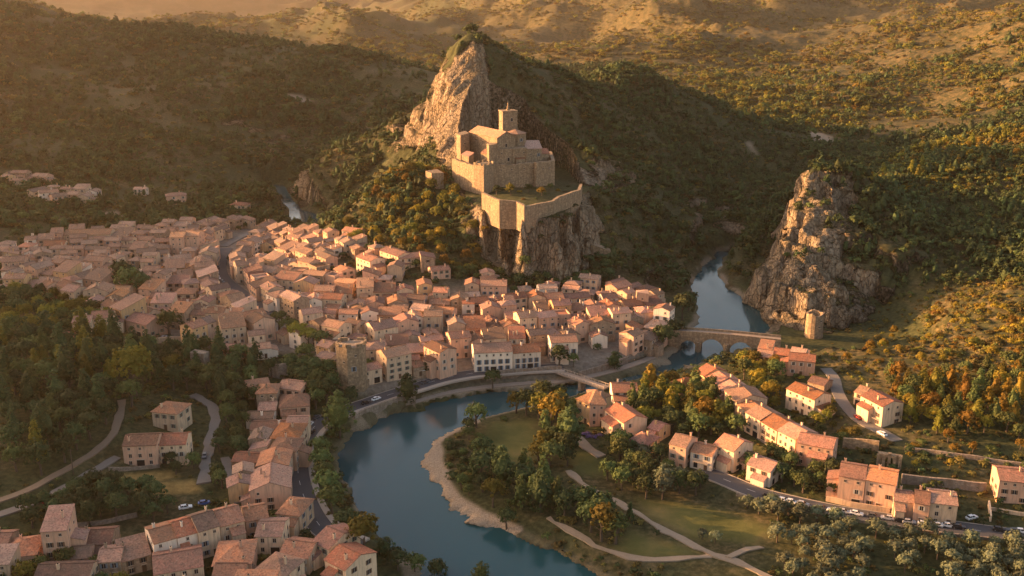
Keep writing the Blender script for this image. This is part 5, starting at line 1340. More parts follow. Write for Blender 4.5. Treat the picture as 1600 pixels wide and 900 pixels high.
def place_row(name, anchor, px, D, wr, hr):
    """only lays the plots out; the houses are built further down"""
    hh = sum(hr) / 2
    L = smooth_line([tuple(hit(a, b, hh)[:2]) for a, b in px], 0.5); P = np.array(L)
    S = np.concatenate([[0], np.cumsum(np.linalg.norm(np.diff(P, axis=0), axis=1))]); tot = S[-1]
    s, done = 0.0, []
    while s < tot - 4:
        w = HR.uniform(*wr) * HR.choice([0.82, 1.0, 1.0, 1.0, 1.25])
        c = min(s + w / 2, tot); x, y = np.interp(c, S, P[:, 0]), np.interp(c, S, P[:, 1])
        a, b = max(0, c - 5), min(tot, c + 5)
        dx, dy = np.interp(b, S, P[:, 0]) - np.interp(a, S, P[:, 0]), np.interp(b, S, P[:, 1]) - np.interp(a, S, P[:, 1])
        yaw = math.atan2(dy, dx)
        if abs(yaw) > math.pi / 2: yaw -= math.copysign(math.pi, yaw)
        yaw += math.radians(HR.gauss(0, 4))
        d = D * HR.uniform(0.82, 1.2); h = HR.uniform(*hr) * HR.choice([0.75, 1.0, 1.0, 1.1, 1.25]); ww = w
        off = HR.gauss(0, 1.1); x -= math.sin(yaw) * off; y += math.cos(yaw) * off
        s += w + (0.1 if HR.random() < 0.8 else HR.uniform(0.8, 2.6))
        ok = free(x, y, ww, d, yaw)
        if not ok:
            for sc in (0.85, 0.72):
                if free(x, y, ww * sc, d * sc, yaw): ww *= sc; d *= sc; ok = True; break
        if not ok or sdf(np.array([x]), np.array([y]), RIVER)[0] > -7: continue
        done.append((x, y, ww, d, h, yaw)); occupy(x, y, ww, d, yaw)
    for i, (x, y, ww, d, h, yaw) in enumerate(done):
        kind = HR.choices(['gable', 'hip', 'shed', 'flat'], [0.62, 0.14, 0.19, 0.05])[0]
        wc, rc = HR.choice(WC), HR.choice(RC)
        if d > ww * 1.05 and kind == 'gable': yaw2, a, b = yaw + math.pi / 2 * (1 if HR.random() < 0.5 else -1), d, ww
        else: yaw2, a, b = yaw, ww, d
        if kind == 'gable' and HR.random() < 0.14: yaw2, a, b = yaw + math.pi / 2, d, ww
        PLOTS.append(dict(x=x, y=y, L=a, D=b, h=h, yaw=yaw2, wall=wc, roof=rc, kind=kind, where=f"{ORD[min(i, 19)]} from {anchor}, {name}", row=True))
PLOTS = []
for R_ in ROWS: place_row(*R_)
FR = random.Random(5)
P_ = np.array(TOWNPOLY); roadl = [(np.array(p)[:, :2], w) for _, p, w in ROADS]
GREEN = [tuple(hit(a, b)[:2]) for a, b in [(205, 432), (505, 525), (465, 515), (400, 405), (690, 445), (590, 430), (545, 420), (660, 440), (720, 440), (160, 460), (265, 515), (820, 455)]]
cand = [(gx + FR.uniform(-2, 2), gy + FR.uniform(-2, 2)) for gx in np.arange(P_[:, 0].min(), P_[:, 0].max(), 5.0) for gy in np.arange(P_[:, 1].min(), P_[:, 1].max(), 5.0)]
cand = [c for c in cand if in_poly(np.array([c[0]]), np.array([c[1]]), TOWNPOLY)[0]]
YARDS = [[tuple(hit(a, b)[:2]) for a, b in q] for q in ([(0, 852), (60, 845), (180, 842), (240, 852), (400, 818), (475, 790), (560, 850), (595, 910), (0, 910)], [(388, 610), (470, 610), (486, 650), (455, 700), (442, 760), (468, 800), (395, 800), (378, 720)], [(1010, 690), (1060, 730), (1150, 735), (1200, 700), (1150, 640), (1100, 600), (1090, 590), (1165, 640), (1310, 720), (1250, 740), (1180, 745), (1090, 745)])]
for q in YARDS[:2]:
    A_ = np.array(q)
    cand += [(float(a), float(b)) for a, b in zip([FR.uniform(A_[:, 0].min(), A_[:, 0].max()) for _ in range(420)], [FR.uniform(A_[:, 1].min(), A_[:, 1].max()) for _ in range(420)]) if in_poly(np.array([a]), np.array([b]), q)[0]]
FR.shuffle(cand)
nrow = len(PLOTS)
for x, y in cand:
    if min(math.hypot(x - g[0], y - g[1]) for g in GREEN) < 13 or H1(x, y) > 24: continue
    if sdf(np.array([x]), np.array([y]), RIVER)[0] > -16: continue
    if min(float(np.min(np.hypot(p[:, 0] - x, p[:, 1] - y))) - w / 2 for p, w in roadl) < 6: continue
    near = min(PLOTS[:nrow], key=lambda o: (o['x'] - x) ** 2 + (o['y'] - y) ** 2)
    w, d = FR.uniform(6.5, 11), FR.uniform(6.5, 9)
    if not free(x, y, w, d, near['yaw'], -0.1): continue
    occupy(x, y, w, d, near['yaw'])
    side = 'above' if y > near['y'] else 'below'
    side = ('left of' if x < near['x'] else 'right of') if abs(x - near['x']) > abs(y - near['y']) else side
    PLOTS.append(dict(x=x, y=y, L=w, D=d, h=FR.uniform(4.5, 8.0), yaw=near['yaw'], wall=FR.choice(WC), roof=FR.choice(RC), kind=FR.choice(['gable', 'gable', 'gable', 'hip', 'shed']), where=f"{side} the {near['where']}", row=False))
PLOTS.sort(key=lambda p: math.hypot(p['x'], p['y']))
NTH = 299 - len(HOUSES)
OUT = [p for p in PLOTS if p['y'] < 180 or abs(p['x']) > 0.6 * p['y'] + 10]
PLOTS = [p for p in PLOTS if p not in OUT]
def build_plot(p):
    x, y = p['x'], p['y']; far = math.hypot(x, y) > 520
    n0 = len(OCC)
    r = house(x, y, H1(x, y), p['L'], p['D'], p['h'], p['yaw'], wall=p['wall'], roof=p['roof'], kind=p['kind'], detail=0 if far else 1, rng=HR, chim=0 if HR.random() < (.4 if far else .15) else HR.choice([1, 1, 2]))
    del OCC[n0:]
    return r
seen = {}
for p in PLOTS[:NTH]:
    r = build_plot(p)
    ww = {'stone': 'bare-stone'}.get(p['wall'], p['wall']); kd = '' if p['kind'] == 'gable' or not p['row'] else {'hip': 'hipped ', 'shed': 'lean-roofed ', 'flat': 'terraced '}[p['kind']]
    st_ = STO[storeys(p['h'])] + ' ' if not p['row'] else ''
    lab = f"{ww} {kd}{p['roof']}-roofed house{',' if p['row'] else ''} {p['where']}"
    k = seen.get(lab, 0); seen[lab] = k + 1
    if k: lab = lab.replace(' house', ' cottage', 1) if k == 1 else lab.replace(' house', ' dwelling', 1)
    tag(r, lab, 'house', 'houses of the town'); HOUSES.append(r)
    if len(lab.split()) > 16: lab = lab.replace(' of the ', ' of ', 1); r['label'] = lab
    if len(lab.split()) > 16: lab = lab.replace('the ', '', 1); r['label'] = lab
    if len(lab.split()) > 16: print('LONG', lab)
# the remaining, farthest roofs as one mass
rest_v, rest_f, rest_m, rest_uv, mats = [], [], [], [], []
def absorb(o, M):
    me = o.data
    if me is not None:
        Mw = M @ o.matrix_local if False else M
        base = len(rest_v); rest_v.extend([Mw @ v.co for v in me.vertices])
        ul = me.uv_layers[0].data if me.uv_layers else None
        for pl in me.polygons:
            rest_f.append(tuple(base + i for i in pl.vertices)); mt = me.materials[pl.material_index]
            if mt not in mats: mats.append(mt)
            rest_m.append(mats.index(mt)); rest_uv.extend([tuple(ul[li].uv) for li in pl.loop_indices] if ul else [(0, 0)] * len(pl.vertices))
for p in PLOTS[NTH:]:
    r = build_plot(p)
    def walk(o, M):
        Mo = M @ Matrix.LocRotScale(o.location, o.rotation_euler, o.scale)
        absorb(o, Mo)
        for c in list(o.children): walk(c, Mo)
        bpy.data.objects.remove(o)
    walk(r, Matrix.Identity(4))
if rest_v:
    me = mesh_from('distant_houses', rest_v, rest_f, mats, False, rest_m)
    ul = me.uv_layers.new(name='UVMap'); ul.data.foreach_set('uv', np.array(rest_uv, dtype=np.float32).ravel())
    tag(link('distant_houses', me), 'crowd of the farthest small roofs at the upper left of the town', 'houses', None, 'stuff')
print('HOUSES', len(HOUSES), 'rest', len(PLOTS) - NTH)
# ------------------------------------------------------------------ vegetation
def leaf_mat(name, c0, c1, c2, transl=0.3):
    N = NT(name); P = N.pos('World')
    rnd = N.n('ShaderNodeObjectInfo').outputs['Random']
    n = N.noise(P, 0.55, 4, 0.65); n2 = N.noise(P, 2.4, 2, 0.6)
    c = N.mix(N.ramp(n, [(0.33, 0.0), (0.66, 1.0)]), c0, c1)
    c = N.mix(N.math('MULTIPLY', N.ramp(n2, [(0.5, 0.0), (0.7, 1.0)]), 0.6), c, c2)
    hs = N.n('ShaderNodeHueSaturation'); N.l(c, hs.inputs['Color'])
    N.l(N.math('ADD', N.math('MULTIPLY', rnd, 0.7), 0.65), hs.inputs['Value']); N.l(N.math('ADD', N.math('MULTIPLY', rnd, 0.05), 0.475), hs.inputs['Hue'])
    N.fin(hs.outputs[0], 0.75, None, 0.15)
    t = N.n('ShaderNodeBsdfTranslucent'); N.l(hs.outputs[0], t.inputs[0])
    mx = N.n('ShaderNodeMixShader'); mx.inputs[0].default_value = transl
    N.l(N.b.outputs[0], mx.inputs[1]); N.l(t.outputs[0], mx.inputs[2]); N.l(mx.outputs[0], N.out.inputs[0])
    return N.m
L_DARK = leaf_mat('dark_foliage', (0.029, 0.046, 0.017), (0.065, 0.087, 0.032), (0.109, 0.123, 0.043))
L_MID = leaf_mat('green_foliage', (0.051, 0.072, 0.023), (0.102, 0.123, 0.038), (0.167, 0.167, 0.051))
L_OLIVE = leaf_mat('olive_foliage', (0.080, 0.094, 0.052), (0.138, 0.152, 0.087), (0.217, 0.217, 0.131))
L_YEL = leaf_mat('yellow_green_foliage', (0.10, 0.098, 0.018), (0.175, 0.15, 0.027), (0.26, 0.20, 0.038), 0.4)
L_GOLD_SUNLIT = leaf_mat('golden_sunlit_foliage', (0.15, 0.105, 0.017), (0.265, 0.175, 0.026), (0.37, 0.235, 0.038), 0.4)  # golden autumn leaves, and sunlight put into the colour on sunny slopes
L_SCRUB = leaf_mat('scrub_foliage', (0.085, 0.072, 0.022), (0.16, 0.125, 0.036), (0.25, 0.18, 0.058))
M_BARK = surf_mat('bark', (0.045, 0.033, 0.024), (0.12, 0.09, 0.065))

def crown_geo(kind, seed, nclump, nleaf, leaf, core=True):
    """leaf clumps spread over an uneven crown of unit size: radius about 1, bottom at z = 0; returns verts, faces"""
    r = np.random.default_rng(seed)
    V, F = [], []
    def shape(k):
        if kind == 'round':
            d = r.normal(size=(k, 3)); d /= np.linalg.norm(d, axis=1)[:, None]; d[:, 2] = np.where(d[:, 2] < -0.35, -d[:, 2], d[:, 2])
            rad = r.uniform(0.55, 1.0, k) ** 0.6
            return np.stack([d[:, 0] * rad, d[:, 1] * rad, 0.85 + d[:, 2] * rad * 0.9], 1)
        if kind == 'tall':
            z = r.uniform(0, 1, k); prof = np.sin(np.pi * np.clip(z * 0.9 + 0.1, 0, 1)) ** 0.7; a = r.uniform(0, 2 * np.pi, k); q = prof * r.uniform(0.5, 1, k) ** .6
            return np.stack([np.cos(a) * q, np.sin(a) * q, z * 3.0], 1)
        if kind == 'cone':
            z = r.uniform(0, 1, k) ** 1.2; prof = (1 - z) ** 0.75 * 0.95 + 0.06; a = r.uniform(0, 2 * np.pi, k); q = prof * r.uniform(0.5, 1, k) ** .6
            return np.stack([np.cos(a) * q, np.sin(a) * q, z * 2.7], 1)
        if kind == 'umbrella':
            a = r.uniform(0, 2 * np.pi, k); q = r.uniform(0, 1, k) ** 0.5
            return np.stack([np.cos(a) * q, np.sin(a) * q, 0.25 + 0.55 * np.sqrt(np.maximum(1 - q * q, 0)) * r.uniform(0.6, 1, k)], 1)
        if kind == 'low':
            a = r.uniform(0, 2 * np.pi, k); q = r.uniform(0, 1, k) ** 0.5
            return np.stack([np.cos(a) * q, np.sin(a) * q, 0.15 + 0.75 * np.sqrt(np.maximum(1 - q * q, 0)) * r.uniform(0.5, 1, k)], 1)
    C = shape(nclump)
    # a few lobes push the outline in and out
    lob = r.normal(size=(5, 3)); lob /= np.linalg.norm(lob, axis=1)[:, None]
    ctr = C.mean(0); D = C - ctr; dn = D / np.maximum(np.linalg.norm(D, axis=1)[:, None], 1e-6)
    C = ctr + D * (0.86 + 0.30 * np.max(dn @ lob.T, axis=1) ** 3)[:, None]
    for c in C:
        out = c - ctr; out = out / (np.linalg.norm(out) + 1e-6)
        cr = r.uniform(0.13, 0.24)
        for _ in range(nleaf):
            d = r.normal(size=3); d /= np.linalg.norm(d); p = c + d * cr * r.uniform(0.5, 1.0)
            nrm = out * 0.6 + d * 0.7 + np.array([0, 0, 0.45]) + r.normal(size=3) * 0.35; nrm /= np.linalg.norm(nrm)
            t = np.cross(nrm, r.normal(size=3)); t /= np.linalg.norm(t) + 1e-9; b = np.cross(nrm, t)
            s1, s2 = leaf * r.uniform(0.7, 1.3), leaf * r.uniform(0.5, 1.0); k = len(V)
            V += [p - t * s1, p - b * s2 + t * s1 * 0.15, p + t * s1, p + b * s2]; F.append((k, k + 1, k + 2, k + 3))
    if core:
        bm = bmesh.new(); bmesh.ops.create_icosphere(bm, subdivisions=2, radius=1)
        k = len(V); ext = (C.max(0) - C.min(0)) / 2 * 0.66; mid = (C.max(0) + C.min(0)) / 2
        P = np.array([v.co for v in bm.verts]); nz = fbm3(P[:, 0] + seed, P[:, 1], P[:, 2], 0.6, 2, seed)
        P = P * (1 + 0.35 * nz)[:, None]
        if kind == 'cone': P[:, :2] *= (1.25 - 0.85 * (P[:, 2:3] * 0.5 + 0.5))
        V += list(mid + P * ext); F += [tuple(k + v.index for v in f.verts) for f in bm.faces]; bm.free()
    return V, F
def crown_mesh(name, kind, seed, mat, nclump=70, nleaf=9, leaf=0.10, core=True):
    V, F = crown_geo(kind, seed, nclump, nleaf, leaf, core)
    return mesh_from(name, V, F, [mat])
def trunk_mesh(name, h, r0, limbs, seed, lean=0.0):
    rr_ = random.Random(seed); m = MB()
    def tube(a, b, ra, rb, n=6):
        a, b = Vector(a), Vector(b); d = (b - a).normalized(); u = d.orthogonal().normalized(); w = d.cross(u)
        A = [a + (u * math.cos(2 * math.pi * i / n) + w * math.sin(2 * math.pi * i / n)) * ra for i in range(n)]; B = [b + (u * math.cos(2 * math.pi * i / n) + w * math.sin(2 * math.pi * i / n)) * rb for i in range(n)]
        for i in range(n): m.face([A[i], A[(i + 1) % n], B[(i + 1) % n], B[i]])
    top = (lean * h, 0, h); tube((0, 0, -0.3), (lean * h * .5, 0.02, h * 0.5), r0 * 1.2, r0 * 0.85); tube((lean * h * .5, 0.02, h * 0.5), top, r0 * 0.85, r0 * 0.5)
    for i in range(limbs):
        a = 2 * math.pi * i / limbs + rr_.uniform(-.4, .4); z = h * rr_.uniform(0.55, 0.9)
        tube((lean * z, 0, z), (lean * z + math.cos(a) * h * 0.35, math.sin(a) * h * 0.35, z + h * 0.32), r0 * 0.45, r0 * 0.12, 5)
    return m.data(name, [M_BARK])

# unit trees: crown of radius 1 above a trunk; (crown meshes, trunk mesh, crown base height)
def variants(kind, mats, n, seed, **k): return [crown_mesh('crown', kind, seed + i * 7 + j * 101, mt, **k) for j, mt in enumerate(mats) for i in range(n)]
CR = {
 'round_dark': variants('round', [L_DARK], 4, 1), 'round_mid': variants('round', [L_MID], 4, 2), 'round_yel': variants('round', [L_YEL], 3, 3), 'round_gold': variants('round', [L_GOLD_SUNLIT], 3, 4),
 'tall_dark': variants('tall', [L_DARK], 3, 5, nclump=95), 'tall_mid': variants('tall', [L_MID], 3, 6, nclump=95), 'tall_gold': variants('tall', [L_GOLD_SUNLIT], 2, 7, nclump=95),
 'cone_dark': variants('cone', [L_DARK], 3, 8, nclump=80), 'cone_yel': variants('cone', [L_YEL], 3, 9, nclump=80), 'cone_mid': variants('cone', [L_MID], 3, 19, nclump=80), 'cone_gold': variants('cone', [L_GOLD_SUNLIT], 3, 29, nclump=80),
 'umbrella': variants('umbrella', [L_MID], 3, 10, nclump=60), 'umbrella_yel': variants('umbrella', [L_YEL], 2, 11, nclump=60),
 'olive': variants('round', [L_OLIVE], 4, 12, nclump=60), 'low_mid': variants('low', [L_MID], 3, 13, nclump=40), 'low_dark': variants('low', [L_DARK], 3, 14, nclump=40), 'low_gold': variants('low', [L_GOLD_SUNLIT], 3, 15, nclump=40), 'low_scrub': variants('low', [L_SCRUB], 3, 16, nclump=40),
 'round_red': [crown_mesh('crown', 'low', 77, leaf_mat('red_foliage', (0.16, 0.02, 0.02), (0.24, 0.035, 0.03), (0.10, 0.03, 0.02)), nclump=40)],
}
TRUNK = [trunk_mesh('trunk', 1.0, 0.07, 3, 1), trunk_mesh('trunk', 1.0, 0.09, 4, 2, 0.12)]
TR = random.Random(31)
TREES = []
KINDN = {'round': ('broadleaf_tree', 'tree'), 'tall': ('tall_tree', 'tree'), 'cone': ('conifer_tree', 'conifer'), 'umbrella': ('umbrella_pine', 'pine'), 'olive': ('olive_tree', 'olive tree'), 'low': ('shrub', 'shrub')}
def tree(x, y, r, crown, label, group=None, tr=None, hz=1.0, z=None):
    fam = crown.split('_')[0]; nm, cat = KINDN[fam]
    tr = {'round': 0.55, 'tall': 0.5, 'cone': 0.45, 'umbrella': 1.5, 'olive': 0.5, 'low': 0.0}[fam] if tr is None else tr
    z = H1(x, y) if z is None else z
    me = TR.choice(CR[crown]); yaw = TR.uniform(0, 6.28)
    if fam == 'low':
        o = link(nm, me, None, (x, y, z - 0.15 * r), yaw, (r, r * TR.uniform(.85, 1.1), r * hz)); tag(o, label, cat, group); TREES.append((x, y, r)); return o
    root = link(nm, None, loc=(x, y, z - 0.1), rot=yaw); tag(root, label, cat, group)
    c = link('crown', me, root, (0, 0, tr * r * 0.9), None, (r * TR.uniform(.92, 1.08), r * TR.uniform(.92, 1.08), r * hz * TR.uniform(.92, 1.08)))
    th_ = tr * r + r * 0.9
    link('trunk', TR.choice(TRUNK), root, (0, 0, 0), None, (r * 1.2, r * 1.2, th_ * (0.75 if fam != 'umbrella' else 0.62)))
    TREES.append((x, y, r)); return root
def ptree(px, py, r, crown, label, **k):
    g = hit(px, py); return tree(g[0], g[1], r, crown, label, **k)

# single trees one can point to: foot of the tree in the picture
for a in [
 (532, 686, 6.2, 'tall_mid', 'huge bushy tree between the quay road and the river bend', dict(hz=1.05)),
 (518, 668, 4.2, 'round_dark', 'dark tree just behind the huge bushy tree at the river bend', {}),
 (548, 632, 3.6, 'round_dark', 'dark round tree at the foot of the gate tower', {}),
 (638, 632, 4.6, 'tall_dark', 'dark tree rising from the quay wall right of the gate tower', dict(hz=0.95)),
 (770, 607, 4.2, 'round_dark', 'dark round tree on the riverside promenade below the long white house', {}),
 (873, 573, 4.6, 'round_dark', 'dark bushy tree by the town end of the footbridge', {}),
 (896, 574, 3.0, 'round_mid', 'small green tree right of the footbridge end', {}),
 (960, 578, 3.6, 'tall_dark', 'slim dark tree on the river bank below the hipped riverside houses', dict(hz=.8)),
 (1034, 552, 6.5, 'round_dark', 'broad dark tree overhanging the water left of the arched bridge', {}),
 (1052, 536, 5.6, 'round_dark', 'dark tree touching the left end of the arched bridge', {}),
 (1066, 500, 6.5, 'round_dark', 'large dark tree behind the left end of the arched bridge', {}),
 (1076, 486, 5.0, 'round_dark', 'dark tree at the water behind the last pink houses', {}),
 (497, 718, 4.3, 'round_mid', 'first tree of the riverside row counted from the huge bushy tree', {}),
 (500, 738, 4.2, 'round_mid', 'second tree of the riverside row counted from the huge bushy tree', {}),
 (504, 758, 4.0, 'round_mid', 'third tree of the riverside row counted from the huge bushy tree', {}),
 (511, 782, 4.9, 'round_mid', 'fourth tree of the riverside row, largest beside the road bend', {}),
 (519, 806, 4.6, 'round_mid', 'fifth tree of the riverside row counted from the huge bushy tree', {}),
 (541, 838, 4.2, 'round_dark', 'darkest round tree of the riverside row left of the yellow-green tree', {}),
 (570, 868, 5.6, 'round_yel', 'large yellow-green tree on the river bank at the bottom', dict(hz=1.15)),
 (603, 878, 3.0, 'tall_dark', 'small slim dark tree right of the yellow-green riverside tree', dict(hz=.75)),
 (622, 892, 3.4, 'round_dark', 'dark bush-like tree at the bottom edge of the near bank', {}),
 (648, 900, 3.4, 'round_mid', 'middle one of three small trees on the bottom bank edge', {}),
 (683, 908, 3.2, 'round_dark', 'rightmost small tree on the bottom bank edge', {}),
 (751, 918, 2.8, 'tall_mid', 'pointed tree standing alone at the bottom edge of the river', dict(hz=.9)),
 (437, 521, 5.0, 'umbrella', 'leftmost umbrella pine of the clump in the town square', {}),
 (452, 531, 4.8, 'umbrella', 'second umbrella pine of the clump in the town square', {}),
 (466, 541, 5.2, 'umbrella_yel', 'yellowest umbrella pine in the middle of the square clump', {}),
 (483, 547, 4.8, 'umbrella_yel', 'fourth umbrella pine of the clump in the town square', {}),
 (500, 552, 5.0, 'umbrella', 'rightmost umbrella pine of the clump in the town square', {}),
 (192, 452, 7.0, 'round_dark', 'left dark tree of the big group among the left town roofs', {}),
 (205, 462, 7.5, 'round_mid', 'middle tree of the big group among the left town roofs', {}),
 (222, 465, 6.5, 'round_dark', 'right dark tree of the big group among the left town roofs', {}),
 (266, 526, 6.0, 'round_mid', 'spreading tree above the parking place at the town edge', {}),
 (212, 618, 8.0, 'round_yel', 'great golden-topped tree in the middle of the left wood', dict(hz=1.15)),
 (272, 590, 4.6, 'round_yel', 'yellow-green tree left of the small ruined tower', {}),
 (262, 586, 2.6, 'round_gold', 'little golden tree beside the yellow-green one by the ruined tower', {}),
 (862, 668, 6.2, 'round_gold', 'brightest golden round tree on the wooded river meadow', {}),
 (842, 655, 5.2, 'round_yel', 'yellow tree just left of the brightest golden tree', {}),
 (822, 650, 5.0, 'round_mid', 'green tree left of the two golden trees on the river meadow', {}),
 (806, 645, 4.4, 'round_yel', 'outermost yellowish tree of the meadow wood towards the river', {}),
 (940, 846, 5.4, 'round_yel', 'yellow-green tree of the pair beside the park path', dict(hz=1.2)),
 (962, 850, 4.8, 'round_mid', 'greener tree of the pair beside the park path', dict(hz=1.2)),
 (984, 816, 2.0, 'cone_dark', 'slim dark cypress at the park path', dict(hz=1.3)),
 (1016, 612, 4.6, 'cone_gold', 'golden conical tree right of the low white footbridge house', {}),
 (1006, 622, 3.8, 'cone_yel', 'yellow-green conical tree left of the golden cone', {}),
 (1032, 632, 4.4, 'cone_yel', 'yellowish conifer in the garden below the small hipped house', {}),
 (1046, 648, 4.0, 'cone_gold', 'golden conifer in the middle of the right bank garden', {}),
 (1078, 650, 4.2, 'cone_yel', 'conifer below the stepped row of houses', {}),
 (1100, 668, 5.5, 'round_gold', 'broad golden tree in front of the stepped row of houses', {}),
 (1118, 668, 5.0, 'round_yel', 'yellow tree right of the broad golden one by the stepped row', {}),
 (745, 668, 5.0, 'round_mid', 'round green bush-tree alone at the tip of the river meadow', {}),
 (73, 782, 2.6, 'round_red', 'red-leaved shrub beside the pale lane on the left', {}),
 (798, 306, 3.6, 'round_yel', 'yellow-green tree in the castle terrace garden', {}),
 (776, 306, 3.0, 'round_dark', 'dark tree left of the yellow-green one on the castle terrace', {}),
 (846, 306, 2.6, 'round_gold', 'small golden tree at the right of the castle terrace garden', {}),
 (826, 302, 2.6, 'round_dark', 'dark tree near the wall of the castle terrace garden', {}),
 (860, 298, 2.4, 'round_mid', 'small green tree at the right end of the castle terrace garden', {}),
 (792, 827, 3.5, 'round_dark', 'dark tree leaning over the gravel bank at the meadow edge', {}),
]:
    if a[3] == 'round_red':
        g = hit(a[0], a[1]); o = link('shrub', CR['round_red'][0], None, (g[0], g[1], g[2] - .3), 0, a[2]); tag(o, a[4], 'shrub'); continue
    ptree(a[0], a[1], a[2], a[3], a[4], **a[5])

for i, (px, py, r) in enumerate([(862, 352, 3.4), (868, 362, 3.0), (888, 338, 3.2), (896, 330, 2.6), (846, 372, 2.4), (798, 352, 2.2), (764, 346, 2.4), (757, 360, 2.6), (880, 350, 2.8), (846, 352, 2.0)]):
    ptree(px, py, r, 'low_dark' if i not in (5, 6, 7) else 'low_gold', 'shrub clinging to the ledges under the zigzag rampart', group='shrubs under the rampart')
for i, (px, py, r) in enumerate([(742, 296, 2.0), (786, 296, 2.0), (812, 300, 1.8), (836, 296, 2.2), (852, 304, 1.6), (872, 298, 1.8), (888, 292, 1.6), (766, 300, 1.6), (818, 312, 1.4), (838, 311, 1.4)]):
    ptree(px, py, r, ['low_dark', 'low_mid', 'low_gold'][i % 3], 'low bush in the castle terrace garden', group='bushes of the castle terrace')
def sample_grid(arr, x, y):
    t, r = np.arctan2(x, y), np.hypot(x, y)
    i = np.clip(np.searchsorted(RR, r) - 1, 0, len(RR) - 2); j = np.clip(np.searchsorted(TH, t) - 1, 0, len(TH) - 2)
    return arr[i, j]
OCCA = np.array([(o[0], o[1], o[2]) for o in OCC])
def clear_of(x, y, pad_house=1.0, pad_road=1.5, pad_river=1.5):
    ok = np.ones(x.shape, bool)
    for cx, cy, rad, C in OCC:
        m = ok & ((x - cx) ** 2 + (y - cy) ** 2 < (rad + pad_house + 2) ** 2)
        if m.any():
            s = sdf(x[m], y[m], C); ok[np.where(m)[0][s > -pad_house]] = False
    for nm, pts, w in ROADS:
        P = np.array(pts); m = ok & (x > P[:, 0].min() - 12) & (x < P[:, 0].max() + 12) & (y > P[:, 1].min() - 12) & (y < P[:, 1].max() + 12)
        if m.any():
            d, par = seg_dist(x[m], y[m], pts); py_ = np.array(pts)[np.clip(par.astype(int), 0, len(pts) - 1), 1]
            pr = np.where((y[m] < py_) & (nm == 'park_path') & (pad_road > 2), 11.0, pad_road); ok[np.where(m)[0][d < w / 2 + pr]] = False
    ok &= (sdf(x, y, RIVER) < -pad_river) & (sample_grid(mead, x, y) < 0.4) & (sample_grid(sandy, x, y) < 0.4)
    return ok
def zone_points(poly, n, spacing, pad=1.0, road=1.5, river=1.5, dz=0, world=False):
    W_ = poly if world else [tuple(hit(a, b, dz)[:2]) for a, b in poly]
    A = np.array(W_); r = np.random.default_rng(int(abs(A.sum() * 10)) % 99991)
    X = r.uniform(A[:, 0].min(), A[:, 0].max(), n * 25); Y = r.uniform(A[:, 1].min(), A[:, 1].max(), n * 25)
    m = in_poly(X, Y, W_); X, Y = X[m], Y[m]
    m = clear_of(X, Y, pad, road, river); X, Y = X[m], Y[m]
    out = []
    ex = [(t[0], t[1], t[2]) for t in TREES]
    ea = np.array(ex) if ex else np.zeros((0, 3))
    for x, y in zip(X, Y):
        if len(out) >= n: break
        if len(ea) and np.min(np.hypot(ea[:, 0] - x, ea[:, 1] - y) - ea[:, 2] * 0.7) < spacing * 0.45: continue
        if out and min((x - p[0]) ** 2 + (y - p[1]) ** 2 for p in out) < spacing ** 2: continue
        out.append((x, y))
    return out
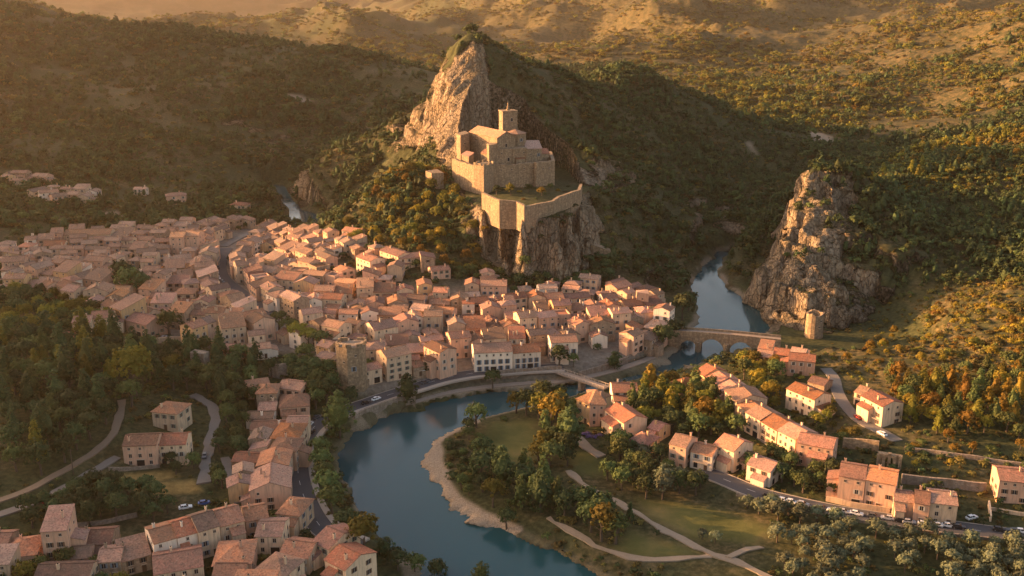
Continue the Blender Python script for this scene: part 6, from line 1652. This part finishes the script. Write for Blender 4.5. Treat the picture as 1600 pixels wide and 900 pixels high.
# zones of trees: outline, count, spacing, radius range, crowns, label shared by trees nothing tells apart, group
ZONES = [
 ([(742, 730), (790, 690), (840, 668), (890, 668), (905, 720), (930, 770), (985, 815), (960, 850), (900, 855), (850, 845), (800, 828), (755, 800), (740, 765)], 70, 6.0, (2.8, 5.2), ['round_dark', 'round_mid', 'tall_dark', 'round_dark', 'cone_mid', 'round_yel'], 'tree of the dense dark wood on the river meadow', 'trees of the river meadow wood'),
 ([(695, 715), (720, 680), (790, 655), (760, 690), (745, 740), (735, 780), (705, 750)], 26, 4.0, (1.6, 3.0), ['round_mid', 'low_mid', 'low_dark'], 'bushy growth on the meadow tip behind the gravel bank', 'bushes on the meadow tip'),
 ([(800, 640), (880, 618), (898, 640), (900, 668), (850, 650)], 12, 6.0, (3.2, 5.0), ['round_mid', 'round_dark', 'round_yel'], 'tree in the belt between the river and the ochre riverside houses', 'trees by the ochre houses'),
 ([(860, 840), (950, 862), (1010, 885), (1060, 895), (1010, 915), (940, 895), (880, 866)], 28, 4.2, (1.8, 3.2), ['round_mid', 'low_mid', 'round_yel', 'low_scrub'], 'bush on the grassy bank under the lower park path', 'bushes under the park path'),
 ([(930, 695), (985, 700), (1050, 730), (1110, 750), (1090, 775), (1010, 785), (950, 755), (925, 725)], 46, 5.2, (2.6, 4.4), ['round_dark', 'round_mid', 'round_dark', 'olive'], 'dark tree of the wood below the villas and above the olive grove', 'trees below the villas'),
 ([(1010, 615), (1080, 605), (1130, 630), (1165, 665), (1170, 690), (1110, 690), (1040, 685), (985, 665), (985, 640)], 48, 5.0, (2.6, 4.6), ['round_dark', 'round_mid', 'cone_mid', 'round_yel', 'round_dark'], 'tree in the walled garden wood in the middle of the right bank', 'garden wood trees'),
 ([(1150, 565), (1215, 575), (1225, 600), (1200, 640), (1165, 600)], 20, 5.0, (2.4, 4.2), ['round_yel', 'round_gold', 'round_mid'], 'golden-green tree between the stepped row and the large orange roof', 'trees behind the stepped row'),
 ([(1205, 640), (1290, 645), (1320, 680), (1380, 690), (1300, 695), (1240, 670)], 20, 4.5, (1.8, 3.2), ['round_mid', 'low_mid', 'round_yel', 'low_gold'], 'garden bush below the large orange roof and the winding road', 'garden bushes by the winding road'),
 ([(1150, 745), (1220, 710), (1300, 745), (1305, 780), (1230, 785), (1180, 770)], 22, 4.5, (2.2, 3.8), ['round_dark', 'round_mid'], 'tree in the gardens left of the long pink villa', 'trees left of the pink villa'),
 ([(1040, 800), (1090, 795), (1140, 805), (1150, 835), (1120, 858), (1060, 830)], 26, 4.2, (2.0, 3.2), ['olive'], 'olive tree in the clump beside the park path fork', 'olives by the path fork'),
 ([(1150, 772), (1230, 795), (1330, 818), (1330, 835), (1240, 820), (1160, 800)], 26, 4.2, (2.2, 3.4), ['olive'], 'olive tree in the strip under the roadside wall', 'olives under the roadside wall'),
 ([(1160, 862), (1230, 835), (1340, 835), (1350, 870), (1340, 930), (1230, 930), (1170, 895)], 75, 4.2, (2.1, 3.3), ['olive'], 'grey-green olive tree in the left half of the orchard', 'olives of the left orchard'),
 ([(1350, 835), (1450, 845), (1620, 862), (1640, 930), (1480, 925), (1480, 880), (1390, 850)], 80, 4.2, (2.1, 3.3), ['olive'], 'grey-green olive tree in the right half of the orchard', 'olives of the right orchard'),
 ([(1385, 872), (1425, 860), (1430, 890), (1395, 900)], 6, 4.5, (2.2, 3.2), ['olive'], 'olive tree standing in the bare patch of the orchard', 'olives in the bare patch'),
 # left side
 ([(0, 530), (110, 530), (200, 545), (240, 600), (190, 660), (150, 700), (60, 745), (0, 760)], 115, 7.0, (3.6, 5.6), ['cone_dark', 'round_dark', 'cone_mid', 'round_dark', 'cone_yel', 'round_mid'], 'tree of the dark wood that fills the left edge', 'trees of the left wood'),
 ([(225, 545), (330, 555), (400, 560), (400, 640), (345, 640), (300, 610), (270, 620), (235, 590)], 48, 6.2, (3.0, 4.8), ['round_dark', 'round_mid', 'cone_dark'], 'dark tree between the left wood and the gate tower', 'trees left of the gate tower'),
 ([(420, 590), (480, 570), (525, 590), (528, 640), (490, 650), (475, 610)], 26, 5.5, (3.0, 4.8), ['round_dark', 'round_mid'], 'dark tree in the hollow left of the gate tower', 'trees in the gate tower hollow'),
 ([(100, 800), (140, 770), (230, 780), (270, 800), (240, 815), (120, 825)], 30, 5.2, (2.8, 4.4), ['round_dark'], 'dark tree of the hedge above the foreground roofs', 'trees above the foreground roofs'),
 ([(30, 815), (100, 790), (95, 815), (40, 830)], 8, 5.0, (2.6, 4.0), ['round_dark'], 'dark tree beside the lane at the lower left', 'trees beside the lane'),
 ([(190, 715), (320, 720), (335, 770), (300, 745), (240, 735)], 12, 4.6, (2.4, 4.0), ['round_dark', 'round_mid'], 'garden tree in front of the long farmhouse', 'farmhouse garden trees'),
 ([(330, 640), (385, 640), (385, 720), (365, 770), (340, 760)], 24, 5.0, (2.4, 4.0), ['round_dark', 'round_mid'], 'tree between the grey lane and the quay road roofs', 'trees behind the quay road roofs'),
 ([(0, 450), (60, 450), (160, 480), (190, 510), (110, 520), (0, 530)], 52, 6.0, (3.0, 5.0), ['round_dark', 'round_mid', 'round_yel'], 'tree of the wood between the lower left houses', 'trees around the lower left houses'),
 ([(0, 905), (60, 885), (200, 905), (210, 940), (0, 940)], 10, 5.0, (2.6, 3.6), ['round_yel', 'round_mid'], 'yellow-green tree at the bottom left edge', 'trees at the bottom left edge'),
 # castle spur, its golden sunlight put into the leaf colours
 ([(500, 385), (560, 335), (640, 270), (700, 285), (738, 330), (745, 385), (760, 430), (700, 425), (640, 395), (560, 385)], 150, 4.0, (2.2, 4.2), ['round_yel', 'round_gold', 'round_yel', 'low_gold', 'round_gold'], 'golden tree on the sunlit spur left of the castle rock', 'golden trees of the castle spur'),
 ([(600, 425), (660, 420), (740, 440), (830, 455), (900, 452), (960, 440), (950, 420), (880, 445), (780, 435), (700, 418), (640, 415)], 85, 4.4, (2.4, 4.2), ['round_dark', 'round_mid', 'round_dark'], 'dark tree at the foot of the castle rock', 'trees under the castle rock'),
 # right slope and ridge, golden sunlight put into their leaf colours
 ([(1290, 560), (1380, 520), (1470, 490), (1600, 470), (1620, 560), (1540, 600), (1440, 600), (1380, 590), (1330, 590)], 85, 5.2, (1.2, 2.6), ['low_gold', 'round_gold', 'low_scrub', 'low_gold', 'round_gold'], 'golden bush on the terraced sunlit slope at the right', 'golden bushes of the right slope'),
 ([(1390, 590), (1450, 600), (1600, 570), (1620, 690), (1550, 690), (1450, 680), (1400, 650)], 62, 5.4, (2.4, 4.2), ['cone_gold', 'cone_yel', 'round_gold', 'cone_mid', 'round_mid'], 'golden-lit tree of the grove right of the winding road', 'grove right of the winding road'),
 ([(1290, 272), (1420, 257), (1510, 228), (1600, 192), (1625, 240), (1540, 262), (1420, 285), (1330, 285)], 95, 5.0, (2.2, 3.8), ['round_gold', 'round_yel', 'low_gold', 'round_gold', 'cone_yel'], 'golden tree along the sunlit ridge behind the pine slope', 'trees of the sunlit ridge'),
 ([(1410, 690), (1480, 690), (1610, 705), (1620, 760), (1500, 745), (1420, 735)], 40, 4.6, (1.3, 2.4), ['round_gold', 'low_gold', 'low_scrub', 'low_mid'], 'small golden bush on the terraces below the grove', 'terrace bushes below the grove'),
]
CAND = []
for poly, n, sp, rr_, crowns, lab, grp in ZONES:
    P = zone_points(poly, n, sp, 1.0, 3.4 if poly[0][0] > 640 else 2.0)
    if not P: continue
    A = np.array(P); Z = H(A[:, 0], A[:, 1])
    for (x, y), z in zip(P, Z): CAND.append((x, y, float(z), TR.uniform(*rr_), TR.choice(crowns), lab, grp)); TREES.append((x, y, rr_[0]))
tn = zone_points(TOWNPOLY, 70, 9.0, 0.2, 2.0, 6.0, world=True)
for x, y in tn:
    z = H1(x, y)
    if z < 26: CAND.append((x, y, z, TR.uniform(1.5, 3.2), TR.choice(['round_dark', 'round_mid', 'round_dark']), 'small dark tree in a gap between the town roofs', 'trees between the town roofs'))
CAND.sort(key=lambda c: math.hypot(c[0], c[1]))
quota = {k: 296 for k in ('broadleaf_tree', 'tall_tree', 'conifer_tree', 'umbrella_pine', 'olive_tree', 'shrub')}
for o in COL.objects:
    if o.parent is None and o.get('category') in ('tree', 'conifer', 'pine', 'shrub') : quota[o.name.split('.')[0]] -= 1
REST = []
for x, y, z, r, cr, lab, grp in CAND:
    nm = KINDN[cr.split('_')[0]][0]
    if quota[nm] <= 0: REST.append((x, y, z, r, cr)); continue
    quota[nm] -= 1
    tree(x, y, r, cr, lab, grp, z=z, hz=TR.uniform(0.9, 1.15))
print('TREES', len(TREES))

# ------------------------------------------------------------------ far woods and scrub: uncountable, instanced on points
def proto_coll(name, specs):
    c = bpy.data.collections.new(name)
    for i, (kind, mat, seed) in enumerate(specs):
        V, F = crown_geo(kind, seed, 16, 5, 0.19, True)
        o = bpy.data.objects.new(f'foliage_clump', mesh_from('foliage_clump', V, F, [mat])); c.objects.link(o)
    return c
def scatter(name, label, coll, X, Y, Z, S, K):
    me = bpy.data.meshes.new(name); me.vertices.add(len(X)); me.vertices.foreach_set('co', np.stack([X, Y, Z], 1).ravel().astype(np.float32))
    for nm, typ, d in (('size', 'FLOAT', S), ('pick', 'INT', K), ('turn', 'FLOAT', np.random.default_rng(3).uniform(0, 6.28, len(X)))):
        at = me.attributes.new(nm, typ, 'POINT'); at.data.foreach_set('value', d.astype(np.float32 if typ == 'FLOAT' else np.int32))
    me.update()
    o = link(name, me); tag(o, label, 'woodland', None, 'stuff')
    g = bpy.data.node_groups.new(name, 'GeometryNodeTree')
    g.interface.new_socket('Geometry', in_out='INPUT', socket_type='NodeSocketGeometry'); g.interface.new_socket('Geometry', in_out='OUTPUT', socket_type='NodeSocketGeometry')
    gi, go = g.nodes.new('NodeGroupInput'), g.nodes.new('NodeGroupOutput')
    ip = g.nodes.new('GeometryNodeInstanceOnPoints'); ci = g.nodes.new('GeometryNodeCollectionInfo')
    ci.inputs[0].default_value = coll; ci.inputs['Separate Children'].default_value = True; ci.inputs['Reset Children'].default_value = True
    def na(nm, t):
        n = g.nodes.new('GeometryNodeInputNamedAttribute'); n.data_type = t; n.inputs[0].default_value = nm; return n.outputs[0]
    cv = g.nodes.new('ShaderNodeCombineXYZ'); g.links.new(na('turn', 'FLOAT'), cv.inputs[2])
    er = g.nodes.new('FunctionNodeEulerToRotation'); g.links.new(cv.outputs[0], er.inputs[0])
    ip.inputs['Pick Instance'].default_value = True
    g.links.new(gi.outputs[0], ip.inputs['Points']); g.links.new(ci.outputs[0], ip.inputs['Instance']); g.links.new(na('pick', 'INT'), ip.inputs['Instance Index'])
    g.links.new(er.outputs[0], ip.inputs['Rotation']); g.links.new(na('size', 'FLOAT'), ip.inputs['Scale']); g.links.new(ip.outputs[0], go.inputs[0])
    o.modifiers.new('scatter', 'NODES').node_group = g
    return o
if REST:
    far_coll = bpy.data.collections.new('further_crowns'); keys = sorted({c[4] for c in REST}); order = []
    for kx, key in enumerate(keys): far_coll.objects.link(bpy.data.objects.new('foliage_crown_%03d' % kx, CR[key][0]))
    A = np.array([c[:4] for c in REST])
    scatter('further_trees', 'farther trees round the castle rock, the town and the right slope, one mass', far_coll, A[:, 0], A[:, 1], A[:, 2] + 0.15 * A[:, 3], A[:, 3], np.array([keys.index(c[4]) for c in REST]))
print('REST', len(REST))
WOOD = proto_coll('wood_clumps', [('round', L_DARK, 201), ('round', L_MID, 202), ('round', L_DARK, 203), ('cone', L_DARK, 204), ('low', L_SCRUB, 205), ('low', L_SCRUB, 206), ('round', L_YEL, 207), ('low', L_GOLD_SUNLIT, 208)])
def ring_points(r0, r1, spacing, seed, t0=-0.6, t1=0.6):
    r = np.random.default_rng(seed); n = int(0.5 * (t1 - t0) * (r1 * r1 - r0 * r0) / spacing ** 2)
    R_ = np.sqrt(r.uniform(r0 * r0, r1 * r1, n)); T_ = r.uniform(t0, t1, n)
    return R_ * np.sin(T_), R_ * np.cos(T_), r
def forest(name, label, r0, r1, sp, seed, rad, dens, picks, gold=None, gpicks=None):
    X, Y, r = ring_points(r0, r1, sp, seed)
    rk, sl, tw = sample_grid(rockv, X, Y), sample_grid(SL, X, Y), sample_grid(town, X, Y)
    bad = (rk > 0.45) | (tw > 0.3) | (sample_grid(mead, X, Y) > 0.4) | (sample_grid(fieldm, X, Y) > 0.3) | (sample_grid(sandy, X, Y) > 0.35) | (sl > 2.7)
    bad |= (sdf(X, Y, TERRACE) > -1) | (sdf(X, Y, UPPER) > -2)
    m = ~bad; X, Y = X[m], Y[m]
    m = dens(X, Y, r); X, Y = X[m], Y[m]
    if r0 < 1000: m = clear_of(X, Y, 1.0, 1.2, 1.0); X, Y = X[m], Y[m]
    m = (sdf(X, Y, POOL) < -2) & (sdf(X, Y, POOL2) < -2); X, Y = X[m], Y[m]
    Z = H(X, Y); S = r.uniform(*rad, len(X)) * (0.8 + 0.5 * (fbm2(X, Y, 40, 2, 77) > 0)); K = r.choice(picks, len(X))
    if gold is not None: K = np.where(gold(X, Y) & (r.random(len(X)) < 0.75), r.choice(gpicks, len(X)), K)  # scrub on sunny slopes turns golden, sunlight put into the leaf colour
    print(name, len(X))
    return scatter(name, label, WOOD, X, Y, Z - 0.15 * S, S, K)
def patch(x, y, s, seed): return fbm2(x, y, s, 4, seed)
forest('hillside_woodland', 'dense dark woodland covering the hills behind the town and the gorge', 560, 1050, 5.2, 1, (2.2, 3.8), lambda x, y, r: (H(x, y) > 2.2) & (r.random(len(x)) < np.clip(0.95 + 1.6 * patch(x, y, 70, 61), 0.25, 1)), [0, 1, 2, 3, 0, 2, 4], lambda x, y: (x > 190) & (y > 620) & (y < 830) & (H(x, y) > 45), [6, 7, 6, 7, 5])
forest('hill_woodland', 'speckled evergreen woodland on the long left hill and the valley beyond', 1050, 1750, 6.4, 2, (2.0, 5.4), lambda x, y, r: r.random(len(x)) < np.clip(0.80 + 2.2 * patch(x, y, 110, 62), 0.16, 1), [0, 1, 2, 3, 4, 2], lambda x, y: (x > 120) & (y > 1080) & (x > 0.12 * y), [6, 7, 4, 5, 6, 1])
forest('mountain_scrub', 'scattered scrub on the distant sunlit mountain slopes', 1750, 4200, 12.0, 3, (3.0, 6.0), lambda x, y, r: r.random(len(x)) < np.clip(0.75 + 1.5 * patch(x, y, 260, 63), 0.08, 1), [4, 5, 1, 6, 4], lambda x, y: x > -150, [4, 5, 6, 7, 5])
forest('slope_scrub', 'low scrub and undergrowth between the trees of the valley', 235, 560, 3.4, 4, (0.7, 1.7), lambda x, y, r: r.random(len(x)) < np.clip(0.55 + 1.8 * patch(x, y, 30, 64), 0.05, 0.95), [4, 5, 1, 4, 0], lambda x, y: (x > 115) & (y > 370), [7, 5, 4, 5, 6])

forest('pine_woodland', 'dense dark pine wood on the slope right of the gorge cliff', 490, 800, 4.6, 9, (2.2, 3.8), lambda x, y, r: (x > 150) & (H(x, y) > 10) & ~((y < 515) & (x > 150)) & (r.random(len(x)) < np.clip(0.9 + 0.8 * patch(x, y, 40, 66), 0.3, 1)), [0, 1, 2, 3, 3, 1])
forest('golden_scrub', 'golden scrub along the sunlit ridge and terraces on the right', 430, 800, 4.2, 10, (1.0, 2.4), lambda x, y, r: (x > 150) & (((y < 520) & (H(x, y) > 11)) | ((y > 650) & (H(x, y) > 44))) & (r.random(len(x)) < np.clip(0.36 + 1.5 * patch(x, y, 25, 67), 0.04, 1)), [7, 5, 6, 7, 4])  # golden leaf colour stands in for sunlight on ridge and terraces
# ------------------------------------------------------------------ cars and small street things
def paint(name, c, rough=0.35): return flat(name, c, rough, 0.0, 0.5)
PAINT = {'white': paint('white_paint', (0.72, 0.71, 0.69)), 'silver': paint('silver_paint', (0.38, 0.38, 0.39)), 'black': paint('black_paint', (0.018, 0.018, 0.02)), 'dark grey': paint('dark_grey_paint', (0.07, 0.072, 0.078)),
         'blue': paint('blue_paint', (0.04, 0.09, 0.26)), 'red': paint('red_paint', (0.30, 0.03, 0.025))}
M_GLASS = flat('car_glass', (0.015, 0.018, 0.02), 0.12, 0, 0.6)
M_TYRE = flat('tyre_rubber', (0.02, 0.02, 0.02), 0.85); M_RIM = flat('wheel_rim', (0.35, 0.35, 0.36), 0.4, 0.8)
M_LAMP = flat('lamp_lens', (0.75, 0.73, 0.66), 0.2)
def car_body(col):
    m = MB()
    side = [(-2.1, 0.32), (2.1, 0.32), (2.14, 0.72), (1.95, 0.86), (1.05, 0.96), (-1.85, 0.98), (-2.12, 0.88)]
    def loop(w): return [(x, w, z) for x, z in side]
    secs = [(-0.80, 0.93), (-0.74, 1.0), (0.74, 1.0), (0.80, 0.93)]
    L = [[(x * s, w, 0.30 + (z - 0.30) * s) for x, z in side] for w, s in secs]
    n = len(side)
    for a, b in zip(L, L[1:]):
        for i in range(n): m.face([a[i], a[(i + 1) % n], b[(i + 1) % n], b[i]])
    m.face(L[0]); m.face(list(reversed(L[-1])))
    roof = [(-1.35, -0.58, 1.44), (0.25, -0.58, 1.46), (0.25, 0.58, 1.46), (-1.35, 0.58, 1.44)]
    m.face(roof)
    for x0_, x1_, y in ((0.98, 0.25, 0.70), (-1.72, -1.35, 0.70), (-0.5, -0.5, 0.71)):
        for s_ in (-1, 1):
            a, b = (x0_, s_ * y, 0.95), (x1_, s_ * 0.585, 1.45); w_ = 0.06
            m.face([(a[0] - w_, a[1], a[2]), (a[0] + w_, a[1], a[2]), (b[0] + w_, b[1], b[2]), (b[0] - w_, b[1], b[2])])
    return m.data('body', [col])
_m = MB(); g0 = [(-1.70, -0.69, 0.96), (0.96, -0.69, 0.96), (0.96, 0.69, 0.96), (-1.70, 0.69, 0.96)]; g1 = [(-1.36, -0.575, 1.435), (0.24, -0.575, 1.45), (0.24, 0.575, 1.45), (-1.36, 0.575, 1.435)]
for i in range(4): _m.face([g0[i], g0[(i + 1) % 4], g1[(i + 1) % 4], g1[i]])
GLASS = _m.data('window_glass', [M_GLASS])
def wheel():
    m = MB(); n = 12
    for k in range(n):
        a, b = 2 * math.pi * k / n, 2 * math.pi * (k + 1) / n
        for r0, r1, y0, y1, mi in ((0.31, 0.31, -0.1, 0.1, 0), (0.31, 0.2, 0.1, 0.1, 0), (0.2, 0.0, 0.1, 0.08, 1), (0.31, 0.2, -0.1, -0.1, 0), (0.2, 0.0, -0.1, -0.08, 1)):
            m.face([(r0 * math.cos(a), y0, r0 * math.sin(a)), (r0 * math.cos(b), y0, r0 * math.sin(b)), (r1 * math.cos(b), y1, r1 * math.sin(b)), (r1 * math.cos(a), y1, r1 * math.sin(a))], mi)
    return m.data('wheel', [M_TYRE, M_RIM])
WHEEL = wheel()
_m = MB(); _m.box((0, 0, 0), (0.06, 0.32, 0.14)); LAMPM = _m.data('headlight', [M_LAMP])
CARS = {}
def make_car(col):
    r = bpy.data.objects.new('parked_car', None); COL.objects.link(r)
    link('body', car_body(PAINT[col]), r); link('window_glass', GLASS, r)
    for x in (-1.3, 1.32):
        for y in (-0.74, 0.74): link('wheel', WHEEL, r, (x, y, 0.31))
    for y in (-0.55, 0.55): link('headlight', LAMPM, r, (2.0, y, 0.70))
    return r
def dup(root):
    c = root.copy(); COL.objects.link(c)
    for ch in list(root.children):
        d = ch.copy(); COL.objects.link(d); d.parent = c
    return c
def road_height(x, y):
    best = None
    for k, (nm, pts, w) in enumerate(ROADS):
        d, par = seg_dist(np.array([x]), np.array([y]), pts)
        if d[0] < w / 2 + 0.5:
            i = min(int(par[0]), len(pts) - 2); f = par[0] - i
            best = pts[i][2] * (1 - f) + pts[i + 1][2] * f + 0.355 + 0.012 * k
    return best
def car(px, py, col, label, group, yaw=None, flip=False):
    g = hit(px, py); x, y = float(g[0]), float(g[1])
    if yaw is None:
        bd, by = 1e9, 0
        for nm, pts, w in ROADS:
            d, par = seg_dist(np.array([x]), np.array([y]), pts)
            if d[0] < bd: i = min(int(par[0]), len(pts) - 2); bd = d[0]; by = math.atan2(pts[i + 1][1] - pts[i][1], pts[i + 1][0] - pts[i][0])
        yaw = by
    if flip: yaw += math.pi
    if col in CARS: r = dup(CARS[col])
    else: r = make_car(col); CARS[col] = r
    z = road_height(x, y); r.location = (x, y, z if z is not None else H1(x, y) + 0.05); r.rotation_euler = (0, 0, yaw)
    tag(r, label, 'car', group); return r
line = [(1201, 779, 'black'), (1219, 784, 'white'), (1237, 788, 'white'), (1254, 791, 'silver'), (1284, 797, 'dark grey'), (1302, 801, 'white'), (1318, 803, 'silver'), (1338, 806, 'white'), (1365, 810, 'dark grey'),
        (1386, 813, 'silver'), (1407, 817, 'black'), (1420, 819, 'silver'), (1444, 822, 'white'), (1461, 824, 'white'), (1482, 825, 'white'), (1497, 827, 'black'), (1561, 831, 'black'), (1582, 833, 'dark grey'), (1596, 834, 'white')]
for i, (px, py, c) in enumerate(line): car(px, py, c, f"{c} car, {ORD[i]} from the left in the long line on the car road", 'cars parked along the car road', flip=i % 4 == 1)
car(1518, 811, 'white', 'white car parked beside the end house above the car road', 'single parked cars', yaw=0.4)
car(290, 795, 'white', 'white car on the lane behind the foreground terrace', 'single parked cars', yaw=0.35)
car(320, 788, 'blue', 'blue car on the lane behind the foreground terrace', 'single parked cars', yaw=0.3)
car(488, 677, 'black', 'black car driving in the middle of the quay road', 'cars on the quay road')
for i, (px, py, c) in enumerate([(452, 735, 'dark grey'), (455, 722, 'white'), (459, 708, 'dark grey'), (466, 696, 'silver'), (474, 683, 'black'), (484, 666, 'white'), (495, 655, 'dark grey')]):
    car(px, py, c, f"{c} car, {ORD[i]} from the bottom of the file parked by the quay road houses", 'cars on the quay road')
car(572, 632, 'black', 'black car on the quay road near the gate tower', 'cars on the quay road')
car(588, 626, 'white', 'white car on the quay road near the gate tower', 'cars on the quay road')
car(664, 600, 'dark grey', 'dark grey car on the quay road below the town square', 'cars on the quay road')
car(320, 716, 'dark grey', 'dark grey car on the grey lane through the left trees', 'single parked cars')
car(1340, 655, 'red', 'red car on the winding road by the balcony house', 'single parked cars')
car(1378, 681, 'white', 'white car at the lower end of the winding road', 'single parked cars')
for i, (px, py, c) in enumerate([(256, 529, 'silver'), (264, 530, 'dark grey'), (272, 531, 'white'), (281, 531, 'black'), (290, 532, 'silver'), (300, 533, 'white')]):
    car(px, py, c, f"{c} car, {ORD[i]} from the left in the parking at the town edge", 'cars in the town edge parking', yaw=1.3)
for i, (px, py, c) in enumerate([(342, 437, 'white'), (348, 443, 'dark grey'), (340, 428, 'silver'), (350, 451, 'silver'), (341, 420, 'black')]):
    car(px, py, c, f"small {c} car in the middle of the curved main street", 'cars in the main street')
# pale canopies on the square, utility pole, purple flower beds
for i, (px, py, lab) in enumerate([(656, 585, 'left pale canopy on the square beside the tall pink tenement'), (674, 583, 'right pale canopy on the square beside the tall pink tenement')]):
    g = hit(px, py); r = link('canopy', None, loc=tuple(g), rot=0.2); tag(r, lab, 'canopy', 'canopies on the square')
    m = MB(); m.slab([(-3.6, -2.2, 2.5), (3.6, -2.2, 2.5), (3.6, 0, 3.1), (-3.6, 0, 3.1)], 0.08); m.slab([(3.6, 2.2, 2.5), (-3.6, 2.2, 2.5), (-3.6, 0, 3.1), (3.6, 0, 3.1)], 0.08); m.obj('awning', [PAINT['white']], r)
    for x in (-3.4, 3.4):
        for y in (-2, 2): m = MB(); m.box((x, y, 1.25), (0.1, 0.1, 2.5)); m.obj('post', [M_RIM], r)
g = hit(115, 742); r = link('utility_pole', None, loc=tuple(g)); tag(r, 'dark wooden utility pole between the two tracks on the left', 'pole')
m = MB(); m.prism([(0.16 * math.cos(t), 0.16 * math.sin(t)) for t in np.arange(8) * math.pi / 4], -0.5, 9.5); m.obj('pole', [M_BARK], r)
m = MB(); m.box((0, 0, 9.0), (1.8, 0.12, 0.14)); m.obj('crossarm', [M_BARK], r)
L_PURPLE = leaf_mat('purple_flowers', (0.10, 0.075, 0.19), (0.19, 0.14, 0.32), (0.07, 0.09, 0.05))
PUR = [crown_mesh('shrub', 'low', 300 + i, L_PURPLE, nclump=36) for i in range(2)]
for i, (px, py) in enumerate([(912, 680), (921, 683), (930, 684), (918, 678), (938, 681)]):
    g = hit(px, py); tag(link('flowering_shrub', PUR[i % 2], None, (g[0], g[1], g[2] - 0.2), i, 1.5), 'violet flowering shrub in the bed below the tall ochre house', 'flower shrub', 'violet shrubs below the ochre house')
